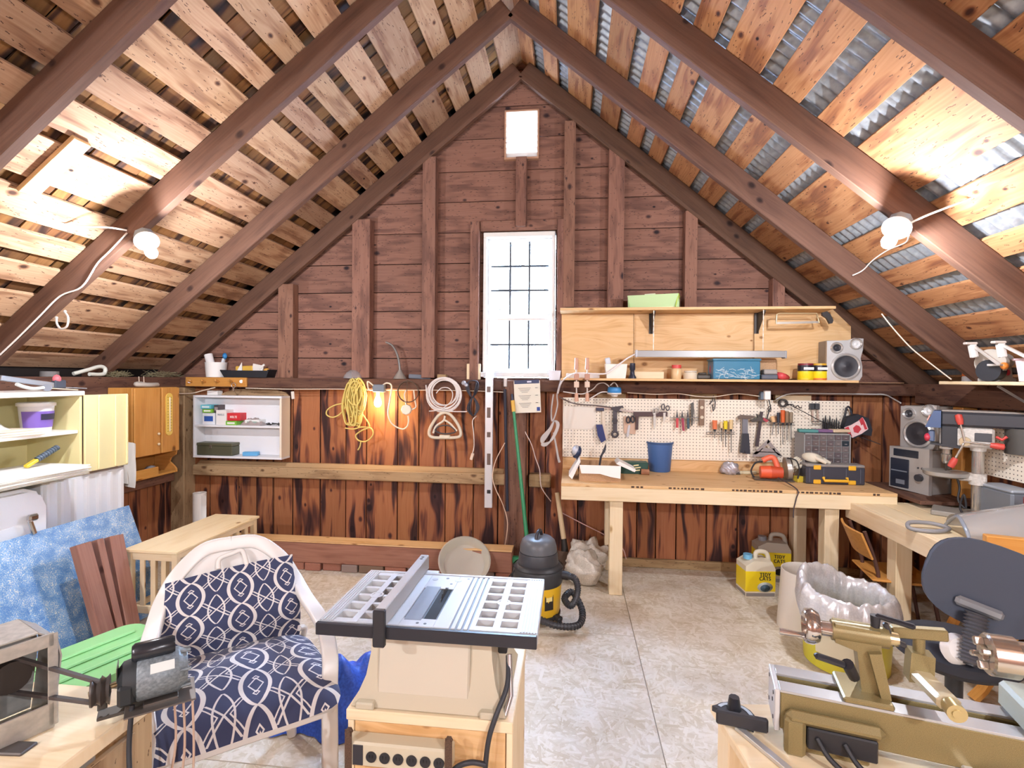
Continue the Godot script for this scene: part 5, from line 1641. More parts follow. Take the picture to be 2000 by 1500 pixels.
	# dark strap and hook
	t = thing("rubber_strap", "long black rubber strap hanging from a steel hook on the post", "strap")
	put(mb().tube(curve(pxpath([[986, 760], [987, 800], [988, 850], [989, 900], [990, 950], [991, 998]], 0.165), 4), 0.013, 8), "strap", mat(0x262736, 0.6), t)
	put(mb().box(pz(987, 747, 0.165), Vector3(0.028, 0.07, 0.012), Basis.IDENTITY, 0.004), "hook", mat(0xb9b3ae, 0.4, 0.5), t)
	# notice paper on the post
	t = thing("paper_notice", "printed paper notice with dark header pinned beside the post", "notice")
	var b := Basis(Vector3.BACK, 0.05)
	o = pz(1030, 775, 0.175)
	put(mb().box(o, Vector3(0.21, 0.255, 0.002), b), "sheet", mat(0xe2ddcd, 0.8), t)
	put(mb().box(o + b * Vector3(0, 0.12, 0.0015), Vector3(0.20, 0.03, 0.001), b), "header", mat(0x3f4866, 0.6), t)
	put(mb().box(o + b * Vector3(0.02, 0.12, 0.0025), Vector3(0.035, 0.012, 0.001), b), "emblem", mat(0xd4d8e6, 0.6), t)
	put(mb().box(o + b * Vector3(0.085, -0.10, 0.0015), Vector3(0.025, 0.03, 0.001), b), "blue_mark", mat(0x2f4690, 0.6), t)
	var pr := mb()
	for blk in 3:
		for ln in 4:
			pr.box(o + b * Vector3(-0.02, 0.07 - blk * 0.06 - ln * 0.011, 0.0015), Vector3([0.10, 0.085, 0.07, 0.05][ln], 0.0035, 0.0008), b)
			pr.box(o + b * Vector3(0.075, 0.07 - blk * 0.06, 0.0015), Vector3(0.02, 0.0035, 0.0008), b)
	put(pr, "print", mat(0x8d8a84, 0.8), t)
	# broom with green handle
	t = thing("broom", "broom with a long green handle leaning beside the post", "broom")
	var e0 := pz(1002, 790, 0.19)
	var e1 := pz(1030, 1060, 0.40)
	put(mb().cyl(e0.lerp(e1, 0.05), e1, 0.012, 0.016, 12), "handle", mat(0x2f8a5c, 0.4), t)
	put(mb().cyl(e0.lerp(e1, -0.03), e0.lerp(e1, 0.055), 0.016, 0.016, 12), "ferrule", mat(0xd9ac45, 0.4), t)
	put(mb().cyl(e0.lerp(e1, -0.08), e0.lerp(e1, -0.03), 0.008, 0.010, 10), "tip", mat(0x3a4258, 0.5), t)
	var e2 := Vector3(e1.x + 0.02, 0.02, 0.42)
	put(mb().cyl(e1, Vector3(e1.x + 0.005, 0.17, 0.405), 0.016, 0.02, 10).box(Vector3(e1.x + 0.01, 0.15, 0.41), Vector3(0.26, 0.05, 0.05), Basis.IDENTITY, 0.01), "head", mat(0x2f8a5c, 0.4), t)
	put(mb().box(Vector3(e1.x + 0.01, 0.065, 0.41), Vector3(0.25, 0.12, 0.045), Basis.IDENTITY, 0.008), "bristles", mat(0x4b4a52, 0.95), t)
	# hanks of grey flex and thin white wires
	g = mb()
	for k in 6:
		g.tube(curve([pz(1083, 822, 0.14), pz(1092 - k, 830 + k, 0.14), pz(1080 - k * 2, 858 + k * 2, 0.145), pz(1060 - k * 0.5, 866 + k * 0.6, 0.14), pz(1057 + k * 2, 855, 0.14), pz(1072 + k, 838, 0.14)], 5, true), 0.0055, 6, true)
	g.tube(curve(pxpath([[1081, 770], [1077, 800], [1078, 822], [1084, 812], [1089, 790], [1088, 772], [1092, 755], [1096, 740]], 0.15), 5), 0.0065, 6)
	g.tube(curve(pxpath([[1081, 845], [1086, 870], [1090, 893], [1093, 903]], 0.14), 5), 0.007, 6, false, 0.012)
	single(g, "flex_hank", mat(0xbdb6b2, 0.5), "hank of pale grey flex hanging beside the pegboard", "flex")
	g = mb().tube(curve(pxpath([[1018, 811], [1019, 825], [1025, 842], [1038, 868], [1046, 895], [1054, 918], [1056, 946], [1062, 960], [1076, 979]], 0.135), 5), 0.004, 6)
	single(g, "thin_wire", mat(0xdccac4, 0.5), "thin pale wire hanging from the paper notice past the girt block", "wire")
	g = mb().tube(curve(pxpath([[986, 865], [968, 900], [962, 930], [968, 955], [982, 985], [991, 1018], [989, 1050], [983, 1078]], 0.20), 5), 0.004, 6)
	single(g, "thin_wire", mat(0xdcbfa8, 0.5), "thin pale wire curving behind the spirit level to the curb", "wire")
	g = mb().tube(curve([pz(1098, 1002, 0.10), pz(1140, 1024, 0.10), pz(1185, 1047, 0.12), pz(1215, 1070, 0.10), pz(1223, 1092, 0.08)], 5), 0.004, 6)
	single(g, "thin_wire", mat(0xc9a6a0, 0.5), "thin pinkish wire slanting down behind the workbench leg", "wire")
	g = mb().tube(curve(pxpath([[345, 769], [375, 768], [395, 763], [420, 757]], 0.16), 5), 0.005, 6).tube(curve(pxpath([[480, 758], [560, 760], [660, 760], [760, 762], [850, 762], [940, 764], [985, 766]], 0.125), 5), 0.004, 6)
	single(g, "wall_wire", mat(0xe4d5c0, 0.5), "white wire stapled along the underside of the tie beam", "wire")
	single(mb().box(pz(572, 772, 0.125), Vector3(0.028, 0.065, 0.01), Basis(Vector3.BACK, 0.1), 0.003), "paper_tag", mat(0xd9d2c8, 0.7), "little white tag hanging at the end of the white wall shelf", "tag")
	# blocks and a cup beside the window
	single(wd(1, 1.1).box(Vector3(pz(925, 720, 0.08).x, BY + 0.065, 0.07), Vector3(0.115, 0.13, 0.03), Basis.IDENTITY, 0.003, 1), "pine_block", M.pine, "pale pine block standing on the tie beam beside the window", "block")
	c = pz(1083, 741, 0.07)
	single(mb().prism(PackedVector2Array([Vector2(-0.042, 0), Vector2(0.042, 0), Vector2(0.052, 0.078), Vector2(-0.052, 0.078)]), 0.08, Transform3D(Basis.IDENTITY, Vector3(c.x, BY, 0.03))), "square_cup", mat(0xe6e8f0, 0.4), "square white plastic cup on the tie beam below the window", "cup")
	# mouse-grey strip of felt
	single(mb().box(Vector3(pz(820, 732, 0.05).x, BY + 0.018, 0.05), Vector3(0.19, 0.036, 0.03), Basis(Vector3.BACK, -0.05), 0.006), "felt_strip", mat(0x767c86, 0.9), "grey felt strip lying on the tie beam beside the gooseneck lamp", "felt")

func do_floor_back() -> void:
	# shovel
	var t := thing("shovel", "shovel with pale wooden handle leaning on the wall beside the workbench", "shovel")
	var a := pz(1088, 962, 0.12)
	var e := pz(1101, 1052, 0.17)
	put(wd(1, 1.1).cyl(a, e, 0.019, 0.021, 12), "handle", mat(0xd6bd96, 0.55), t)
	put(mb().cyl(e, e + Vector3(0.01, -0.10, 0.01), 0.022, 0.03, 12), "socket", mat(0x3a3430, 0.5, 0.4), t)
	var q := e + Vector3(0.015, -0.10, 0.012)
	put(mb().sheet(8, 8, func(u, v): return Vector3(q.x + (u - 0.5) * (0.17 - 0.09 * v * v), lerpf(q.y + 0.02, 0.006, v), q.z + 0.02 + 0.06 * v + 0.04 * cos((u - 0.5) * PI)), 0.004), "blade", M.rust, t)
	# crumpled white plastic bags
	var nn := noise(17, 1.0, 2)
	for k in 2:
		var o: Vector3 = [py(1142, 1143, 0), py(1146, 1126, 0)][k]
		var s: Vector3 = [Vector3(0.17, 0.15, 0.13), Vector3(0.19, 0.17, 0.14)][k]
		var g := mb()
		g.sheet(30, 20, func(u, v):
			var an: float = TAU * u
			var el: float = PI * (v - 0.5)
			var r: float = 0.85 + 0.3 * nn.get_noise_3d(cos(an) * cos(el) * 1.2, sin(el) * 1.2 + k * 5, sin(an) * cos(el) * 1.2)
			return Vector3(o.x, 0, o.z - 0.05) + Vector3(cos(an) * cos(el) * s.x, maxf(0.003, s.y * 0.8 + sin(el) * s.y), sin(an) * cos(el) * s.z) * Vector3(r, 1 if sin(el) < 0 else r, r))
		single(g, "plastic_bag", M.bag, ["crumpled white plastic bag on the floor nearest the workbench leg", "crumpled white plastic bag heaped behind the other by the shovel"][k], "bag")
	# round tin basin leaning on the curb
	var c := py(906, 1150, 0.0)
	t = thing("tin_basin", "round shallow tin basin leaning against the curb", "basin")
	var ct := pz(907, 1098, 0.56)
	var nrm := Vector3(0.18, 0.72, 0.66).normalized()
	var sx := nrm.cross(Vector3.BACK).normalized()
	var xf := Transform3D(Basis(sx, nrm, sx.cross(nrm)), ct - nrm * 0.03)
	put(mb().lathe([Vector2(0, 0), Vector2(0.05, 0), Vector2(0.053, 0.004), Vector2(0.085, 0.004), Vector2(0.088, 0), Vector2(0.155, 0), Vector2(0.182, 0.06), Vector2(0.19, 0.062), Vector2(0.19, 0.066), Vector2(0.18, 0.066), Vector2(0.15, 0.006), Vector2(0, 0.006)], 40, xf), "bowl", mat(0xc9c5b8, 0.32, 0.35), t)
	put(mb().lathe([Vector2(0.186, 0.06), Vector2(0.193, 0.064), Vector2(0.186, 0.069)], 40, xf), "rim", mat(0xc9c5b8, 0.32, 0.35), t)

func do_vacuum() -> void:
	var c := py(1048, 1225, 0)
	c = Vector3(c.x, 0, 1.03)
	var t := thing("shop_vacuum", "black and yellow wet and dry shop vacuum with ribbed hose", "vacuum")
	var blk := mat(0x3c3d42, 0.45)
	var I := Transform3D(Basis.IDENTITY, c)
	put(mb().lathe([Vector2(0, 0.06), Vector2(0.155, 0.06), Vector2(0.165, 0.09), Vector2(0.178, 0.30), Vector2(0.178, 0.31), Vector2(0, 0.31)], 30, I), "tank", mat(0xe3b526, 0.35), t)
	put(mb().lathe([Vector2(0.16, 0.04), Vector2(0.17, 0.055), Vector2(0.172, 0.075), Vector2(0, 0.076)], 30, I), "base", mat(0x2a2b2f, 0.5), t)
	put(mb().lathe([Vector2(0.178, 0.29), Vector2(0.186, 0.31), Vector2(0.19, 0.37), Vector2(0.185, 0.40), Vector2(0.165, 0.425), Vector2(0.15, 0.435), Vector2(0, 0.436)], 30, I), "head", mat(0x34363a, 0.45), t)
	put(mb().lathe([Vector2(0.15, 0.43), Vector2(0.152, 0.44), Vector2(0.145, 0.50), Vector2(0.14, 0.515), Vector2(0, 0.516)], 30, I), "motor_housing", blk, t)
	put(mb().lathe([Vector2(0.13, 0.51), Vector2(0.14, 0.522), Vector2(0.137, 0.56), Vector2(0.125, 0.60), Vector2(0.10, 0.622), Vector2(0, 0.628)], 30, I), "cap", mat(0x5a5d62, 0.4), t)
	put(mb().tube(curve([c + Vector3(-0.015, 0.62, 0.06), c + Vector3(-0.005, 0.665, 0.04), c + Vector3(0.01, 0.67, -0.02), c + Vector3(0.02, 0.62, -0.06)], 5), 0.013, 8), "carry_handle", mat(0x2b2c33, 0.3), t)
	put(mb().lathe([Vector2(0.187, 0.405), Vector2(0.191, 0.41), Vector2(0.187, 0.415)], 30, I), "cord_wrap", mat(0x1f2023, 0.5), t)
	for a in [0.6, 2.7, 4.8, 1.9]:
		var d := Vector3(cos(a), 0, sin(a))
		var lg := put(mb().bar(c + d * 0.15 + Vector3(0, 0.07, 0), c + d * 0.215 + Vector3(0, 0.06, 0), 0.05, 0.035, Vector3.UP, 0.008), "foot", mat(0x2a2b2f, 0.5), t)
		put(mb().ball(c + d * 0.205 + Vector3(0, 0.028, 0), Vector3(0.02, 0.028, 0.028), 12), "caster", mat(0x1c1d20, 0.5), lg)
	put(mb().box(c + Vector3(0.09, 0.19, 0.143), Vector3(0.07, 0.11, 0.004), Basis(Vector3.UP, 0.55), 0.001), "label", mat(0x2b2722, 0.4), t)
	put(mb().box(c + Vector3(0.0915, 0.215, 0.146), Vector3(0.05, 0.03, 0.002), Basis(Vector3.UP, 0.55)), "print", mat(0xe8d58a, 0.5), t)
	put(mb().cyl(c + Vector3(0.17, 0.36, 0.03), c + Vector3(0.23, 0.355, 0.045), 0.034, 0.03, 16), "hose_port", mat(0x2a2b2f, 0.45), t)
	var g := mb()
	var p := curve([c + Vector3(0.22, 0.357, 0.043), c + Vector3(0.28, 0.34, 0.06), c + Vector3(0.295, 0.25, 0.08), c + Vector3(0.25, 0.17, 0.12), c + Vector3(0.20, 0.19, 0.05), c + Vector3(0.26, 0.21, -0.02), c + Vector3(0.33, 0.12, 0.08), c + Vector3(0.30, 0.07, 0.20), c + Vector3(0.15, 0.08, 0.25), c + Vector3(0.0, 0.12, 0.235)], 14)
	for k in p.size() - 1:
		g.cyl(p[k], p[k + 1], 0.025 if k % 2 else 0.021, 0.025 if k % 2 else 0.021, 12)
	put(g, "hose", mat(0x3a3c42, 0.4), t)
	put(mb().tube(curve([c + Vector3(-0.15, 0.42, 0.06), c + Vector3(-0.19, 0.36, 0.08), c + Vector3(-0.20, 0.30, 0.06), c + Vector3(-0.23, 0.27, 0.03), c + Vector3(-0.22, 0.31, 0.0), c + Vector3(-0.19, 0.35, 0.02)], 5), 0.005, 6), "power_cord", mat(0x222326, 0.5), t)
	resize(t, 0.84, c)

# ---------------------------------------------------------------- workbench corner
const WH := 0.79    # workbench top
const SY := 1.532   # lower shelf top
const WZ := 0.64    # workbench front
func do_workbench() -> void:
	var t := thing("workbench", "long pine and plywood workbench under the pegboard", "workbench")
	var x0 := pz(1096, 950, WZ).x
	var x1 := pz(1754, 955, WZ).x
	put(wd(1, 1.05).box(Vector3((x0 + x1) * 0.5, WH - 0.011, WZ * 0.5 + 0.005), Vector3(x1 - x0, 0.022, WZ - 0.012), Basis.IDENTITY, 0.002, 0), "top", M.ply, t)
	put(wd(1.02, 1.06).box(Vector3((x0 + x1) * 0.5, WH - 0.07, WZ - 0.02), Vector3(x1 - x0, 0.095, 0.038), Basis.IDENTITY, 0.003, 0), "apron", M.pine, t)
	for k in 2:
		var a: float = [pz(1190, 1080, WZ - 0.04).x, pz(1610, 1080, WZ - 0.04).x][k]
		put(wd(1, 1.05).box(Vector3(a + 0.046, (WH - 0.022) * 0.5, WZ - 0.085), Vector3(0.092, WH - 0.022, 0.09), Basis.IDENTITY, 0.003, 1), "leg", M.pine, t)
		put(wd(1, 1.05).box(Vector3(a + 0.046, (WH - 0.022) * 0.5, 0.08), Vector3(0.092, WH - 0.022, 0.09), Basis.IDENTITY, 0.003, 1), "leg", M.pine, t)
	# mill stamps on the plywood edge
	for q in [[1233, 1258], [1306, 1372], [1430, 1528], [1558, 1645], [1706, 1718]]:
		var x: float = q[0]
		while x < q[1]:
			var w := rng.randf_range(3.5, 7.0)
			var o := pz(x + w * 0.5, 943, WZ)
			put(mb().box(Vector3(o.x, WH - 0.011, WZ - 0.0005), Vector3(w / 290.0, rng.randf_range(0.009, 0.015), 0.002)), "mill_stamp", mat(0x4a3a30, 0.8), t)
			x += w + rng.randf_range(2, 4)
	# backboard strip and pegboard
	var b := put(wd(1, 1.05).box(Vector3((pz(1099, 905, 0.03).x + pz(1562, 905, 0.03).x) * 0.5, WH + 0.06, 0.026), Vector3(pz(1562, 905, 0.03).x - pz(1099, 905, 0.03).x, 0.119, 0.02), Basis.IDENTITY, 0.002, 0), "backboard", M.ply)
	tag(b, "low plywood backboard strip between workbench and pegboard", "board")
	b = put(pbox(1099, 780, 1659, 899, 0.05, 0.006, 0.0), "pegboard", M.pegboard)
	tag(b, "long white pegboard hung with tools above the workbench", "pegboard")
	for q in [[1166, 1222, 768, 780], [1348, 1400, 768, 781], [1515, 1585, 768, 783]]:
		var c := put(pbox(q[0], q[2], q[1], q[3] + 3, 0.042, 0.03, 0.002, wd(0.95, 1.05)), "batten", M.greyed if q[0] < 1500 else M.pine)
		tag(c, "wooden batten end showing above the pegboard " + ("under the blue outlet" if q[0] < 1200 else "behind the brass level" if q[0] < 1500 else "above the screwdrivers"), "batten")
	# plywood panel above the lower shelf, its corner cut to the roof
	for q in [[[1097, 602], [1237, 602], [1237, 740], [1097, 740]], [[1238, 602], [1471, 602], [1471, 740], [1238, 740]], [[1472, 602], [1622, 602], [1660, 638], [1660, 740], [1472, 740]]]:
		var g := wd(1.0, 1.06)
		outl(g, q, 0.094, 0.014)
		var c := put(g, "plywood_panel", M.ply)
		tag(c, "plywood wall panel " + ("beside the window" if q[0][0] == 1097 else "with clipped corner behind the loudspeaker" if q[2][0] == 1660 else "behind the strip light"), "panel", "plywood panels above the workbench")
	x0 = pz(1095, 740, 0.34).x
	x1 = pz(1678, 742, 0.34).x
	b = put(wd(1, 1.05).box(Vector3((x0 + x1) * 0.5, SY - 0.009, 0.225), Vector3(x1 - x0, 0.018, 0.23), Basis.IDENTITY, 0.002, 0), "wall_shelf", M.ply)
	tag(b, "lower plywood shelf resting on the tie beam", "shelf")
	x0 = pz(1094, 602, 0.33).x
	x1 = pz(1633, 602, 0.33).x
	var y := pz(1360, 602, 0.33).y
	t = thing("wall_shelf", "upper plywood shelf on black steel brackets", "shelf")
	put(wd(1, 1.05).box(Vector3((x0 + x1) * 0.5, y, 0.22), Vector3(x1 - x0, 0.02, 0.222), Basis.IDENTITY, 0.002, 0), "board", M.ply, t)
	for q in [1272, 1478]:
		var a := pz(q, 630, 0.115)
		put(mb().prism(PackedVector2Array([Vector2(0, y - 0.011), Vector2(0.17, y - 0.011), Vector2(0.17, y - 0.02), Vector2(0.014, y - 0.17), Vector2(0, y - 0.17)]), 0.006, Transform3D(Basis(Vector3.BACK, Vector3.UP, Vector3.RIGHT), Vector3(a.x, 0, 0.112))).box(Vector3(a.x, y - 0.09, 0.112), Vector3(0.034, 0.16, 0.004)), "bracket", mat(0x4a4440, 0.5, 0.5), t)
	# green tub on the upper shelf
	t = thing("green_caddy", "pale green plastic caddy with handle on the upper shelf", "caddy")
	var o := pz(1277, 596, 0.24)
	var yy := y + 0.010
	var tb := Basis(Vector3.UP, -0.25)
	for s in [[-1, 0], [1, 0], [0, -1], [0, 1]]:
		var wd_ := 0.19 if s[1] else 0.085
		var p := tb * Vector3(s[0] * 0.175, 0, s[1] * 0.07)
		var up := Vector3(s[0] * 0.25, 1, s[1] * 0.25).normalized()
		var bb := tb * (Basis(Vector3.BACK, -s[0] * 0.22) * Basis(Vector3.RIGHT, s[1] * 0.22))
		put(mb().box(Vector3(o.x, yy + 0.05, 0.23) + p, Vector3(0.006 if s[0] else 0.37, 0.10, 0.006 if s[1] else 0.16), bb, 0.002), "side", mat(0xb4d04a if s[0] > 0 else 0xb9d6a0, 0.4), t)
	put(mb().box(Vector3(o.x, yy + 0.004, 0.23), Vector3(0.34, 0.006, 0.13), tb), "floor_plate", mat(0xcfe0b0, 0.4), t)
	put(mb().tube([Vector3(o.x - 0.06, yy + 0.09, 0.16), Vector3(o.x - 0.055, yy + 0.12, 0.16), Vector3(o.x + 0.02, yy + 0.125, 0.16), Vector3(o.x + 0.03, yy + 0.09, 0.16)], 0.007, 7), "handle", mat(0xdfe6c8, 0.4), t)
	# strip light, off, on chains
	t = thing("strip_light", "long grey metal strip light hanging on chains before the plywood", "light")
	var la := pz(1244, 690, 0.30)
	var lb := pz(1530, 692, 0.30)
	var lm := (la + lb) * 0.5
	put(mb().prism(PackedVector2Array([Vector2(-0.03, -0.028), Vector2(0.035, -0.028), Vector2(0.03, 0.018), Vector2(-0.025, 0.024)]), lb.x - la.x, Transform3D(Basis(Vector3.BACK, Vector3.UP, Vector3.RIGHT).scaled_local(Vector3(1, 1, 1)), la)), "housing", mat(0x8e8c8b, 0.4, 0.3), t)
	put(mb().box(la - Vector3(0.006, 0.003, 0), Vector3(0.014, 0.056, 0.07), Basis.IDENTITY, 0.004), "end_cap", mat(0xc4c8d0, 0.4), t)
	put(mb().box(lb + Vector3(0.006, -0.003, 0), Vector3(0.014, 0.056, 0.07), Basis.IDENTITY, 0.004), "end_cap", mat(0x9a9a9c, 0.4), t)
	for q in [1276, 1490]:
		var ch := mb()
		var a := pz(q, 690, 0.30)
		for k in 14:
			var c := Vector3(a.x, lerpf(la.y + 0.02, y - 0.012, (k + 0.5) / 14.0), 0.30)
			ch.box(c, Vector3(0.007 if k % 2 else 0.003, 0.032, 0.003 if k % 2 else 0.007), Basis.IDENTITY, 0.001)
		put(ch, "chain", mat(0xd3c9bb, 0.4, 0.5), t)
	put(mb().tube(curve([la, pz(1225, 700, 0.30), pz(1205, 715, 0.32), pz(1185, 729, 0.34), pz(1160, 730, 0.35), pz(1125, 729, 0.35), pz(1105, 738, 0.35), pz(1095, 750, 0.3), pz(1090, 768, 0.2)], 6), 0.006, 7), "cord", mat(0xe6dfdd, 0.5), t)
	# hacksaw hanging under the upper shelf
	t = thing("hacksaw", "hacksaw with black pistol grip hanging under the upper shelf", "hacksaw")
	put(mb().tube(pxpath([[1516, 632], [1517, 614], [1522, 612], [1595, 612], [1600, 630]], 0.3), 0.006, 7), "frame", mat(0xc9b48c, 0.3, 0.6), t)
	put(mb().bar(pz(1516, 631, 0.3), pz(1600, 629, 0.3), 0.003, 0.016), "blade", mat(0xd8d2c6, 0.3, 0.7), t)
	outl(mb(), [[1603, 611], [1613, 609], [1619, 614], [1625, 626], [1623, 632], [1618, 633], [1612, 622], [1604, 617]], 0.29, 0.02)
	put(outl(mb(), [[1603, 611], [1613, 609], [1619, 614], [1625, 626], [1623, 632], [1618, 633], [1612, 622], [1604, 617]], 0.29, 0.022), "grip", mat(0x33302f, 0.5), t)

func jar(t: Node3D, c: Vector3, r: float, h: float, body: Material, lid: Material, lh: float) -> void:
	var I := Transform3D(Basis.IDENTITY, c)
	put(mb().lathe([Vector2(0, 0), Vector2(r * 0.95, 0), Vector2(r, 0.006), Vector2(r, h - lh - 0.008), Vector2(r * 0.85, h - lh), Vector2(0, h - lh)], 20, I), "body", body, t)
	put(mb().lathe([Vector2(r * 0.9, h - lh), Vector2(r * 0.95, h - lh), Vector2(r * 0.95, h), Vector2(0, h)], 20, I), "lid", lid, t)

func speaker(xf: Transform3D, label: String) -> void:
	# local: front faces +z, base centre at the origin; 0.235 x 0.30 x 0.2
	var t := thing("loudspeaker", label, "loudspeaker", "silver loudspeakers of the stereo")
	var sil := mat(0xb4b2b0, 0.35, 0.4)
	put(mb().box(xf * Vector3(0, 0.145, -0.10), Vector3(0.225, 0.29, 0.18), xf.basis, 0.003), "cabinet", mat(0x8f8880, 0.6), t)
	var p := PackedVector2Array([Vector2(-0.117, 0), Vector2(0.095, 0), Vector2(0.112, 0.03), Vector2(0.112, 0.10), Vector2(0.10, 0.16), Vector2(0.114, 0.22), Vector2(0.117, 0.30), Vector2(0.06, 0.305), Vector2(0.02, 0.29), Vector2(-0.117, 0.285)])
	put(mb().prism(p, 0.026, Transform3D(xf.basis, xf * Vector3(0, 0, -0.012))), "front", sil, t)
	var fx := func(o: Vector3) -> Transform3D: return Transform3D(xf.basis * Basis(Vector3.RIGHT, PI / 2), xf * o)
	put(mb().lathe([Vector2(0.098, 0.0), Vector2(0.096, 0.014), Vector2(0.086, 0.02), Vector2(0.078, 0.012), Vector2(0.078, 0.0)], 28, fx.call(Vector3(0.005, 0.10, 0.014))), "woofer_ring", mat(0xcbc9c6, 0.25, 0.5), t)
	put(mb().lathe([Vector2(0.078, 0.008), Vector2(0.05, 0.002), Vector2(0.03, 0.006), Vector2(0.0, 0.014)], 28, fx.call(Vector3(0.005, 0.10, 0.013))), "woofer_cone", mat(0x2b2a30, 0.5), t)
	for q in [[-0.055, 0.235, 0x6a7078], [0.068, 0.262, 0xd0d0d0]]:
		put(mb().lathe([Vector2(0.042, 0), Vector2(0.04, 0.012), Vector2(0.034, 0.02), Vector2(0.026, 0.012)], 24, fx.call(Vector3(q[0], q[1], 0.014))), "tweeter_ring", mat(0xd0cdc9, 0.2, 0.6), t)
		put(mb().lathe([Vector2(0.027, 0.012), Vector2(0.014, 0.004), Vector2(0.0, 0.012)], 20, fx.call(Vector3(q[0], q[1], 0.013))), "tweeter", mat(q[2] if q[0] > 0 else 0x33343a, 0.3), t)

func do_shelf_things() -> void:
	var on := func(x: float, z: float) -> Vector3:
		var p := pz(x, 740, z)
		return Vector3(p.x, SY, z)
	single(mb().box(on.call(1138, 0.2) + Vector3(0, 0.018, 0), Vector3(0.26, 0.036, 0.05), Basis.IDENTITY, 0.004), "white_strip", mat(0xe0dcda, 0.5), "low white plastic strip at the window end of the lower shelf", "strip")
	var t := thing("square_tub", "square white plastic tub on the lower shelf", "tub")
	var c: Vector3 = on.call(1202, 0.22)
	put(mb().prism(PackedVector2Array([Vector2(-0.07, 0), Vector2(0.07, 0), Vector2(0.082, 0.11), Vector2(-0.082, 0.11)]), 0.13, Transform3D(Basis.IDENTITY, c + Vector3(0, 0, -0.06))), "body", mat(0xe9e4da, 0.45), t)
	put(mb().box(c + Vector3(-0.06, 0.135, 0), Vector3(0.04, 0.05, 0.04), Basis(Vector3.BACK, 0.2), 0.006), "scoop", mat(0xccd2da, 0.4), t)
	t = thing("spray_bottle", "slim black bottle standing on the lower shelf", "bottle")
	put(mb().lathe([Vector2(0, 0), Vector2(0.03, 0), Vector2(0.03, 0.01), Vector2(0.018, 0.03), Vector2(0.016, 0.06), Vector2(0.022, 0.07), Vector2(0.02, 0.118), Vector2(0, 0.12)], 16, Transform3D(Basis.IDENTITY, on.call(1235, 0.24))), "body", mat(0x26283a, 0.4), t)
	single(wd(1.05, 1.1).box(on.call(1262, 0.2) + Vector3(0, 0.027, 0), Vector3(0.26, 0.054, 0.05), Basis.IDENTITY, 0.003), "pine_offcut", M.pine, "pine offcut lying between bottle and jar on the lower shelf", "offcut")
	t = thing("jar", "clear jar with red lid on the lower shelf", "jar")
	jar(t, on.call(1321, 0.22), 0.037, 0.107, mat(0xd9b98a, 0.3), mat(0xd04a44, 0.4), 0.026)
	t = thing("jar", "low clear tub of white bits on the lower shelf", "jar")
	jar(t, on.call(1348, 0.24), 0.05, 0.062, mat(0xd9cdb6, 0.3), mat(0xcabfae, 0.3), 0.01)
	c = on.call(1374, 0.24)
	t = thing("vise_grip", "small dark locking tool between clear tub and blue box", "tool")
	put(mb().box(c + Vector3(0, 0.018, 0), Vector3(0.105, 0.036, 0.04), Basis.IDENTITY, 0.008).box(c + Vector3(-0.01, 0.042, 0), Vector3(0.06, 0.016, 0.03), Basis.IDENTITY, 0.006), "body", mat(0x4b443c, 0.4, 0.3), t)
	single(mb().tube(curve([c + Vector3(0.07, 0.012, 0), c + Vector3(0.055, 0.06, 0), c + Vector3(0.06, 0.11, 0), c + Vector3(0.08, 0.14, 0)], 5), 0.012, 8).ball(c + Vector3(0.066, 0.012, 0.0), Vector3(0.02, 0.012, 0.02), 8), "red_clip", mat(0xc03545, 0.4), "red curved plastic clip against the blue storage box", "clip")
	t = thing("storage_box", "translucent blue storage box of screws on the lower shelf", "box")
	var a: Vector3 = on.call(1393, 0.33)
	var e: Vector3 = on.call(1485, 0.33)
	var w := e.x - a.x
	put(mb().box(Vector3((a.x + e.x) * 0.5, SY + 0.07, 0.25), Vector3(w, 0.138, 0.16), Basis.IDENTITY, 0.006), "body", M.bluebox, t)
	put(mb().box(Vector3((a.x + e.x) * 0.5, SY + 0.145, 0.25), Vector3(w + 0.012, 0.016, 0.17), Basis.IDENTITY, 0.005), "lid", mat(0x3a7896, 0.35), t)
	var nails := mb()
	for k in 46:
		var q := Vector3(a.x + rng.randf_range(0.03, w - 0.03), SY + rng.randf_range(0.01, 0.075), 0.331)
		var d := Vector3(rng.randf_range(-1, 1), rng.randf_range(-0.4, 0.4), 0).normalized() * rng.randf_range(0.01, 0.03)
		nails.cyl(q - d, q + d, 0.002, 0.002, 5)
	var no := put(nails, "nails", mat(0xb9c9d0, 0.4), t)
	no.set_meta("kind", "stuff")
	single(mb().box(on.call(1496, 0.19) + Vector3(0, 0.075, 0), Vector3(0.12, 0.15, 0.08), Basis.IDENTITY, 0.003), "brown_carton", M.cardboard, "brown carton standing behind grey packs on the lower shelf", "carton")
	for k in 2:
		single(mb().box(on.call(1500 + k * 2, 0.28) + Vector3(0, 0.02 + 0.038 * k, 0), Vector3(0.115 - 0.02 * k, 0.036, 0.07), Basis.IDENTITY, 0.006), "battery_pack", mat([0x565b66, 0x98938e][k], 0.5), ["dark grey battery pack on the lower shelf", "light grey battery pack stacked on the dark one"][k], "battery pack")
	single(mb().ball(on.call(1526, 0.27) + Vector3(0, 0.028, 0), Vector3(0.062, 0.026, 0.03), 14, Basis(Vector3.BACK, -0.25)), "red_case", mat(0xd04c50, 0.45), "rounded red plastic case lying on the lower shelf", "case")
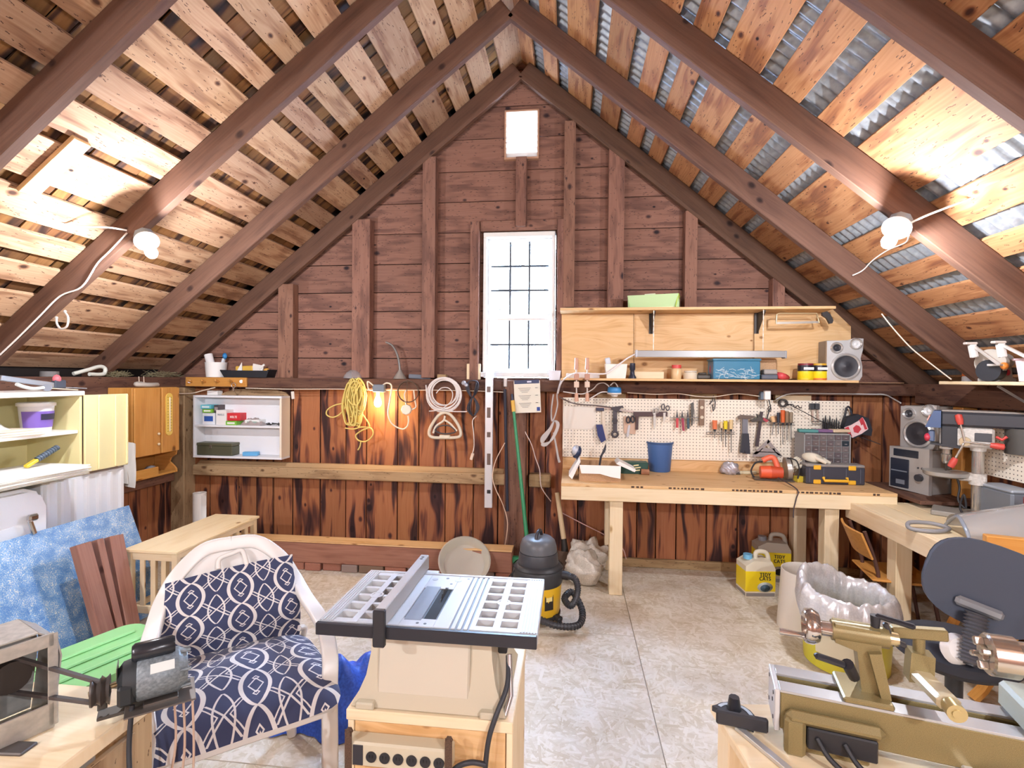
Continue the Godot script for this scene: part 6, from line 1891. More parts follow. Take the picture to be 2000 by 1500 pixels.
	for k in 2:
		c = on.call([1573, 1600][k], 0.26)
		t = thing("wall_filler_jar", ["yellow and black jar with maroon lid, nearer the red case", "yellow and black jar with orange base beside the loudspeaker"][k], "jar", "yellow and black jars on the lower shelf")
		var I := Transform3D(Basis.IDENTITY, c)
		put(mb().lathe([Vector2(0, 0), Vector2(0.05, 0), Vector2(0.053, 0.005), Vector2(0.053, 0.065), Vector2(0, 0.065)], 22, I), "lower_body", mat(0xe6cf1e, 0.35), t)
		put(mb().lathe([Vector2(0.0533, 0.065), Vector2(0.0533, 0.108), Vector2(0, 0.109)], 22, I), "upper_body", mat(0x24222a, 0.35), t)
		put(mb().lathe([Vector2(0.051, 0.108), Vector2(0.051, 0.122), Vector2(0, 0.123)], 22, I), "lid", mat([0x7a1e2a, 0xd0a030][k], 0.4), t)
		put(mb().lathe([Vector2(0.0538, 0.003), Vector2(0.0538, 0.014), Vector2(0.053, 0.014)], 22, I), "base_band", mat([0xd9c01e, 0xd0622e][k], 0.4), t)
		put(mb().box(c + Vector3(0, 0.084, 0.0535), Vector3(0.07, 0.018, 0.004), Basis.IDENTITY, 0.001), "print", mat(0xf0ede6, 0.5), t)
	var s0: Vector3 = on.call(1648, 0.30)
	speaker(Transform3D(Basis(Vector3.UP, -0.12).scaled(Vector3(1, 1, 1)), s0 + Vector3(-0.0, 0, 0)), "silver loudspeaker on the lower shelf before the plywood")
	# screw clamps gripping the shelf edge
	for q in [1126, 1147]:
		t = thing("wooden_clamp", "small wooden handscrew clamp on the lower shelf edge, " + ("nearer the window" if q < 1130 else "nearer the square tub"), "clamp", "handscrew clamps on the lower shelf")
		for s in [[699, 722, 0.012], [768, 784, 0.012]]:
			put(mb().cyl(pz(q, s[0], 0.36), pz(q, s[1], 0.36), 0.013, 0.017, 10), "handle", mat(0xc99a80, 0.5), t)
		put(mb().cyl(pz(q, 722, 0.36), pz(q, 768, 0.36), 0.006, 0.006, 8), "screw", mat(0xc9bfb6, 0.4, 0.4), t)
		for s in [[730, 742], [745, 757]]:
			put(pbox(q - 5, s[0], q + 5, s[1], 0.38, 0.04, 0.004, wd(0.9, 1)), "jaw", mat(0xb98a74, 0.5) if s[0] < 740 else mat(0xd8c0ac, 0.5), t)
	# blue outlet hanging under the tie beam
	t = thing("outlet_hub", "blue round cable outlet with white base under the tie beam", "outlet")
	c = pz(1200, 771, 0.17)
	put(mb().lathe([Vector2(0, 0.015), Vector2(0.05, 0.015), Vector2(0.054, 0.02), Vector2(0.054, 0.048), Vector2(0.046, 0.06), Vector2(0, 0.06)], 14, Transform3D(Basis.IDENTITY, c)), "body", mat(0x3f8fd0, 0.4), t)
	put(mb().lathe([Vector2(0, -0.015), Vector2(0.022, -0.015), Vector2(0.03, 0.0), Vector2(0.055, 0.006), Vector2(0.055, 0.016), Vector2(0, 0.016)], 18, Transform3D(Basis.IDENTITY, c)), "base", mat(0xe8e2da, 0.4), t)
	put(mb().tube(curve(pxpath([[1190, 755], [1180, 748], [1168, 750], [1158, 760], [1140, 769], [1120, 768], [1100, 765]], 0.17), 5), 0.005, 6), "cord", mat(0xe0dad6, 0.5), t)
	put(mb().tube(curve(pxpath([[1192, 766], [1175, 766], [1160, 774], [1150, 780]], 0.16), 5), 0.005, 6), "cord", mat(0xe0dad6, 0.5), t)
	put(mb().tube(curve(pxpath([[1192, 753], [1200, 747], [1207, 757], [1205, 768]], 0.18), 5), 0.005, 6), "cord", mat(0xe0dad6, 0.5), t)
	var g := mb().tube(curve(pxpath([[1225, 767], [1280, 770], [1325, 769], [1360, 774], [1395, 775], [1440, 769], [1485, 774], [1505, 772]], 0.125), 5), 0.004, 6)
	single(g, "wall_wire", mat(0xd0c2ae, 0.5), "pale wire drooping along the top of the pegboard", "wire")
	g = mb().tube(curve([pz(1516, 780, 0.12), pz(1545, 769, 0.125), pz(1620, 769, 0.125), pz(1700, 770, 0.125), pz(1728, 771, 0.14), pz(1745, 779, 0.3), pz(1759, 787, 0.45)], 5), 0.005, 6)
	single(g, "speaker_wire", mat(0xb9b6b2, 0.5), "grey wire running to the loudspeaker on the stereo", "wire")
	t = thing("wall_socket", "white plug in a grey socket box above the pegboard", "socket")
	put(pbox(1486, 765, 1497, 781, 0.16, 0.06, 0.004), "box", mat(0x5c6a78, 0.5), t)
	put(pbox(1494, 763, 1506, 781, 0.19, 0.04, 0.005), "plug", mat(0xe9e7e4, 0.4), t)
	# scrap of cardboard on the beam
	single(mb().prism(PackedVector2Array([Vector2(0, 0), Vector2(0.29, 0), Vector2(0.33, 0.12), Vector2(-0.05, 0.12)]), 0.004, Transform3D(Basis(Vector3.RIGHT, Vector3.FORWARD, Vector3.UP), Vector3(pz(1690, 750, 0.2).x, 1.514, 0.16))), "cardboard_scrap", M.cardboard, "flat cardboard scrap lying on the tie beam beyond the shelf", "cardboard")

# flat tools: every entry is [part name, colour, outline in pixels, thickness, metalness]
func peg_tool(called: String, label: String, cat: String, parts: Array, z := 0.062) -> Node3D:
	var t := thing(called, label, cat)
	for q in parts:
		put(outl(mb(), q[2], z, q[3]), q[0], mat(q[1], 0.45, q[4] if q.size() > 4 else 0.0), t)
	return t
func ell(x: float, y: float, rx: float, ry: float, n := 16) -> Array:
	var p := []
	for k in n:
		p.append([x + cos(TAU * k / n) * rx, y + sin(TAU * k / n) * ry])
	return p
func ringpx(called: String, x: float, y: float, rx: float, ry: float, r: float, z: float, h: int, t: Node3D, metal := 0.3) -> void:
	put(mb().tube(pxpath(ell(x, y, rx, ry), z), r, 6, true), called, mat(h, 0.4, metal), t)
func rodpx(called: String, pts: Array, r: float, z: float, h: int, t: Node3D, metal := 0.6) -> void:
	put(mb().tube(pxpath(pts, z), r, 6), called, mat(h, 0.4, metal), t)
func do_peg_tools() -> void:
	single(pbox(1101, 794, 1164, 838, 0.056, 0.003, 0.0), "paper_sheet", mat(0xe6ddd0, 0.7), "blank cream sheet pinned on the pegboard", "sheet")
	single(mb().tube(curve(pxpath([[1092, 775], [1105, 782], [1118, 787], [1135, 790], [1165, 792], [1195, 796]], 0.085), 4), 0.005, 6), "steel_rod", mat(0x7d706c, 0.4, 0.6), "thin bent steel rod across the top of the pegboard", "rod")
	var t := peg_tool("masonry_brush", "bench brush with dark blue bristles on the pegboard", "brush", [["bristles", 0x1f2f6a, [[1164, 829], [1176, 829], [1183, 858], [1174, 864], [1167, 850]], 0.035], ["handle", 0xd9cbb8, [[1176, 797], [1180, 797], [1180, 818], [1187, 855], [1183, 858], [1176, 829]], 0.02]])
	put(pbox(1164, 797, 1180, 803, 0.085, 0.02), "ferrule", mat(0x3a3c50, 0.5), t)
	# big spanner with adjustable jaw
	t = peg_tool("pipe_wrench", "large dark adjustable wrench hanging on the pegboard", "wrench", [["shank", 0x4c474c, [[1197, 800], [1205, 800], [1205, 845], [1197, 845]], 0.016, 0.4], ["jaw", 0x453f42, [[1194, 795], [1210, 793], [1216, 792], [1218, 797], [1213, 796], [1209, 801], [1216, 804], [1210, 805], [1194, 800]], 0.022, 0.4]], 0.08)
	ringpx("ring_end", 1201, 848, 5.5, 5.5, 0.010, 0.09, 0x4c474c, t, 0.4)
	put(mb().cyl(pz(1201, 822, 0.085), pz(1201, 822, 0.11), 0.024, 0.02, 12), "knurl", mat(0x3c383c, 0.45, 0.4), t)
	t = peg_tool("sliding_square", "dark sliding square with long steel rule on the pegboard", "square", [["head", 0x4a3636, [[1237, 804], [1303, 804], [1303, 813], [1247, 813], [1246, 839], [1241, 839], [1242, 813], [1237, 812]], 0.014, 0.2]], 0.07)
	put(outl(mb(), [[1165, 793], [1200, 797], [1238, 803], [1238, 806], [1200, 801], [1165, 796]], 0.07, 0.004), "rule", mat(0xa89a92, 0.35, 0.7), t)
	t = peg_tool("tin_snips", "tin snips with dark ring grips on a wooden card", "snips", [["card", 0xc9a890, [[1218, 813], [1243, 813], [1241, 848], [1219, 846]], 0.004], ["blade", 0xb9b9bc, [[1227, 830], [1231, 830], [1228, 852], [1223, 854], [1225, 838]], 0.01, 0.6]], 0.06)
	ringpx("grip", 1227, 820, 3.5, 6, 0.006, 0.08, 0x34343c, t)
	ringpx("grip", 1236, 819, 3.5, 6, 0.006, 0.08, 0x34343c, t)
	for q in [[1278, 805, 1283, 802, 1279, 830, 0xb3ada6, "small steel pliers with thin open grips on the pegboard"], [1295, 795, 1304, 797, 1298, 818, 0x3c3a46, "scissors with round dark grips on the pegboard"]]:
		t = thing("scissors", q[7], "scissors")
		ringpx("grip", q[0], q[1], 3, 6, 0.004, 0.085, q[6], t)
		ringpx("grip", q[2], q[3], 3.4, 4.5, 0.004, 0.085, q[6], t)
		put(outl(mb(), [[q[4] - 3, 806], [q[4] + 2, 806], [q[4] + 1, q[5]], [q[4] - 1, q[5] + 8], [q[4] - 3, q[5]]], 0.08, 0.006), "blade", mat(0xb9b5ae, 0.4, 0.6), t)
	# wire rack and pliers
	t = thing("wire_tool_rack", "thin wire tool rack holding pliers on the pegboard", "rack")
	rodpx("wire", [[1308, 816], [1366, 816]], 0.003, 0.11, 0x8a8680, t)
	rodpx("wire", [[1308, 820], [1366, 820]], 0.003, 0.07, 0x8a8680, t)
	var pl := [[1322, 0xc43c44, "pliers with bright red grips on the pegboard rack", 0], [1332, 0x9c2f4a, "long pliers with maroon grips on the pegboard rack", 6], [1343, 0x2e4a58, "pliers with dark teal grips on the pegboard rack", 2]]
	for q in pl:
		var x: float = q[0]
		t = peg_tool("pliers", q[2], "pliers", [["jaw", 0x4c4a4c, [[x - 2, 815], [x, 801], [x + 2, 815]], 0.012, 0.5], ["grip", q[1], [[x - 2, 815], [x + 2.5, 815], [x + 2 + q[3] * 0.4, 835 + q[3]], [x - 2 + q[3] * 0.4, 835 + q[3]]], 0.018]], 0.085)
	t = peg_tool("bike_pump_tool", "slim dark shears hanging highest on the pegboard rack", "shears", [["blade", 0x55524e, [[1349, 788], [1354, 785], [1355, 800], [1352, 831], [1350, 831]], 0.012, 0.4]], 0.085)
	rodpx("spring", [[1356, 800], [1357, 815], [1355, 828]], 0.004, 0.09, 0xb8b4ae, t)
	t = thing("torpedo_level", "short brown wooden level hanging on the pegboard", "level")
	put(pbox(1366, 781, 1376, 831, 0.085, 0.022, 0.002), "body", mat(0x7d6350, 0.5), t)
	for y in [796, 815]:
		put(mb().cyl(pz(1371, y, 0.0855), pz(1371, y, 0.088), 0.013, 0.013, 12), "vial", mat(0xcfc6b0, 0.2), t)
	t = thing("wire_hook", "black wire hook hanging on the pegboard beside the level", "hook")
	rodpx("wire", [[1386, 790], [1391, 783], [1393, 772], [1397, 785], [1396, 798], [1393, 803], [1391, 790]], 0.004, 0.08, 0x2a2a30, t, 0.2)
	# screwdrivers in two racks: [x, top, grip bottom, tip, colour, width]
	var dr := [[1396, 821, 838, 856, 0xe07a50, 5.0, "screwdriver with tilted orange grip in the near wire rack"], [1409, 824, 836, 862, 0xe0cba0, 3.0, "small screwdriver with amber grip in the near wire rack"], [1417, 822, 838, 873, 0xe0cc30, 4.0, "screwdriver with yellow striped grip in the near wire rack"], [1428, 820, 838, 884, 0xd9bf90, 4.0, "long screwdriver with amber grip in the near wire rack"],
		[1508, 813, 824, 850, 0xe0b888, 4.0, "stubby screwdriver with pale orange grip in the far rack"], [1520, 806, 825, 848, 0x2d3440, 2.8, "screwdriver with black grip in the far rack"], [1529, 801, 826, 868, 0xd0602e, 4.0, "screwdriver with long red orange grip in the far rack"], [1537, 803, 826, 860, 0x8a7258, 3.6, "screwdriver with brown grip in the far rack"], [1545, 805, 826, 860, 0x8f7e68, 3.4, "screwdriver with grey brown grip, last in the far rack"]]
	for q in dr:
		t = thing("screwdriver", q[6], "screwdriver")
		var a := pz(q[0], q[1], 0.10)
		var e := pz(q[0] + (3 if q[0] > 1500 and q[0] < 1510 else 0), q[2], 0.10)
		var r: float = q[5] / 240.0
		var y := (e - a).normalized()
		put(mb().cyl(a, e, r, r * 0.9, 6), "grip", mat(q[4], 0.35), t)
		put(mb().cyl(e, e + y * 0.018, r * 0.5, r * 0.4, 8), "collar", mat(0x30343c, 0.4), t)
		put(mb().cyl(e, pz(q[0], q[3], 0.10), 0.0042, 0.004, 6), "shaft", mat(0x8a8884, 0.35, 0.6), t)
	for q in [[1379, 1435, 844], [1500, 1551, 826]]:
		t = thing("screwdriver_rack", "wire rack of screwdrivers nearer the hammer on the pegboard" if q[0] < 1400 else "steel rack of screwdrivers beyond the hammers on the pegboard", "rack")
		rodpx("bar", [[q[0], q[2]], [q[1], q[2]]], 0.003, 0.12, 0x6f6b68, t)
		rodpx("bar", [[q[0], q[2] + 4], [q[1], q[2] + 4]], 0.003, 0.075, 0x6f6b68, t)
	# hammers
	t = peg_tool("claw_hammer", "claw hammer with black rubber grip hanging on the pegboard", "hammer", [["head", 0x6d6058, [[1440, 813], [1447, 810], [1458, 811], [1464, 811], [1471, 812], [1471, 816], [1464, 817], [1458, 818], [1449, 817], [1442, 819]], 0.03, 0.5], ["shaft", 0x7b7c84, [[1449, 817], [1459, 817], [1459, 846], [1449, 846]], 0.02, 0.4], ["grip", 0x2c2f3a, [[1448, 846], [1460, 846], [1463, 886], [1453, 885], [1452, 878], [1451, 884], [1444, 883]], 0.03]], 0.085)
	t = peg_tool("tack_hammer", "slim old hammer with dark handle hanging beside the claw hammer", "hammer", [["handle", 0x41353a, [[1484, 804], [1489, 804], [1485, 832], [1480, 872], [1474, 871], [1480, 830]], 0.02], ["head", 0x55504c, [[1465, 820], [1478, 815], [1476, 808], [1480, 810], [1484, 817], [1496, 816], [1503, 822], [1490, 824], [1480, 822], [1468, 824]], 0.026, 0.5], ["red_mark", 0xa83c48, [[1489, 815], [1499, 821], [1494, 824], [1488, 820]], 0.028]], 0.085)
	t = thing("allen_key_ring", "ring of small black keys hanging above the hammers", "keys")
	rodpx("key", [[1501, 778], [1505, 795], [1500, 810], [1497, 822]], 0.004, 0.09, 0x2a2a30, t, 0.3)
	ringpx("ring", 1503, 799, 3, 5, 0.003, 0.09, 0x2a2a30, t)
	# speed square
	t = thing("speed_square", "grey triangular speed square standing against the pegboard", "square")
	var z := 0.12
	for q in [[[1470, 887], [1500, 858], [1504, 862], [1478, 887]], [[1500, 858], [1527, 890], [1519, 889], [1497, 865]], [[1470, 888], [1474, 881], [1517, 883], [1527, 890], [1527, 892], [1470, 892]], [[1488, 875], [1512, 876], [1515, 884], [1480, 883]]]:
		put(outl(mb(), q, z, 0.006), "plate", mat(0xa09896, 0.4, 0.3), t)
	# tape, drill bits, small gauges
	t = thing("tape_roll", "roll of black tape hanging on the pegboard's top edge", "tape")
	put(mb().lathe([Vector2(0.021, 0), Vector2(0.033, 0), Vector2(0.033, 0.025), Vector2(0.021, 0.025), Vector2(0.021, 0)], 20, Transform3D(Basis(Vector3.RIGHT, PI / 2), pz(1528, 787, 0.06))), "roll", mat(0x3b3430, 0.5), t)
	rodpx("hook", [[1518, 786], [1512, 784], [1520, 778]], 0.008, 0.07, 0x9a8a74, t, 0.1)
	t = thing("long_cable", "thin black cable slanting across the pegboard to the drawer cabinet", "cable")
	put(mb().tube(curve(pxpath([[1537, 788], [1552, 795], [1580, 810], [1605, 823], [1640, 836], [1672, 850], [1720, 868, 0.2]], 0.11), 4), 0.003, 6).tube(curve(pxpath([[1538, 791], [1548, 790], [1552, 796], [1558, 792], [1562, 797], [1566, 795]], 0.1), 4), 0.004, 6), "wire", mat(0x2b2628, 0.5), t)
	for q in [[1587, 0x3c3e42, "small dark lamp holder on the pegboard above the drill bits"], [1597, 0x44464a, "small dark switch block on the pegboard above the drill bits"]]:
		t = thing("switch_block", q[2], "switch")
		put(pbox(q[0] - 4, 788, q[0] + 4.5, 800, 0.085, 0.03, 0.003), "body", mat(q[1], 0.4), t)
		put(mb().cyl(pz(q[0], 801, 0.08), pz(q[0] + 1, 822, 0.08), 0.005, 0.006, 8), "stem", mat(0xc0a898, 0.5), t)
	t = thing("wire_basket", "small empty wire bracket on the pegboard above the drawer cabinet", "bracket")
	rodpx("wire", [[1586, 823], [1604, 823], [1604, 828], [1586, 828], [1586, 823]], 0.003, 0.11, 0x6a6664, t)
	for k in 8:
		var x := 1608.0 + k * 4.3
		var top: float = [816, 811, 819, 812, 818, 819, 815, 821][k]
		single(mb().cyl(pz(x, 842, 0.10), pz(x, top + 8, 0.10), 0.0075 - 0.0004 * k, 0.0075 - 0.0004 * k, 6).cyl(pz(x, top + 8, 0.10), pz(x, top, 0.10), 0.007, 0.002, 6), "drill_bit", mat(0x2f3032, 0.35, 0.5), "dark twist drill bit standing in the row behind the drawer cabinet", "drill bit", "drill bits behind the drawer cabinet")
	t = thing("drill_index", "black block holding the row of drill bits", "block")
	put(pbox(1604, 840, 1644, 850, 0.12, 0.05, 0.003), "block", mat(0x26262a, 0.5), t)
	# black and red flag pouch on the pegboard corner
	t = thing("flag_pouch", "black, red and white patterned pouch hanging from the pegboard corner", "pouch")
	put(outl(mb(), [[1646, 815], [1668, 808], [1688, 816], [1695, 838], [1693, 850], [1676, 847], [1660, 855], [1644, 845], [1641, 832]], 0.10, 0.06), "body", mat(0x22242c, 0.7), t)
	put(outl(mb(), [[1648, 835], [1662, 830], [1676, 822], [1684, 815], [1690, 824], [1695, 838], [1682, 847], [1664, 855], [1655, 845]], 0.16, 0.006), "flag", mat(0xe6c6c6, 0.7), t)
	for q in [[[1666, 836], [1672, 830], [1678, 832], [1682, 838], [1676, 846], [1668, 844]], [[1681, 816], [1685, 816], [1694, 838], [1689, 839]], [[1650, 836], [1657, 833], [1664, 852], [1660, 853]], [[1678, 820], [1681, 818], [1686, 828], [1682, 831]]]:
		put(outl(mb(), q, 0.166, 0.002), "red_print", mat(0xc23a44, 0.7), t)
	rodpx("strap", [[1649, 818], [1653, 797], [1657, 794], [1661, 798], [1664, 812]], 0.008, 0.10, 0x22242c, t, 0.0)

func do_bench_things() -> void:
	var on := func(x: float, y: float) -> Vector3: return py(x, y, WH)
	# carton with torn white flaps
	var t := thing("open_carton", "open brown carton with torn white flaps on the workbench end", "carton")
	var a: Vector3 = on.call(1131, 939)
	var e: Vector3 = on.call(1211, 939)
	var zf := a.z
	var w := e.x - a.x
	var h := 0.115
	for q in [[Vector3(a.x + w * 0.5, WH + h * 0.5, zf - 0.002), Vector3(w, h, 0.004)], [Vector3(a.x + w * 0.5, WH + h * 0.5, zf - 0.24), Vector3(w, h, 0.004)], [Vector3(a.x + 0.002, WH + h * 0.5, zf - 0.12), Vector3(0.004, h, 0.236)], [Vector3(e.x - 0.002, WH + h * 0.5, zf - 0.12), Vector3(0.004, h, 0.236)], [Vector3(a.x + w * 0.5, WH + 0.003, zf - 0.12), Vector3(w - 0.01, 0.004, 0.23)]]:
		put(mb().box(q[0], q[1]), "side", M.cardboard, t)
	put(mb().prism(PackedVector2Array([Vector2(0, 0.0), Vector2(w, 0.0), Vector2(w - 0.005, -0.09), Vector2(w * 0.75, -0.08), Vector2(w * 0.5, -0.06), Vector2(0.015, -0.06)]), 0.003, Transform3D(Basis(Vector3.RIGHT, -0.25), Vector3(a.x, WH + h, zf + 0.001))), "flap", mat(0xeeebe6, 0.7), t)
	put(mb().prism(PackedVector2Array([Vector2(0, 0), Vector2(-0.075, -0.125), Vector2(-0.05, -0.15), Vector2(0.01, -0.02)]), 0.2, Transform3D(Basis.IDENTITY, Vector3(a.x, WH + h + 0.04, zf - 0.22))), "flap", mat(0xefece8, 0.7), t)
	put(mb().prism(PackedVector2Array([Vector2(0, 0.01), Vector2(0.13, -0.045), Vector2(0.14, -0.03), Vector2(0.02, 0.03)]), 0.18, Transform3D(Basis.IDENTITY, Vector3(e.x - 0.03, WH + h, zf - 0.2))), "flap", mat(0xefece8, 0.7), t)
	var hl := pz(1127, 883, zf - 0.14)
	t = thing("car_mirror", "blue grey rounded lamp head leaning out of the open carton", "lamp head")
	put(mb().ball(hl, Vector3(0.032, 0.05, 0.03), 16, Basis(Vector3.BACK, -0.35)), "shell", mat(0x33405c, 0.3), t)
	put(mb().ball(hl + Vector3(-0.012, 0.012, 0.006), Vector3(0.028, 0.044, 0.028), 14, Basis(Vector3.BACK, -0.35)), "lens", mat(0xcfd4dc, 0.15, 0.3), t)
	put(mb().cyl(hl + Vector3(0.005, -0.04, 0), Vector3(hl.x + 0.03, WH + 0.012, hl.z), 0.012), "stem", mat(0x33405c, 0.4), t)
	t = thing("metal_spoon", "dark steel scoop blade sticking up from the open carton", "scoop")
	put(outl(mb(), [[1172, 891], [1178, 878], [1183, 865], [1184, 872], [1182, 882], [1175, 891]], zf - 0.15, 0.012), "blade", mat(0x42464e, 0.3, 0.5), t)
	put(mb().cyl(pz(1174, 890, zf - 0.145), Vector3(pz(1168, 896, zf - 0.145).x, WH + 0.01, zf - 0.145), 0.008), "stem", mat(0x42464e, 0.3, 0.5), t)
	# green box
	a = on.call(1211, 925)
	e = on.call(1262, 925)
	t = thing("green_box", "dark green box with cream lettering behind the torn carton", "box")
	put(mb().box(Vector3((a.x + e.x) * 0.5, WH + 0.045, a.z - 0.05), Vector3(e.x - a.x + 0.02, 0.09, 0.10), Basis.IDENTITY, 0.003), "box", mat(0x1f4a40, 0.5), t)
	for k in 3:
		put(mb().box(Vector3((a.x + e.x) * 0.5 + 0.02, WH + 0.068 - 0.02 * k, a.z + 0.0005), Vector3([0.04, 0.07, 0.06][k], 0.010, 0.002), Basis(Vector3.BACK, 0.15)), "print", mat(0xe0d9a8, 0.5), t)
	# blue waste bucket
	var c: Vector3 = on.call(1290, 922)
	c.z -= 0.06
	t = thing("blue_wastebasket", "blue plastic wastebasket standing on the workbench", "wastebasket")
	var I := Transform3D(Basis.IDENTITY, c)
	put(mb().lathe([Vector2(0, 0), Vector2(0.082, 0), Vector2(0.086, 0.006), Vector2(0.103, 0.232), Vector2(0.099, 0.232), Vector2(0.082, 0.008), Vector2(0, 0.008)], 30, I), "body", mat(0x44679e, 0.45), t)
	put(mb().lathe([Vector2(0.102, 0.222), Vector2(0.109, 0.224), Vector2(0.11, 0.236), Vector2(0.10, 0.238), Vector2(0.098, 0.228)], 30, I), "rim", mat(0x3a5888, 0.45), t)
	for k in 2:
		c = [on.call(1260, 927), on.call(1275, 920)][k]
		single(mb().cyl(c + Vector3(-0.03, 0.022, 0), c + Vector3(0.03, 0.022, 0.01 - 0.05 * k), 0.022, 0.022, 14), "cork_plug", mat(0xa8785a, 0.8), ["brown cork lying before the green box", "brown cork lying against the blue wastebasket"][k], "cork")
	# red grease gun
	t = thing("caulking_tool", "red hand tool with steel rod lying on the workbench", "tool")
	a = on.call(1340, 918)
	e = on.call(1386, 919)
	put(mb().bar(a + Vector3(0, 0.02, 0), e + Vector3(0, 0.016, 0), 0.035, 0.032, Vector3.UP, 0.01), "body", mat(0xb52a36, 0.4), t)
	put(mb().box(a.lerp(e, 0.5) + Vector3(0, 0.014, 0.022), Vector3(0.06, 0.028, 0.02), Basis.IDENTITY, 0.005), "clamp_plate", mat(0xa89a90, 0.35, 0.5), t)
	put(mb().cyl(e + Vector3(0, 0.016, 0), on.call(1432, 919) + Vector3(0, 0.012, 0), 0.005), "rod", mat(0x7a6a60, 0.4, 0.6), t)
	put(mb().box(e + Vector3(-0.005, 0.016, 0), Vector3(0.04, 0.026, 0.03), Basis.IDENTITY, 0.006), "tip", mat(0xd9b23a, 0.4), t)
	# crumpled foil bag
	var nn := noise(61, 3.0, 3)
	c = on.call(1432, 930)
	var g := mb()
	g.sheet(22, 14, func(u, v):
		var an: float = TAU * u
		var el: float = PI * (v - 0.5)
		var r: float = 0.85 + 0.4 * nn.get_noise_3d(cos(an) * cos(el) * 2.0, sin(el) * 2.0, sin(an) * cos(el) * 2.0)
		return Vector3(c.x, WH + 0.0388, c.z - 0.08) + Vector3(cos(an) * cos(el) * 0.08 * r, maxf(-0.039, sin(el) * 0.06 * r), sin(an) * cos(el) * 0.06 * r))
	single(g, "foil_bag", mat(0xb8b4ba, 0.3, 0.25), "crumpled silvery plastic bag behind the circular saw", "bag")
	# sanding belt sleeve and cream stick
	c = on.call(1457, 925)
	g = mb()
	for k in 12:
		g.cyl(c + Vector3(-0.10 + 0.018 * k, 0.035, -0.06), c + Vector3(-0.088 + 0.018 * k, 0.035, -0.06), 0.033 if k % 2 else 0.029, 0.033 if k % 2 else 0.029, 14)
	single(g, "corrugated_hose", mat(0x2c2d33, 0.5), "short black corrugated hose lying behind the circular saw", "hose")
	single(mb().bar(c + Vector3(-0.08, 0.013, 0.03), c + Vector3(0.07, 0.013, 0.02), 0.026, 0.024, Vector3.UP, 0.005), "cream_stick", mat(0xd8cfae, 0.5), "cream wooden stick lying before the corrugated hose", "stick")
	single(mb().bar(c + Vector3(-0.13, 0.007, 0.035), c + Vector3(-0.06, 0.007, 0.05), 0.04, 0.012, Vector3.UP, 0.003).cyl(c + Vector3(-0.09, 0.007, 0.04), c + Vector3(-0.09, 0.04, 0.04), 0.008), "small_clamp", mat(0x5a534e, 0.4, 0.5), "small dark metal clamp at the end of the cream stick", "clamp")
	# circular saw
	t = thing("circular_saw", "orange circular saw lying on the workbench", "circular saw")
	var s: Vector3 = on.call(1515, 940)
	var tb := Basis(Vector3.UP, -0.15)
	var P := func(x: float, y: float, z: float) -> Vector3: return Vector3(s.x, WH, s.z - 0.06) + tb * Vector3(x, y, z)
	put(mb().box(P.call(0, 0.008, 0.01), Vector3(0.27, 0.006, 0.13), tb * Basis(Vector3.BACK, 0.0), 0.002), "base_plate", mat(0x6d6660, 0.35, 0.6), t)
	put(mb().cyl(P.call(-0.09, 0.058, 0.03), P.call(-0.02, 0.06, 0.03), 0.044, 0.048, 18), "motor", mat(0xdb5a34, 0.45), t)
	put(mb().cyl(P.call(-0.02, 0.06, 0.03), P.call(0.06, 0.06, 0.03), 0.048, 0.04, 18), "gear_case", mat(0xc44c2c, 0.45), t)
	put(mb().tube(curve([P.call(-0.07, 0.14, 0.0), P.call(-0.02, 0.165, 0.0), P.call(0.01, 0.155, 0.0), P.call(0.03, 0.10, 0.01), P.call(0.05, 0.05, 0.02)], 5), 0.021, 10), "handle", mat(0xe06a4a, 0.4), t)
	put(mb().cyl(P.call(0.085, 0.085, 0.0), P.call(0.115, 0.088, 0.0), 0.085, 0.085, 26), "blade_guard", mat(0xa39c94, 0.35, 0.5), t)
	put(mb().cyl(P.call(0.116, 0.086, 0.0), P.call(0.12, 0.086, 0.0), 0.078, 0.078, 26), "blade", mat(0x7a726a, 0.3, 0.8), t)
	put(mb().tube(curve([P.call(-0.07, 0.13, 0), P.call(-0.12, 0.12, 0.01), P.call(-0.15, 0.06, 0.02), P.call(-0.13, 0.015, 0.03)], 5), 0.006, 6), "cord", mat(0x222226, 0.6), t)
	put(mb().tube(curve([P.call(0.09, 0.17, 0.03), P.call(0.14, 0.16, 0.06), P.call(0.16, 0.10, 0.07), P.call(0.15, 0.03, 0.075)], 5), 0.005, 6), "lead", mat(0x222226, 0.6), t)
	put(mb().tube(curve([P.call(0.02, 0.03, 0.08), Vector3(s.x + 0.02, WH + 0.008, WZ - 0.005), Vector3(s.x + 0.01, WH - 0.05, WZ + 0.012), Vector3(s.x - 0.005, WH - 0.12, WZ + 0.012), Vector3(s.x - 0.005, WH - 0.18, WZ + 0.008)], 5), 0.004, 6), "string", mat(0x4a4044, 0.7), t)
	# drawer cabinet
	var x0 := pz(1570, 870, 0.30).x
	var x1 := pz(1661, 870, 0.30).x
	t = thing("drawer_cabinet", "grey parts cabinet with rows of small clear drawers on the workbench", "cabinet")
	var top := pz(1610, 847, 0.30).y
	var bm := (x0 + x1) * 0.5
	put(mb().box(Vector3(bm, (WH + top) * 0.5, 0.215), Vector3(x1 - x0, top - WH, 0.15), Basis.IDENTITY, 0.003), "body", mat(0x8f8f90, 0.45), t)
	var cw := (x1 - x0 - 0.012) / 6.0
	var chh := (top - WH - 0.012) / 8.0
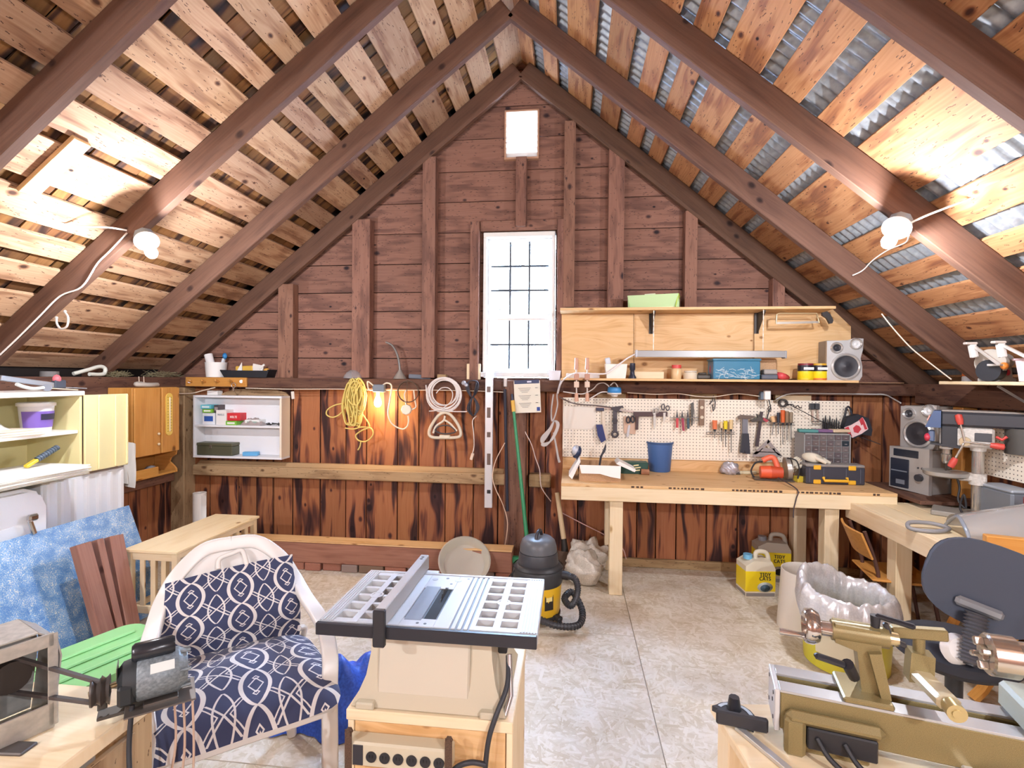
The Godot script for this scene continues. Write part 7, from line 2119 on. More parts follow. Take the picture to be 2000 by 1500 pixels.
	put(mb().box(Vector3(bm, top - 0.004, 0.296), Vector3(x1 - x0, 0.008, 0.016)).box(Vector3(x0 + 0.003, (WH + top) * 0.5, 0.296), Vector3(0.007, top - WH, 0.016)).box(Vector3(x1 - 0.003, (WH + top) * 0.5, 0.296), Vector3(0.007, top - WH, 0.016)), "frame", mat(0x949494, 0.45), t)
	for i in 6:
		for j in 8:
			var d := mb()
			var o := Vector3(x0 + 0.006 + cw * (i + 0.5), WH + 0.006 + chh * (j + 0.5), 0.294)
			d.box(o, Vector3(cw - 0.007, chh - 0.006, 0.008), Basis.IDENTITY, 0.001)
			var dd := put(d, "drawer", mat([0x5d5356, 0x6a6262, 0x544b4c, 0x665a58][rng.randi() % 4] if not (i == 5 and j == 6) else 0x22303a, 0.25), t)
			put(mb().box(o + Vector3(0, -0.004, 0.006), Vector3(0.016, 0.004, 0.006)), "pull", mat(0x9a9496, 0.4), dd)
	for k in 3:
		single(mb().box(Vector3(bm - 0.10 + 0.11 * k, top + 0.012 + 0.002 * k, 0.22), Vector3(0.13, 0.022, 0.07), Basis(Vector3.UP, 0.2 * k - 0.2), 0.005), "small_packet", mat([0x4d8a86, 0x7a5a80, 0xd8c0a0][k], 0.6), ["teal packet lying on the drawer cabinet", "purple packet lying on the drawer cabinet", "tan packet lying on the drawer cabinet"][k], "packet")
	# gloves
	c = on.call(1600, 945)
	for k in 2:
		g = mb()
		var gx := Transform3D(Basis(Vector3.BACK, [0.85, -0.18][k]) , Vector3(c.x + [-0.135, -0.02][k], WH + [0.085, 0.178][k], c.z - [0.14, 0.06][k]))
		g.ball(gx * Vector3(0, 0, 0), Vector3(0.075, 0.035, 0.05), 16, gx.basis)
		for j in 4:
			g.tube(curve([gx * Vector3(0.04, 0.0, -0.035 + 0.022 * j), gx * Vector3(0.08, 0.01 - 0.006 * j, -0.04 + 0.024 * j), gx * Vector3(0.12 - 0.008 * absf(j - 1.5), -0.012, -0.042 + 0.025 * j)], 4), 0.014, 8, false, 0.011)
		g.tube(curve([gx * Vector3(0.0, 0.005, 0.035), gx * Vector3(0.03, -0.005, 0.065), gx * Vector3(0.06, -0.015, 0.075)], 4), 0.015, 8, false, 0.012)
		single(g, "work_glove", mat(0xd8d0bc, 0.95), ["cream work glove propped against the drawer cabinet", "cream work glove lying along the top of the tool case"][k], "glove")
	# black and yellow tool case
	a = on.call(1574, 945)
	e = on.call(1680, 945)
	t = thing("tool_case", "black and yellow organiser case standing on the workbench", "case")
	w = e.x - a.x
	var m := (a.x + e.x) * 0.5
	var zc: float = a.z - 0.055
	put(mb().box(Vector3(m, WH + 0.062, zc), Vector3(w, 0.122, 0.11), Basis.IDENTITY, 0.006), "body", mat(0x3c3d48, 0.4), t)
	put(mb().box(Vector3(m, WH + 0.132, zc), Vector3(w, 0.02, 0.11), Basis.IDENTITY, 0.006), "lid", mat(0x8f8a86, 0.4), t)
	for q in [-0.31, 0.28]:
		put(mb().box(Vector3(m + q * w, WH + 0.12, zc + 0.056), Vector3(0.05, 0.032, 0.012), Basis.IDENTITY, 0.004).box(Vector3(m + q * w, WH + 0.018, zc + 0.056), Vector3(0.05, 0.03, 0.012), Basis.IDENTITY, 0.004), "latch", mat(0xe6b030, 0.4), t)
	put(mb().tube([Vector3(m - 0.08, WH + 0.05, zc + 0.056), Vector3(m - 0.08, WH + 0.03, zc + 0.072), Vector3(m + 0.075, WH + 0.03, zc + 0.072), Vector3(m + 0.075, WH + 0.05, zc + 0.056)], 0.011, 8), "handle", mat(0xe6b030, 0.4), t)
	for q in [-0.44, -0.2, 0.18, 0.42]:
		put(mb().box(Vector3(m + q * w, WH + 0.065, zc + 0.0555), Vector3(0.004, 0.10, 0.003)), "divider", mat(0x5b5f6a, 0.4), t)
	single(mb().box(on.call(1563, 943) + Vector3(0, 0.022, -0.03), Vector3(0.05, 0.044, 0.05), Basis(Vector3.UP, 0.3), 0.006), "tape_measure", mat(0xc9b23a, 0.4), "small yellow and black tape measure beside the tool case", "tape measure")

# ---------------------------------------------------------------- right side of the room
const RH := 0.72   # right bench top
func do_right_bench() -> void:
	var t := thing("side_bench", "pale pine side bench along the drill press wall", "workbench")
	for k in 4:
		put(wd(1, 1.08).box(Vector3(1.885 + 0.163 * (k + 0.5), RH - 0.02, 1.40), Vector3(0.161, 0.04, 1.65), Basis.IDENTITY, 0.003, 2), "plank", M.pine, t)
	put(wd(1, 1.05).box(Vector3(1.868, RH - 0.055, 1.40), Vector3(0.034, 0.11, 1.65), Basis.IDENTITY, 0.003, 2), "apron", M.pine, t)
	for z in [1.02, 2.1]:
		put(wd(1, 1.05).box(Vector3(1.93, (RH - 0.04) * 0.5, z), Vector3(0.088, RH - 0.04, 0.088), Basis.IDENTITY, 0.003, 1), "leg", M.pine, t)
		put(wd(1, 1.05).box(Vector3(2.49, (RH - 0.04) * 0.5, z), Vector3(0.088, RH - 0.04, 0.088), Basis.IDENTITY, 0.003, 1), "leg", M.pine, t)
	put(wd(1.05, 1.1).box(py(1925, 1050, RH) + Vector3(0.12, 0.025, 0.12), Vector3(0.09, 0.05, 0.75), Basis(Vector3.UP, -0.15), 0.003, 2), "fence_board", M.pine, t)
	single(wd(1, 1.05).box(py(1965, 1082, RH) + Vector3(0.0, 0.042, 0.0), Vector3(0.16, 0.08, 0.05), Basis(Vector3.UP, -0.3), 0.004, 0), "wood_block", M.oak, "orange wooden block on the side bench above the office chair", "block")
	# stereo shelf, stereo and its loudspeaker
	var b := put(wd(0.6, 0.7).box(Vector3(2.43, 0.755, 0.42), Vector3(0.42, 0.025, 0.62), Basis.IDENTITY, 0.003, 2), "small_wall_shelf", M.gable)
	tag(b, "small dark wall shelf under the stereo", "shelf")
	t = thing("stereo", "silver mini stereo system with dark display on the small wall shelf", "stereo")
	var xf := Transform3D(Basis(Vector3.UP, deg_to_rad(-68)), Vector3(2.38, 0.768, 0.42))
	var sil := mat(0xb9b6b2, 0.35, 0.35)
	put(mb().box(xf * Vector3(0, 0.15, -0.07), Vector3(0.26, 0.30, 0.22), xf.basis, 0.004), "cabinet", mat(0x8a8580, 0.55), t)
	put(mb().prism(PackedVector2Array([Vector2(-0.135, 0.012), Vector2(0.135, 0.0), Vector2(0.135, 0.31), Vector2(-0.135, 0.30)]), 0.03, Transform3D(xf.basis, xf * Vector3(0, 0, 0.035))), "front", sil, t)
	put(mb().box(xf * Vector3(-0.02, 0.262, 0.066), Vector3(0.17, 0.05, 0.006), xf.basis, 0.002), "display", mat(0x2a2e38, 0.15), t)
	put(mb().box(xf * Vector3(-0.06, 0.12, 0.067), Vector3(0.13, 0.20, 0.008), xf.basis, 0.004), "deck_panel", mat(0x2c303c, 0.2), t)
	put(mb().box(xf * Vector3(-0.06, 0.135, 0.072), Vector3(0.11, 0.008, 0.004), xf.basis), "button_row", mat(0x7a808a, 0.3), t)
	put(mb().box(xf * Vector3(-0.05, 0.06, 0.072), Vector3(0.06, 0.03, 0.004), xf.basis), "tape_window", mat(0x7a808a, 0.3), t)
	put(mb().cyl(xf * Vector3(0.075, 0.11, 0.065), xf * Vector3(0.075, 0.11, 0.085), 0.026, 0.024, 20), "volume_knob", mat(0x3a3c44, 0.3), t)
	put(mb().ball(xf * Vector3(0.065, 0.175, 0.066), Vector3.ONE * 0.007, 8), "button", mat(0x44464e, 0.3), t)
	put(mb().ball(xf * Vector3(0.09, 0.175, 0.066), Vector3.ONE * 0.007, 8), "button", mat(0x44464e, 0.3), t)
	speaker(Transform3D(Basis(Vector3.UP, deg_to_rad(-66)), xf * Vector3(0.02, 0.301, 0.0)), "silver loudspeaker standing on the stereo")
	# wall pegboard
	b = put(mb().box(Vector3(2.545, 1.135, 1.65), Vector3(0.006, 0.35, 1.9)), "pegboard", M.pegboard)
	tag(b, "bare white pegboard on the wall behind the drill press", "pegboard")
	# shelf under the eaves with brackets
	t = thing("eaves_shelf", "pale board shelf on steel brackets under the right eaves", "shelf")
	put(wd(1.05, 1.1).box(Vector3(2.43, 1.522, 1.75), Vector3(0.26, 0.02, 2.0), Basis.IDENTITY, 0.003, 2), "board", M.pine, t)
	for z in [1.12, 2.0]:
		put(mb().bar(Vector3(2.535, 1.511, z), Vector3(2.535, 1.39, z), 0.02, 0.006, Vector3.RIGHT).bar(Vector3(2.36, 1.508, z), Vector3(2.53, 1.40, z), 0.006, 0.012), "bracket", mat(0xb0b2b6, 0.35, 0.6), t)
	t = thing("jar", "small white jar with orange lid on the wall plate", "jar")
	jar(t, Vector3(2.59, 1.511, 0.58), 0.034, 0.075, mat(0xdfe3ea, 0.4), mat(0xe0793a, 0.4), 0.02)
	# bench grinder
	t = thing("bench_grinder", "grey bench grinder with red switch on the eaves shelf", "grinder")
	var g := Transform3D(Basis(Vector3.UP, deg_to_rad(25)), Vector3(2.40, 1.533, 1.06))
	put(mb().prism(PackedVector2Array([Vector2(-0.075, 0), Vector2(0.075, 0), Vector2(0.075, 0.016), Vector2(0.045, 0.02), Vector2(0.03, 0.085), Vector2(-0.03, 0.085), Vector2(-0.05, 0.02), Vector2(-0.075, 0.016)]), 0.10, Transform3D(g.basis, g * Vector3(0, 0, -0.05))), "base", mat(0xa3a099, 0.5), t)
	put(mb().cyl(g * Vector3(-0.06, 0.115, 0), g * Vector3(0.07, 0.115, 0), 0.045, 0.045, 18), "motor", mat(0xb9b9b4, 0.45), t)
	put(mb().cyl(g * Vector3(-0.10, 0.105, 0.02), g * Vector3(-0.07, 0.105, 0.02), 0.075, 0.075, 24), "wheel", mat(0xb9b2a6, 0.8), t)
	put(mb().cyl(g * Vector3(-0.115, 0.06, 0.02), g * Vector3(-0.06, 0.06, 0.02), 0.06, 0.06, 20), "guard", mat(0x23252b, 0.4), t)
	put(mb().box(g * Vector3(-0.12, 0.09, 0.06), Vector3(0.05, 0.012, 0.06), g.basis, 0.002), "tool_rest", mat(0xc9c5bf, 0.4, 0.4), t)
	put(mb().ball(g * Vector3(-0.10, 0.085, 0.085), Vector3.ONE * 0.02, 12), "knob", mat(0xe08a3a, 0.4), t)
	put(mb().cyl(g * Vector3(-0.005, 0.05, 0.05), g * Vector3(-0.005, 0.05, 0.056), 0.016, 0.016, 14), "switch", mat(0xc03048, 0.4), t)
	# quick clamps leaning in the pink tub
	for k in 2:
		t = thing("quick_clamp", ["white steel clamp leaning over the bench grinder", "white steel clamp lying across the pink tub"][k], "clamp", "steel clamps by the pink tub")
		var a := [pz(1897, 675, 1.12), pz(1952, 673, 1.30)][k] as Vector3
		var e := [pz(1952, 712, 1.28), pz(2010, 700, 1.45)][k] as Vector3
		put(mb().bar(a + Vector3(0.01, 0, 0), e, 0.012, 0.016, Vector3.UP, 0.002), "bar", mat(0xd3cfc8, 0.35, 0.5), t)
		put(mb().box(a + Vector3(0.01, -0.03, 0.0), Vector3(0.035, 0.075, 0.025), Basis(Vector3.BACK, 0.2), 0.004), "jaw", mat(0xd8d6d2, 0.4), t)
		put(mb().box(a + Vector3(-0.005, 0.012, 0.0), Vector3(0.06, 0.014, 0.03), Basis.IDENTITY, 0.004), "pad", mat(0xc4b8ae, 0.5), t)
	t = thing("pink_tub", "pale pink plastic tub of clamps on the eaves shelf", "tub")
	for s in [[-1, 0], [1, 0], [0, -1], [0, 1]]:
		put(mb().box(Vector3(2.42 + s[0] * 0.095, 1.59, 1.50 + s[1] * 0.21), Vector3(0.006 if s[0] else 0.19, 0.115, 0.006 if s[1] else 0.42), Basis(Vector3.BACK, -s[0] * 0.2) * Basis(Vector3.RIGHT, s[1] * 0.2), 0.002), "side", mat(0xe6cfd2, 0.45), t)
	put(mb().box(Vector3(2.42, 1.536, 1.5), Vector3(0.175, 0.006, 0.4)), "base", mat(0xdec4c8, 0.45), t)
	put(mb().tube([Vector3(2.313, 1.648, 1.28), Vector3(2.313, 1.648, 1.72), Vector3(2.527, 1.648, 1.72), Vector3(2.527, 1.648, 1.28)], 0.007, 7, true), "rim", mat(0xe0c2c8, 0.45), t)

func do_drill_press() -> void:
	var o := py(1908, 1012, RH)
	var ax := Vector3(0.81, 0, 0.58)          # towards the motor
	var sd := Vector3(-0.58, 0, 0.81)         # towards the viewer
	var B := Basis(ax, Vector3.UP, sd)
	var P := func(x: float, y: float, z := 0.0) -> Vector3: return o + ax * x + Vector3(0, y, 0) + sd * z
	var t := thing("drill_press", "bench drill press with red handles and blue front on the side bench", "drill press")
	put(mb().cyl(P.call(0, 0.03), P.call(0, 0.56), 0.029, 0.029, 20), "column", mat(0xbdb9b2, 0.25, 0.8), t)
	put(mb().box(P.call(-0.06, 0.015), Vector3(0.30, 0.03, 0.20), B, 0.006), "base", mat(0x9a958d, 0.5, 0.2), t)
	# round table with its bracket
	put(mb().lathe([Vector2(0, 0.232), Vector2(0.10, 0.232), Vector2(0.112, 0.24), Vector2(0.115, 0.262), Vector2(0, 0.264)], 30, Transform3D(B, P.call(-0.145, 0))), "table", mat(0xb6b2ab, 0.3, 0.5), t)
	put(mb().box(P.call(-0.03, 0.235), Vector3(0.14, 0.035, 0.07), B, 0.008).cyl(P.call(0, 0.20), P.call(0, 0.265), 0.042, 0.042, 16), "table_bracket", M.cast, t)
	put(mb().box(P.call(-0.025, 0.48), Vector3(0.19, 0.12, 0.10), B, 0.012).cyl(P.call(0, 0.40), P.call(0, 0.45), 0.036, 0.045, 16).cyl(P.call(-0.145, 0.40), P.call(-0.145, 0.54), 0.034, 0.036, 16), "head_casting", M.cast, t)
	put(mb().box(P.call(0.02, 0.485, 0.052), Vector3(0.075, 0.05, 0.006), B, 0.002), "speed_plate", mat(0x4a4c50, 0.3), t)
	put(mb().box(P.call(0.055, 0.585), Vector3(0.46, 0.085, 0.13), B, 0.012), "belt_cover", mat(0x33343a, 0.4), t)
	put(mb().box(P.call(0.03, 0.633), Vector3(0.40, 0.012, 0.11), B, 0.004), "cover_lid", mat(0x9a948e, 0.35, 0.3), t)
	put(mb().prism(PackedVector2Array([Vector2(-0.245, 0.53), Vector2(-0.17, 0.53), Vector2(-0.17, 0.632), Vector2(-0.205, 0.632)]), 0.15, Transform3D(B, P.call(0, 0, -0.075))), "front_cap", mat(0x44587c, 0.4), t)
	var face := Basis(sd, Vector3(0.04, 0.102, 0).normalized().x * ax + Vector3(0, 0.93, 0), Vector3.ZERO)
	put(mb().box(P.call(-0.230, 0.585, 0.0), Vector3(0.008, 0.035, 0.10), B * Basis(Vector3.BACK, -0.37), 0.001), "badge", mat(0xe6ab9c, 0.4), t)
	put(mb().box(P.call(-0.13, 0.48, 0.0), Vector3(0.08, 0.13, 0.105), B, 0.006).prism(PackedVector2Array([Vector2(-0.22, 0.425), Vector2(-0.08, 0.41), Vector2(-0.08, 0.425), Vector2(-0.22, 0.435)]), 0.11, Transform3D(B, P.call(0, 0, -0.055))), "front_housing", mat(0x2c2e33, 0.4), t)
	put(mb().box(P.call(-0.215, 0.475, 0.02), Vector3(0.03, 0.07, 0.045), B, 0.006), "switch_box", mat(0x5b6a86, 0.4), t)
	put(mb().ball(P.call(-0.235, 0.465, 0.03), Vector3(0.016, 0.026, 0.02), 12), "stop_button", mat(0xc23a4e, 0.35), t)
	put(mb().lathe([Vector2(0, 0.31), Vector2(0.016, 0.31), Vector2(0.024, 0.325), Vector2(0.026, 0.365), Vector2(0.02, 0.37), Vector2(0.02, 0.41), Vector2(0, 0.41)], 16, Transform3D(B, P.call(-0.145, 0))), "chuck", mat(0xb3aca2, 0.25, 0.8), t)
	put(mb().cyl(P.call(-0.145, 0.25), P.call(-0.145, 0.31), 0.004), "drill_bit", mat(0x5a544e, 0.3, 0.8), t)
	put(mb().cyl(P.call(0.18, 0.40), P.call(0.18, 0.545), 0.07, 0.07, 20).box(P.call(0.255, 0.475), Vector3(0.04, 0.10, 0.06), B, 0.006), "motor", mat(0x44423e, 0.45), t)
	var hub := P.call(-0.06, 0.455, 0.07) as Vector3
	put(mb().cyl(P.call(-0.06, 0.455, 0.04), hub, 0.03, 0.026, 16), "hub", mat(0xb9a888, 0.35, 0.4), t)
	for q in [Vector3(-0.03, 0.15, 0), Vector3(0.165, -0.015, 0), Vector3(-0.06, -0.15, 0)]:
		var d: Vector3 = B * q
		var h := put(mb().cyl(hub, hub + d * 0.7, 0.006, 0.006, 8), "feed_arm", mat(0xd0ccc6, 0.2, 0.9), t)
		put(mb().lathe([Vector2(0, 0), Vector2(0.014, 0.002), Vector2(0.019, 0.03), Vector2(0.017, 0.06), Vector2(0, 0.066)], 14, Transform3D(Basis(d.normalized().cross(sd).normalized(), d.normalized(), d.normalized().cross(sd).normalized().cross(d.normalized())), hub + d * 0.66)), "grip", mat(0xc4483e, 0.35), h)
	put(mb().tube([P.call(0.075, 0.495, 0.06), P.call(0.10, 0.48, 0.065), P.call(0.12, 0.50, 0.065)], 0.008, 8), "lock_lever", mat(0xc8403a, 0.4), t)
	put(mb().tube(curve([P.call(-0.09, 0.225, 0.03), P.call(-0.08, 0.17, 0.03), P.call(-0.085, 0.10, 0.04), P.call(-0.05, 0.06, 0.05), P.call(-0.06, 0.14, 0.05), P.call(-0.075, 0.05, 0.05), P.call(-0.03, 0.012, 0.12)], 5), 0.006, 6), "power_cord", mat(0x26262a, 0.5), t)
	# grey steel case behind the visor
	t = thing("steel_case", "grey steel case with red catch on the side bench", "case")
	var c := Vector3(2.49, RH, 1.10)
	put(mb().box(c + Vector3(-0.02, 0.101, -0.05), Vector3(0.13, 0.20, 0.24), Basis.IDENTITY, 0.012), "body", mat(0x767c84, 0.45, 0.2), t)
	put(mb().box(c + Vector3(-0.02, 0.206, -0.05), Vector3(0.136, 0.02, 0.245), Basis.IDENTITY, 0.008), "lid", mat(0x9aa2ac, 0.4, 0.2), t)
	put(mb().box(c + Vector3(-0.02, 0.16, 0.075), Vector3(0.02, 0.05, 0.02), Basis.IDENTITY, 0.004), "catch", mat(0x8a3c3c, 0.4), t)
	# clear face shield lying on its back
	t = thing("face_shield", "clear plastic face shield lying on the side bench", "face shield")
	var v := py(1952, 1054, RH)
	var vb := Basis(Vector3.UP, -0.3)
	put(mb().sheet(20, 8, func(a, b): return v + vb * Vector3(-0.17 + 0.34 * b, 0.012 + 0.20 * sin(PI * a) * (0.45 + 0.55 * b), 0.17 * cos(PI * a)), 0.002), "visor", M.visor, t)
	put(mb().tube(curve([v + vb * Vector3(-0.17, 0.015, 0.165), v + vb * Vector3(-0.18, 0.075, 0.12), v + vb * Vector3(-0.175, 0.10, 0.0), v + vb * Vector3(-0.17, 0.015, -0.165)], 6), 0.009, 8), "edge_band", mat(0x9aa4b2, 0.25, 0.3), t)
	put(mb().sheet(14, 6, func(a, b): return v + vb * Vector3(0.16 + 0.10 * b, 0.012 + 0.21 * sin(PI * a) * (1.0 - 0.3 * b * b), 0.172 * cos(PI * a) * (1.0 - 0.2 * b)), 0.004), "crown", mat(0x3e3c38, 0.4), t)
	put(mb().cyl(v + vb * Vector3(0.15, 0.05, 0.165), v + vb * Vector3(0.15, 0.05, 0.18), 0.02, 0.02, 14), "hinge", mat(0x55565c, 0.3), t)
	t = thing("head_strap", "curled grey head strap lying beside the face shield", "strap")
	put(mb().tube(curve([v + Vector3(-0.36, 0.012, -0.1), v + Vector3(-0.33, 0.03, -0.16), v + Vector3(-0.22, 0.03, -0.16), v + Vector3(-0.17, 0.02, -0.1), v + Vector3(-0.27, 0.013, -0.06)], 5, true), 0.011, 8, true), "strap", mat(0x8b8a8c, 0.5), t)

func do_right_floor() -> void:
	# cat litter jugs
	for k in 2:
		var c := [py(1482, 1166, 0), py(1512, 1137, 0)][k] as Vector3
		c.z -= 0.07
		var t := thing("litter_jug", ["cream litter jug with blue cap and yellow label", "taller beige litter jug with grey cap against the wall"][k], "jug", "litter jugs under the workbench")
		var h: float = [0.20, 0.245][k]
		var w: float = [0.105, 0.118][k]
		var b := Basis(Vector3.UP, [0.12, -0.02][k])
		var bm := mat([0xe6ddc6, 0xb5a99a][k], 0.45)
		put(mb().prism(PackedVector2Array([Vector2(-w, 0), Vector2(w, 0), Vector2(w, h), Vector2(w * 0.75, h + 0.05), Vector2(-w * 0.45, h + 0.055), Vector2(-w, h + 0.02)]), 0.15, Transform3D(b, c - b * Vector3(0, 0, 0.075))), "body", bm, t)
		put(mb().box(c + b * Vector3(0, 0.018, 0), Vector3(w * 2.02, 0.034, 0.153), b, 0.006), "foot", mat(0x8f8a86, 0.5), t)
		put(mb().box(c + b * Vector3(0, h * 0.56, 0), Vector3(w * 2.015, h * 0.72, 0.1525), b, 0.002), "label", mat(0xf0d622, 0.4), t)
		put(mb().cyl(c + b * Vector3(-w * 0.55, h + 0.05, 0), c + b * Vector3(-w * 0.55, h + 0.082, 0), 0.032, 0.03, 18), "cap", mat([0x74b4d8, 0x8a8a90][k], 0.4), t)
		put(mb().tube(curve([c + b * Vector3(-w * 0.05, h + 0.045, 0), c + b * Vector3(w * 0.05, h + 0.095, 0), c + b * Vector3(w * 0.7, h + 0.09, 0), c + b * Vector3(w * 0.9, h + 0.02, 0)], 5), 0.016, 10), "handle", bm, t)
		lettering("TIDY", 0.036, 0.001, c + b * Vector3(w * 0.3, h * 0.80, 0.077), b, mat(0x33302a, 0.5), t)
		lettering("CATS", 0.036, 0.001, c + b * Vector3(w * 0.3, h * 0.66, 0.077), b, mat(0x33302a, 0.5), t)
		put(mb().ball(c + b * Vector3(w * 0.3, h * 0.36, 0.077), Vector3(0.055, 0.035, 0.002), 16, b), "picture_ground", mat([0xdfe6e2, 0xd8d2c4][k], 0.5), t)
		put(mb().ball(c + b * Vector3(w * 0.3, h * 0.33, 0.0785), Vector3(0.035, 0.025, 0.002), 14, b), "picture", mat([0x5b7484, 0x2c2a28][k], 0.5), t)
	# yellow drum with a silver liner, and a white pail behind it
	var c := Vector3(1.50, 0, 1.30)
	var t := thing("yellow_drum", "yellow plastic drum lined with a silver bag", "drum")
	put(mb().lathe([Vector2(0, 0.004), Vector2(0.20, 0.004), Vector2(0.215, 0.34), Vector2(0.21, 0.34), Vector2(0.195, 0.012), Vector2(0, 0.012)], 34, Transform3D(Basis.IDENTITY, c)), "body", mat(0xd6cf3e, 0.4), t)
	put(mb().lathe([Vector2(0.2055, 0.09), Vector2(0.211, 0.20), Vector2(0.2105, 0.20)], 20, Transform3D(Basis.IDENTITY, c), 1.0, 1.75), "label", mat(0xe0dabf, 0.5), t)
	var nn := noise(71, 1.0, 3)
	var lin := func(u: float, v: float) -> Vector3:
		var a := TAU * u
		var f := nn.get_noise_2d(cos(a) * 3.2 + v * 0.4, sin(a) * 3.2)
		var f2 := nn.get_noise_2d(cos(a) * 7.0, sin(a) * 7.0 + v)
		# v 0..1: from deep inside, up over the rim and down outside
		var r := 0.19
		var y := 0.0
		if v < 0.45:
			r = 0.185 - 0.05 * (0.45 - v) + 0.018 * f2
			y = lerpf(0.06, 0.37, v / 0.45)
		elif v < 0.6:
			var k := (v - 0.45) / 0.15
			r = lerpf(0.19, 0.232, k)
			y = 0.37 + 0.03 * sin(PI * k)
		else:
			var k := (v - 0.6) / 0.4
			r = 0.232 + 0.012 * sin(k * 4.0) + 0.03 * f * k + 0.012 * f2
			y = lerpf(0.37, 0.20 + 0.05 * f, k)
		y += (0.03 * f + 0.09 * pow(maxf(0.0, cos(a + 2.2)), 2.0)) * clampf(v * 1.6, 0, 1) * (1.0 if v < 0.7 else 0.6)
		return c + Vector3(cos(a) * r, y, sin(a) * r)
	single(mb().sheet(96, 26, lin), "bin_liner", M.silver, "crinkled silver bin liner folded over the yellow drum", "bin liner")
	t = thing("white_pail", "white plastic pail standing behind the silver lined drum", "pail")
	put(mb().lathe([Vector2(0, 0), Vector2(0.165, 0), Vector2(0.145, 0.36), Vector2(0.14, 0.36), Vector2(0.155, 0.008), Vector2(0, 0.008)], 30, Transform3D(Basis.IDENTITY, Vector3(1.46, 0, 0.93))), "body", mat(0xece6dc, 0.4), t)
	# wooden school chair under the side bench
	t = thing("school_chair", "wooden school chair with steel legs under the side bench", "chair")
	var f := Transform3D(Basis(Vector3.UP, deg_to_rad(80)), Vector3(1.99, 0, 0.86))
	for s in [-1, 1]:
		put(mb().tube(curve([f * Vector3(0.13 * s, 0.0, -0.20), f * Vector3(0.13 * s, 0.32, -0.12), f * Vector3(0.13 * s, 0.62, -0.20)], 6), 0.011, 8), "back_leg", mat(0x5d4038, 0.4, 0.3), t)
		put(mb().tube(curve([f * Vector3(0.15 * s, 0.0, 0.2), f * Vector3(0.14 * s, 0.34, 0.14)], 4), 0.011, 8), "front_leg", mat(0x5d4038, 0.4, 0.3), t)
	put(wd(1, 1.05).sheet(10, 5, func(u, v): return f * Vector3((u - 0.5) * 0.36, 0.47 + 0.15 * v, -0.165 - 0.06 * v - 0.03 * cos((u - 0.5) * PI)), 0.012), "backrest", M.oak, t)
	put(wd(1, 1.05).box(f * Vector3(0, 0.345, 0.0), Vector3(0.36, 0.014, 0.34), f.basis, 0.006), "seat", M.oak, t)
	# bentwood chair beside it
	t = thing("bentwood_chair", "curved bentwood chair under the side bench behind the office chair", "chair")
	var q := Vector3(2.18, 0, 1.42)
	for z in [-0.16, 0.16]:
		put(wd(1, 1.05).sheet(16, 1, func(u, v): return q + Vector3(-0.24 + 0.30 * pow(u, 0.7), 0.5 * sin(u * PI * 0.5), z + 0.05 * (v - 0.5)), 0.02), "bent_leg", M.oak, t)
		put(wd(0.9, 1).bar(q + Vector3(0.2, 0.0, z), q + Vector3(0.1, 0.42, z), 0.04, 0.03, Vector3.BACK, 0.006), "leg", M.oak, t)
	put(wd(1, 1.05).lathe([Vector2(0, 0.42), Vector2(0.19, 0.42), Vector2(0.2, 0.43), Vector2(0.19, 0.445), Vector2(0, 0.445)], 28, Transform3D(Basis.IDENTITY, q)), "seat", M.oak, t)
	put(wd(1, 1.05).sheet(16, 2, func(u, v): return q + Vector3(0.2 * cos(PI * (u - 0.5)), 0.56 + 0.05 * v, 0.2 * sin(PI * (u - 0.5))), 0.015), "backrest", M.oak, t)
	# black office chair turned away
	t = thing("office_chair", "black office chair with grey bellows back post", "chair")
	var bc := EYE + ray(1932, 1148) * 1.85
	var nrm := (EYE - bc)
	nrm.y = 0
	nrm = nrm.normalized().rotated(Vector3.UP, 0.25)
	var rt := Vector3.UP.cross(nrm).normalized()
	var ob := Basis(rt, Vector3.UP, nrm) * Basis(Vector3.BACK, -0.28) * Basis(Vector3.RIGHT, -0.1)
	var pl := PackedVector2Array()
	for k in 32:
		var a := TAU * k / 32
		pl.append(Vector2(signf(cos(a)) * pow(absf(cos(a)), 0.75) * 0.185, signf(sin(a)) * pow(absf(sin(a)), 0.7) * 0.155))
	put(mb().prism(pl, 0.03, Transform3D(ob, bc - ob * Vector3(0, 0, 0.03))), "back_shell", mat(0x3a4150, 0.55), t)
	put(mb().prism(pl, 0.05, Transform3D(ob.scaled_local(Vector3(0.95, 0.95, 1)), bc - ob * Vector3(0, 0, 0.08))), "back_pad", mat(0x25272e, 0.9), t)
	put(mb().box(bc + ob * Vector3(-0.01, -0.08, 0.012), Vector3(0.14, 0.036, 0.022), ob, 0.010), "bracket", mat(0x8a8c90, 0.4, 0.3), t)
	var p0 := bc + ob * Vector3(-0.015, -0.10, 0.03)
	var p1 := EYE + ray(1895, 1300) * 1.8
	g_bellows(t, p0, p1)
	var seat := p1 - nrm * 0.2 + Vector3(0, -0.05, 0)
	put(mb().lathe([Vector2(0, -0.03), Vector2(0.16, -0.03), Vector2(0.2, 0.0), Vector2(0.2, 0.03), Vector2(0.17, 0.05), Vector2(0, 0.055)], 28, Transform3D(Basis.IDENTITY, seat)), "seat", mat(0x2a2c34, 0.8), t)
	put(mb().cyl(Vector3(seat.x, 0.09, seat.z), seat, 0.028, 0.028, 14), "gas_post", mat(0x2a2c30, 0.4), t)
	for k in 5:
		var d := Vector3(cos(TAU * k / 5), 0, sin(TAU * k / 5))
		var lg := put(mb().bar(Vector3(seat.x, 0.10, seat.z), Vector3(seat.x, 0.065, seat.z) + d * 0.26, 0.045, 0.03, Vector3.UP, 0.008), "base_arm", mat(0x2a2c30, 0.4), t)
		put(mb().ball(Vector3(seat.x, 0.026, seat.z) + d * 0.26, Vector3(0.024, 0.026, 0.024), 12), "caster", mat(0x1c1d20, 0.5), lg)
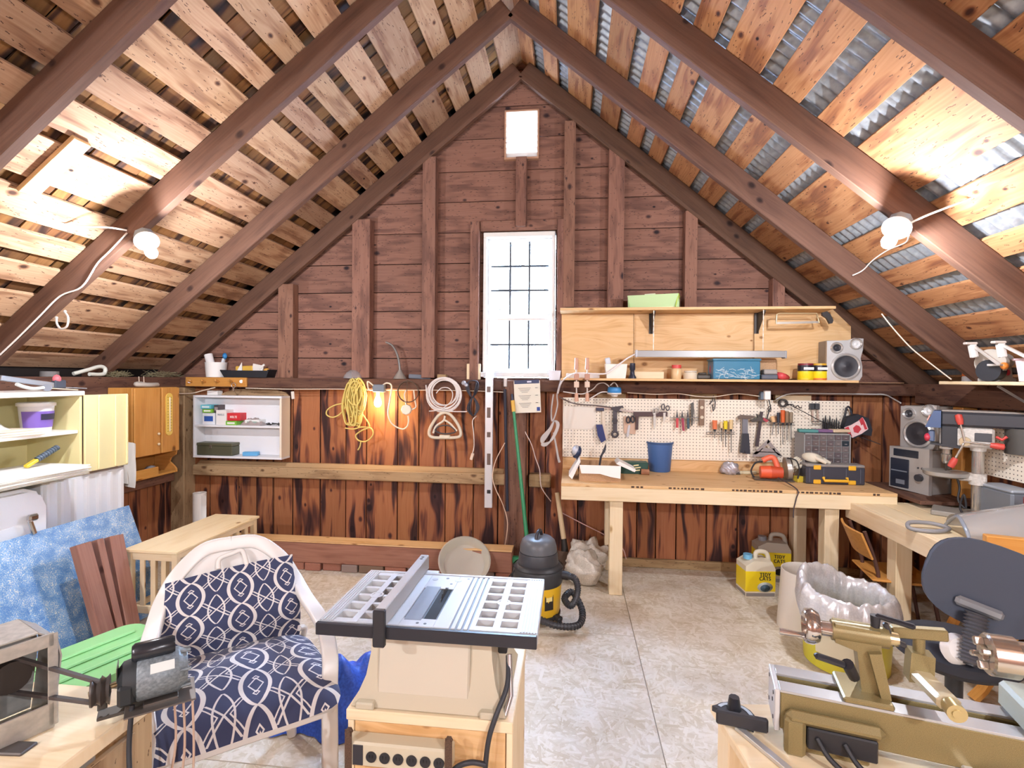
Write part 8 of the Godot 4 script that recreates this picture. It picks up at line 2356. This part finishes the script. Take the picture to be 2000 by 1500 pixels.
	put(mb().lathe([Vector2(0, -0.03), Vector2(0.04, -0.028), Vector2(0.055, 0), Vector2(0.04, 0.025), Vector2(0, 0.03)], 22, Transform3D(Basis(Vector3.RIGHT, 1.2), p1 + Vector3(-0.01, 0.03, -0.05))), "tension_knob", mat(0xdedad6, 0.35), t)
func g_bellows(t: Node3D, a: Vector3, e: Vector3) -> void:
	var g := mb()
	var up := (e - a).normalized()
	var p := []
	var L := (e - a).length()
	for k in 14:
		p.append(Vector2(0.043, L * k / 14.0))
		p.append(Vector2(0.031, L * (k + 0.5) / 14.0))
	var x := up.cross(Vector3(0.2, 0.1, 1)).normalized()
	g.lathe(p, 16, Transform3D(Basis(x, up, x.cross(up)).scaled_local(Vector3(1.0, 1, 0.7)), a))
	put(g, "bellows", mat(0x6a6a70, 0.4), t)
	put(mb().cyl(a, e, 0.02, 0.02, 8), "back_post", mat(0x2a2c30, 0.4), t)

# ---------------------------------------------------------------- foreground
func do_table_saw() -> void:
	var Y := 0.76
	var x0 := -0.782
	var x1 := -0.096
	var z0 := 2.315
	var z1 := 2.74
	# wooden stand
	var t := thing("saw_stand", "plywood box stand under the table saw", "stand")
	var a := py(682, 1392, 0.47)
	var e := py(1026, 1398, 0.47)
	var sx0 := -0.70
	var sx1 := -0.165
	var sz := 2.715
	put(wd(1.05, 1.1).box(Vector3((sx0 + sx1) * 0.5, 0.455, sz - 0.22), Vector3(sx1 - sx0, 0.035, 0.44), Basis.IDENTITY, 0.003, 0), "top", M.pine, t)
	for x in [sx0 + 0.012, sx1 - 0.012]:
		put(wd(1, 1.05).box(Vector3(x, 0.219, sz - 0.22), Vector3(0.02, 0.437, 0.42), Basis.IDENTITY, 0.002, 1), "side_panel", M.pine, t)
	put(wd(1, 1.05).box(Vector3((sx0 + sx1) * 0.5, 0.219, sz - 0.02), Vector3(sx1 - sx0 - 0.05, 0.437, 0.018), Basis.IDENTITY, 0.002, 0), "front_panel", M.ply, t)
	put(wd(1, 1.05).box(Vector3((sx0 + sx1) * 0.5, 0.219, sz - 0.42), Vector3(sx1 - sx0 - 0.05, 0.437, 0.018), Basis.IDENTITY, 0.002, 0), "back_panel", M.ply, t)
	# power strip strapped to its front
	t = thing("power_strip", "beige power strip with six black sockets strapped to the saw stand", "power strip")
	var pc := Vector3(-0.515, 0.365, sz + 0.018)
	put(mb().box(pc, Vector3(0.335, 0.075, 0.055), Basis.IDENTITY, 0.006), "housing", mat(0xc6bda4, 0.45), t)
	put(mb().box(pc + Vector3(-0.125, 0, 0.028), Vector3(0.032, 0.062, 0.004), Basis.IDENTITY, 0.001), "switch_plate", mat(0x2e2f36, 0.4), t)
	for k in 6:
		var s := pc + Vector3(-0.082 + 0.0425 * k, -0.002, 0.0275)
		var so := put(mb().cyl(s, s + Vector3(0, 0, 0.004), 0.0165, 0.0165, 18), "socket", mat(0x24252b, 0.4), t)
		put(mb().box(s + Vector3(-0.005, 0.003, 0.0045), Vector3(0.002, 0.008, 0.001)).box(s + Vector3(0.005, 0.003, 0.0045), Vector3(0.002, 0.008, 0.001)), "slot", mat(0x08080a, 0.6), so)
	for x in [-0.155, 0.16]:
		put(mb().box(pc + Vector3(x, 0.012, 0.030), Vector3(0.022, 0.13, 0.003)).cyl(pc + Vector3(x, 0.068, 0.02), pc + Vector3(x, 0.068, 0.036), 0.012, 0.010, 6), "strap", M.rust, t)
	# the saw
	t = thing("table_saw", "benchtop table saw with ribbed aluminium top and black edges", "table saw")
	var al := mat(0xb9bbbd, 0.55, 0.12)
	# wings: bars with two columns of six openings
	for w in [[x0, x0 + 0.195], [x1 - 0.205, x1]]:
		var g := mb()
		var wx0: float = w[0]
		var wx1: float = w[1]
		var oa: float = wx0 + 0.045 if wx0 < -0.5 else wx0 + 0.015
		var ow := 0.13
		g.box(Vector3((wx0 + oa) * 0.5, Y - 0.017, (z0 + z1) * 0.5), Vector3(oa - wx0, 0.034, z1 - z0 - 0.02))
		g.box(Vector3((oa + ow + wx1) * 0.5, Y - 0.017, (z0 + z1) * 0.5), Vector3(wx1 - oa - ow, 0.034, z1 - z0 - 0.02))
		g.box(Vector3(oa + ow * 0.5, Y - 0.017, (z0 + z1) * 0.5), Vector3(0.022, 0.034, z1 - z0 - 0.02))
		for k in 7:
			var zz := lerpf(z0 + 0.024, z1 - 0.024, k / 6.0)
			g.box(Vector3(oa + ow * 0.5, Y - 0.0175, zz), Vector3(ow, 0.033, 0.026 if k == 0 or k == 6 else 0.016))
		g.lathe([Vector2(0.017, -0.018), Vector2(0.024, -0.018), Vector2(0.024, 0.0005), Vector2(0.017, 0.0005), Vector2(0.017, -0.018)], 20, Transform3D(Basis.IDENTITY, Vector3(oa + ow * 0.5, Y, (z0 + z1) * 0.5)))
		put(g, "wing", al, t)
	# ribbed middle
	var mx0 := x0 + 0.195
	var mx1 := x1 - 0.205
	put(mb().box(Vector3((mx0 + mx1) * 0.5, Y - 0.013, (z0 + z1) * 0.5), Vector3(mx1 - mx0, 0.018, z1 - z0 - 0.02)), "table_plate", mat(0x6c6e72, 0.5, 0.3), t)
	var ib := [-0.525, -0.415]
	for q in [[mx0, ib[0]], [ib[1], ib[1] + 0.05]]:
		put(mb().box(Vector3((q[0] + q[1]) * 0.5, Y - 0.003, (z0 + z1) * 0.5), Vector3(q[1] - q[0], 0.006, z1 - z0 - 0.02), Basis.IDENTITY, 0.001), "table_land", al, t)
	put(mb().box(Vector3((ib[0] + ib[1]) * 0.5, Y - 0.003, z0 + 0.07), Vector3(ib[1] - ib[0], 0.006, 0.12), Basis.IDENTITY, 0.001), "table_land", al, t)
	put(mb().box(Vector3((ib[0] + ib[1]) * 0.5, Y - 0.003, z1 - 0.035), Vector3(ib[1] - ib[0], 0.006, 0.05), Basis.IDENTITY, 0.001), "table_land", al, t)
	var xx: float = ib[1] + 0.054
	while xx < mx1 - 0.006:
		put(mb().box(Vector3(xx + 0.008, Y - 0.003, (z0 + z1) * 0.5), Vector3(0.0128, 0.006, z1 - z0 - 0.02), Basis.IDENTITY, 0.001), "rib", al, t)
		xx += 0.0195 if absf(xx + 0.285) > 0.012 else 0.04
	for q in [[x0, 5, 0.009], [x1 - 0.052, 6, 0.009]]:
		for k in q[1]:
			put(mb().box(Vector3(q[0] + 0.005 + q[2] * k, Y + 0.001, (z0 + z1) * 0.5), Vector3(0.005, 0.003, z1 - z0 - 0.02)), "rib", al, t)
	# throat plate with blade
	put(mb().box(Vector3(-0.492, Y - 0.001, (z0 + z1) * 0.5 + 0.035), Vector3(0.055, 0.004, 0.26), Basis.IDENTITY, 0.001), "throat_plate", mat(0x8d949c, 0.35, 0.4), t)
	put(mb().box(Vector3(-0.44, Y - 0.0028, (z0 + z1) * 0.5 + 0.035), Vector3(0.038, 0.001, 0.26)), "blade_slot", mat(0x101114, 0.8), t)
	var bl := PackedVector2Array()
	for k in 25:
		var an := PI * k / 24
		var r := 0.10 if k % 2 else 0.108
		bl.append(Vector2(cos(an) * r, -0.085 + sin(an) * r))
	put(mb().prism(bl, 0.003, Transform3D(Basis(Vector3(0, 0, 1), Vector3.UP, Vector3.RIGHT), Vector3(-0.438, Y - 0.003, 2.50))), "blade", mat(0x55575a, 0.3, 0.8), t)
	for q in [[-0.505, 2.365, 0.011], [-0.415, 2.365, 0.013], [-0.46, 2.35, 0.006], [-0.435, 2.40, 0.005], [-0.38, 2.345, 0.005], [-0.47, 2.71, 0.005], [-0.445, 2.712, 0.005]]:
		put(mb().cyl(Vector3(q[0], Y - 0.0005, q[1]), Vector3(q[0], Y + 0.0006, q[1]), q[2], q[2], 14), "screw_hole", mat(0x5a5c60, 0.4, 0.4) if q[2] < 0.01 else mat(0xa4a6aa, 0.4, 0.3), t)
	# edges
	put(mb().box(Vector3((x0 + x1) * 0.5, Y - 0.019, z1 + 0.004), Vector3(x1 - x0 + 0.006, 0.038, 0.014), Basis.IDENTITY, 0.002), "front_rail", mat(0x23252d, 0.45), t)
	put(mb().box(Vector3((x0 + x1) * 0.5, Y - 0.019, z0 - 0.004), Vector3(x1 - x0 + 0.006, 0.038, 0.014), Basis.IDENTITY, 0.002), "back_rail", al, t)
	for x in [x0, x1]:
		put(mb().box(Vector3(x, Y - 0.019, (z0 + z1) * 0.5), Vector3(0.006, 0.036, z1 - z0 - 0.01)), "side_rail", al, t)
	# fence
	var fx := -0.575
	put(mb().box(Vector3(fx, Y + 0.029, (z0 + z1) * 0.5 - 0.02), Vector3(0.034, 0.056, z1 - z0 + 0.06), Basis.IDENTITY, 0.003), "fence", mat(0xb7babd, 0.35, 0.4), t)
	put(mb().box(Vector3(fx, Y + 0.0, z1 + 0.018), Vector3(0.038, 0.115, 0.020), Basis.IDENTITY, 0.004), "fence_clamp", mat(0x24262c, 0.4), t)
	put(mb().box(Vector3(fx + 0.03, Y - 0.005, z0 - 0.02), Vector3(0.07, 0.012, 0.03), Basis.IDENTITY, 0.002), "fence_hook", al, t)
	for z in [z0 - 0.02, z0 + 0.0]:
		put(mb().cyl(Vector3(fx, Y + 0.0565, z), Vector3(fx, Y + 0.0578, z), 0.006, 0.006, 10), "fence_screw", mat(0x33353a, 0.4), t)
	# flared body: front and back faces flare out towards the stand
	var body := mb()
	var lv := [[0.722, 0.195, 0.14], [0.63, 0.20, 0.145], [0.56, 0.212, 0.155], [0.51, 0.232, 0.17], [0.475, 0.25, 0.185]]
	var cx := -0.44
	var cz := 2.515
	for k in 4:
		var p: Array = lv[k]
		var q: Array = lv[k + 1]
		for s in [-1, 1]:
			body.quad(Vector3(cx - p[1], p[0], cz + s * p[2]), Vector3(cx + p[1], p[0], cz + s * p[2]), Vector3(cx + q[1], q[0], cz + s * q[2]), Vector3(cx - q[1], q[0], cz + s * q[2]), Vector3(0, 0.1, s).normalized())
			body.quad(Vector3(cx + s * p[1], p[0], cz - p[2]), Vector3(cx + s * p[1], p[0], cz + p[2]), Vector3(cx + s * q[1], q[0], cz + q[2]), Vector3(cx + s * q[1], q[0], cz - q[2]), Vector3(s, 0.1, 0).normalized())
	put(body, "body", mat(0xc2b9a3, 0.45), t)
	put(mb().box(Vector3(cx - 0.02, 0.61, cz + 0.155), Vector3(0.30, 0.20, 0.012), Basis(Vector3.RIGHT, -0.09), 0.006), "front_panel", mat(0xc7bfad, 0.45), t)
	for s in [-0.2, 0.2]:
		put(mb().box(Vector3(cx + s, 0.484, cz + 0.185), Vector3(0.06, 0.022, 0.03), Basis.IDENTITY, 0.004), "foot", mat(0xbfb69f, 0.45), t)
	put(mb().box(Vector3(cx + 0.225, 0.66, cz + 0.06), Vector3(0.03, 0.08, 0.05), Basis.IDENTITY, 0.004), "switch_box", mat(0x24262c, 0.4), t)
	put(mb().box(Vector3(cx + 0.245, 0.675, cz + 0.09), Vector3(0.03, 0.02, 0.03), Basis.IDENTITY, 0.003), "push_block", mat(0xd9b48c, 0.5), t)
	put(mb().tube([Vector3(cx + 0.25, 0.63, cz + 0.10), Vector3(cx + 0.26, 0.52, cz + 0.14), Vector3(cx + 0.235, 0.44, cz + 0.19)], 0.009, 8), "steel_handle", mat(0xc4c4c6, 0.25, 0.8), t)
	put(mb().tube(curve([Vector3(cx + 0.245, 0.62, cz + 0.09), Vector3(cx + 0.25, 0.56, cz + 0.15), Vector3(cx + 0.225, 0.50, cz + 0.20), Vector3(cx + 0.205, 0.44, sz + 0.02), Vector3(cx + 0.195, 0.36, sz + 0.025), Vector3(cx + 0.19, 0.24, sz + 0.02)], 6), 0.008, 8).tube(curve([Vector3(cx + 0.195, 0.36, sz + 0.03), Vector3(cx + 0.15, 0.37, sz + 0.04), Vector3(cx + 0.10, 0.34, sz + 0.035), Vector3(cx + 0.06, 0.27, sz + 0.03)], 6), 0.008, 8), "power_cord", mat(0x2e3036, 0.5), t)

# ---- lathe: a vertical plane along its bed turns pixels into points; off counts away from the viewer
const LA := Vector3(0.508, 0.78, 2.97)
const LD := Vector3(0.9703, 0, 0.2419)
const LN := Vector3(0.2419, 0, -0.9703)
func lp(x: float, y: float, off := 0.0) -> Vector3:
	var d := ray(x, y)
	return EYE + d * ((LA + LN * off - EYE).dot(LN) / d.dot(LN))
func lo(s: float, y: float, off := 0.0) -> Vector3:
	return Vector3(LA.x, y, LA.z) + LD * s + LN * off
func do_lathe() -> void:
	var B := Basis(LD, Vector3.UP, -LN)
	# table under it
	var t := thing("lathe_table", "whitish plywood table under the wood lathe", "table")
	var ty := 0.645
	var k0 := py(1387, 1374, ty)
	var tx := Transform3D(Basis(Vector3.UP, 0.12), k0)
	put(wd(1.1, 1.15).box(tx * Vector3(0.75, -0.012, 0.36), Vector3(1.5, 0.024, 0.72), tx.basis, 0.003, 0), "top", M.pine, t)
	for q in [[0.05, 0.05], [1.45, 0.05], [0.05, 0.67], [1.45, 0.67]]:
		put(wd(1, 1.05).box(tx * Vector3(q[0], (-0.024 - ty) * 0.5 + 0.0, q[1]), Vector3(0.07, ty - 0.024, 0.07), tx.basis, 0.003, 1), "leg", M.pine, t)
	t = thing("wood_lathe", "gold hammered finish wood lathe with chrome chuck", "lathe")
	var gold: Material = M.gold
	var L := 1.15
	var alu := mat(0xc9cacb, 0.35, 0.35)
	# bed: two rails with a slot between
	for q in [[0.0, 0.042], [0.075, 0.042]]:
		put(mb().box(lo(L * 0.5, 0.735, q[0] + q[1] * 0.5), Vector3(L, 0.09, q[1]), B, 0.003), "bed_rail", gold, t)
		put(mb().box(lo(L * 0.5, 0.782, q[0] + q[1] * 0.5), Vector3(L, 0.006, q[1] + 0.002), B, 0.001), "way", mat(0xb9babb, 0.3, 0.5), t)
	put(mb().box(lo(-0.006, 0.735, 0.058), Vector3(0.012, 0.10, 0.12), B, 0.002), "end_plate", alu, t)
	for q in [[0.775, 0.02], [0.775, 0.10], [0.75, 0.035], [0.715, 0.02], [0.715, 0.10]]:
		put(mb().cyl(lo(-0.012, q[0] - 0.01, q[1]), lo(-0.0135, q[0] - 0.01, q[1]), 0.005, 0.005, 10), "bolt", mat(0x33343a, 0.4), t)
	# left foot with control box
	put(mb().box(lo(0.11, 0.735, -0.012), Vector3(0.20, 0.03, 0.03), B, 0.012).box(lo(0.03, 0.69, -0.012), Vector3(0.045, 0.09, 0.03), B, 0.008).box(lo(0.10, 0.668, 0.06), Vector3(0.17, 0.045, 0.12), B, 0.004), "foot", gold, t)
	put(mb().box(lo(0.125, 0.695, -0.012), Vector3(0.14, 0.05, 0.02), B, 0.003), "control_box", mat(0x26262a, 0.4), t)
	put(mb().box(lo(L - 0.15, 0.668, 0.06), Vector3(0.25, 0.045, 0.12), B, 0.004), "foot", gold, t)
	for q in [0.075, 0.13]:
		put(mb().tube(curve([lo(q, 0.70, -0.022), lo(q + 0.02, 0.675, -0.045), lo(q + 0.06, 0.654, -0.07), lo(q + 0.09, 0.652, -0.12)], 5), 0.006, 7), "cable", mat(0x222226, 0.5), t)
	# tailstock
	var s0 := (lp(1668, 1345, 0.02) - LA).dot(LD)
	put(mb().box(lo(s0 + 0.025, 0.791, 0.058), Vector3(0.10, 0.014, 0.12), B, 0.004), "tailstock_base", gold, t)
	var axy := lp(1680, 1238, 0.058)
	var sa := (axy - LA).dot(LD)
	var ay := axy.y
	put(mb().prism(PackedVector2Array([Vector2(s0 + 0.055, 0.797), Vector2(s0 + 0.02, 0.797), Vector2(sa - 0.01, ay - 0.035), Vector2(sa - 0.055, ay - 0.022), Vector2(sa - 0.055, ay + 0.022), Vector2(sa + 0.035, ay + 0.02), Vector2(sa + 0.04, ay - 0.04)]), 0.04, Transform3D(B, Vector3(LA.x, 0, LA.z) + LN * 0.078)), "tailstock_arm", gold, t)
	put(mb().prism(PackedVector2Array([Vector2(s0 + 0.075, 0.797), Vector2(s0 + 0.055, 0.797), Vector2(sa + 0.01, ay - 0.03), Vector2(sa + 0.035, ay - 0.025)]), 0.07, Transform3D(B, Vector3(LA.x, 0, LA.z) + LN * 0.093)), "tailstock_web", gold, t)
	put(mb().cyl(lo(sa - 0.06, ay, 0.058), lo(sa + 0.055, ay, 0.058), 0.024, 0.024, 20), "quill_housing", gold, t)
	put(mb().cyl(lo(sa + 0.055, ay, 0.058), lo(sa + 0.075, ay, 0.058), 0.017, 0.015, 18), "quill", mat(0xc9ba90, 0.25, 0.7), t)
	put(mb().cyl(lo(sa - 0.085, ay, 0.058), lo(sa - 0.06, ay, 0.058), 0.017, 0.018, 18), "collar", mat(0xd0cecb, 0.15, 0.9), t)
	var hx := Transform3D(Basis(Vector3.UP, LD, Vector3.UP.cross(LD)), lo(sa - 0.115, ay, 0.058))
	put(mb().lathe([Vector2(0, 0.02), Vector2(0.012, 0.02), Vector2(0.025, 0.012), Vector2(0.036, -0.004), Vector2(0.040, 0.0), Vector2(0.042, 0.014), Vector2(0.034, 0.028), Vector2(0.016, 0.034), Vector2(0, 0.034)], 28, hx), "handwheel", mat(0xc9cacc, 0.12, 0.95), t)
	put(mb().cyl(hx * Vector3(-0.030, 0.0, 0.012), hx * Vector3(-0.030, -0.055, 0.012), 0.006, 0.008, 12), "crank_handle", mat(0xcfcfd0, 0.15, 0.9), t)
	put(mb().cyl(lo(sa + 0.03, ay + 0.018, 0.058), lo(sa + 0.03, ay + 0.05, 0.058), 0.009, 0.011, 12).bar(lo(sa + 0.03, ay + 0.05, 0.058), lo(sa + 0.10, ay + 0.046, 0.03), 0.014, 0.012, Vector3.UP, 0.004), "quill_lever", mat(0x25262c, 0.3), t)
	put(mb().bar(lp(1590, 1279, -0.02), lp(1652, 1300, -0.01), 0.016, 0.014, Vector3.UP, 0.005).cyl(lp(1655, 1297, -0.01), lp(1668, 1322, 0.02), 0.013, 0.012, 12), "clamp_lever", mat(0x25262c, 0.3), t)
	put(mb().bar(lp(1728, 1215, 0.06), lp(1745, 1262, 0.05), 0.012, 0.010, Vector3.RIGHT, 0.003).bar(lp(1745, 1252, 0.05), lp(1770, 1262, 0.05), 0.012, 0.012, Vector3.UP, 0.003), "rest_lever", mat(0x2c2c30, 0.3), t)
	# tool rest on its banjo
	put(mb().bar(lp(1740, 1232, 0.09), lp(1850, 1240, 0.09), 0.022, 0.026, Vector3.UP, 0.003), "tool_rest", gold, t)
	var rp := lp(1795, 1245, 0.09)
	put(mb().cyl(rp, rp - Vector3(0, 0.055, 0), 0.012, 0.012, 14).prism(PackedVector2Array([Vector2(-0.024, -0.10), Vector2(0.024, -0.10), Vector2(0.026, -0.035), Vector2(-0.02, -0.03)]), 0.04, Transform3D(B, rp + LN * 0.02)), "rest_post", gold, t)
	var b0 := rp - Vector3(0, 0.085, 0)
	var b1 := lp(1857, 1378, -0.045)
	put(mb().bar(b0, b1, 0.045, 0.028, Vector3.UP, 0.008), "banjo", mat(0xc4b898, 0.3, 0.3), t)
	put(mb().cyl(b1, b1 - LN * 0.03, 0.018, 0.018, 18).cyl(b1 - LN * 0.03, b1 - LN * 0.033, 0.009, 0.009, 12), "banjo_bolt", mat(0xb9a878, 0.3, 0.5), t)
	# headstock and chuck
	var cs := (lp(1925, 1250, 0.058) - LA).dot(LD)
	put(mb().box(lo(cs + 0.22, 0.87, 0.058), Vector3(0.20, 0.17, 0.13), B, 0.01), "headstock", mat(0xa8ada0, 0.4), t)
	put(mb().box(lo(cs + 0.15, 0.815, 0.058), Vector3(0.20, 0.06, 0.135), B, 0.008), "headstock_base", mat(0xa8ada0, 0.4), t)
	var cx2 := Transform3D(Basis(Vector3.UP, LD, Vector3.UP.cross(LD)), lo(cs, ay, 0.058))
	put(mb().lathe([Vector2(0.012, 0.01), Vector2(0.02, 0.0), Vector2(0.040, 0.0), Vector2(0.044, 0.004), Vector2(0.044, 0.05), Vector2(0.036, 0.055), Vector2(0.036, 0.12), Vector2(0, 0.12)], 32, cx2), "chuck", mat(0xc4bfb6, 0.18, 0.9), t)
	for k in 4:
		var an := TAU * k / 4 + 0.5
		put(mb().box(cx2 * Vector3(cos(an) * 0.024, -0.008, sin(an) * 0.024), Vector3(0.018, 0.02, 0.012), cx2.basis * Basis(Vector3.UP, -an), 0.003), "jaw", mat(0xd0cdc8, 0.15, 0.9), t)
	# motor under the bed
	put(mb().cyl(lo(0.40, 0.668, -0.03), lo(0.62, 0.668, -0.03), 0.030, 0.030, 22), "motor", mat(0x2c2a2a, 0.4), t)
	put(mb().cyl(lo(0.375, 0.668, -0.03), lo(0.40, 0.668, -0.03), 0.031, 0.031, 22), "motor_end", mat(0x9a8a68, 0.35, 0.4), t)
	put(mb().box(lo(0.362, 0.672, -0.01), Vector3(0.022, 0.055, 0.075), B, 0.003), "motor_mount", alu, t)
	put(mb().tube(curve([lo(0.40, 0.675, -0.06), lo(0.34, 0.69, -0.07), lo(0.27, 0.68, -0.09), lo(0.25, 0.65, -0.13), lo(0.255, 0.648, -0.22)], 6), 0.005, 7), "motor_lead", mat(0x222226, 0.5), t)
	# bent spanner on the table behind
	single(mb().tube([lp(1680, 1425, 0.10), lp(1715, 1437, 0.06), lp(1750, 1448, 0.02)], 0.005, 7).tube([lp(1712, 1436, 0.06), lp(1718, 1414, 0.08)], 0.005, 7), "hex_key", mat(0x4a423c, 0.4, 0.5), "dark T handled key lying under the lathe bed", "key")
	# mitre gauge
	t = thing("mitre_gauge", "black mitre gauge with steel bar lying on the lathe table", "mitre gauge")
	var m := py(1430, 1415, ty)
	var mb_ := Basis(Vector3.UP, -0.75)
	var arc := PackedVector2Array([Vector2(-0.055, 0.0), Vector2(0.055, 0.0)])
	for k in 9:
		var an := PI * k / 8
		arc.append(Vector2(cos(an) * 0.05, 0.012 + sin(an) * 0.05))
	put(mb().prism(arc, 0.014, Transform3D(mb_ * Basis(Vector3.RIGHT, Vector3.FORWARD, Vector3.UP), m + Vector3(0, 0.008, 0))), "protractor", mat(0x2e3036, 0.4), t)
	put(mb().box(m + mb_ * Vector3(0.03, 0.03, 0.012), Vector3(0.12, 0.035, 0.014), mb_ * Basis(Vector3.UP, 0.55), 0.004), "face", mat(0x2a2b30, 0.4), t)
	put(mb().cyl(m + mb_ * Vector3(-0.01, 0.02, -0.03), m + mb_ * Vector3(-0.01, 0.055, -0.03), 0.018, 0.013, 8), "knob", mat(0x25262c, 0.35), t)
	var e0 := py(1440, 1420, ty + 0.006)
	var e1 := py(1560, 1520, ty + 0.006)
	put(mb().bar(e0, e1, 0.018, 0.010, Vector3.UP, 0.001), "bar", mat(0xc9c9c8, 0.3, 0.6), t)
	put(mb().lathe([Vector2(0.036, 0.0225), Vector2(0.045, 0.0225), Vector2(0.045, 0.0235), Vector2(0.036, 0.0235)], 20, Transform3D(mb_, m + mb_ * Vector3(0, 0, -0.012)), PI, PI), "scale", mat(0xb9c4cc, 0.4), t)

func _ready() -> void:
	rng.seed = 4711
	# ---- camera
	var cam := Camera3D.new()
	cam.name = "camera"
	CB = Basis(Vector3.UP, deg_to_rad(6.56)) * Basis(Vector3.RIGHT, deg_to_rad(-0.7)) * Basis(Vector3.BACK, deg_to_rad(0.5))
	cam.transform = Transform3D(CB, EYE)
	cam.fov = rad_to_deg(2.0 * atan(750.0 / F))
	cam.near = 0.05
	cam.far = 300.0
	cam.current = true
	add_child(cam)
	# ---- sky and exposure: an even, bright, cool overcast
	var we := WorldEnvironment.new()
	we.name = "environment"
	var env := Environment.new()
	env.background_mode = Environment.BG_SKY
	var sm := ProceduralSkyMaterial.new()
	sm.sky_top_color = Color(0.70, 0.83, 1.0)
	sm.sky_horizon_color = Color(0.76, 0.87, 1.0)
	sm.ground_bottom_color = Color(0.80, 0.86, 0.94)
	sm.ground_horizon_color = Color(0.86, 0.92, 1.0)
	var sky := Sky.new()
	sky.sky_material = sm
	env.sky = sky
	env.background_energy_multiplier = 115.0
	env.tonemap_mode = Environment.TONE_MAPPER_LINEAR
	env.tonemap_exposure = 1.25
	env.sdfgi_enabled = true
	env.ssao_enabled = true
	env.ssil_enabled = true
	we.environment = env
	add_child(we)
	make_materials()
	M.dustwood = M.pine
	M.glass = clear(0xf4f8fa, 0.06, 0.02)
	M.louvre = mat(0xf2f2ee, 0.5).duplicate()
	M.louvre.backlight_enabled = true
	M.louvre.backlight = Color(0.25, 0.25, 0.25)
	# ---- the room
	floor_boards()
	wall_back()
	side_walls()
	beams()
	roof_side(true)
	roof_side(false)
	window()
	outside()
	# ---- things
	lamps()
	do_pine_cupboard()
	do_metal_cabinet()
	do_plate_things()
	do_blue_board()
	do_rack()
	do_tote()
	do_plastic_chair()
	do_left_bench()
	do_peg_rail()
	do_white_shelf()
	do_hung_things()
	do_floor_back()
	do_vacuum()
	do_workbench()
	do_shelf_things()
	do_peg_tools()
	do_bench_things()
	do_right_bench()
	do_drill_press()
	do_right_floor()
	do_table_saw()
	do_lathe()
	settle()
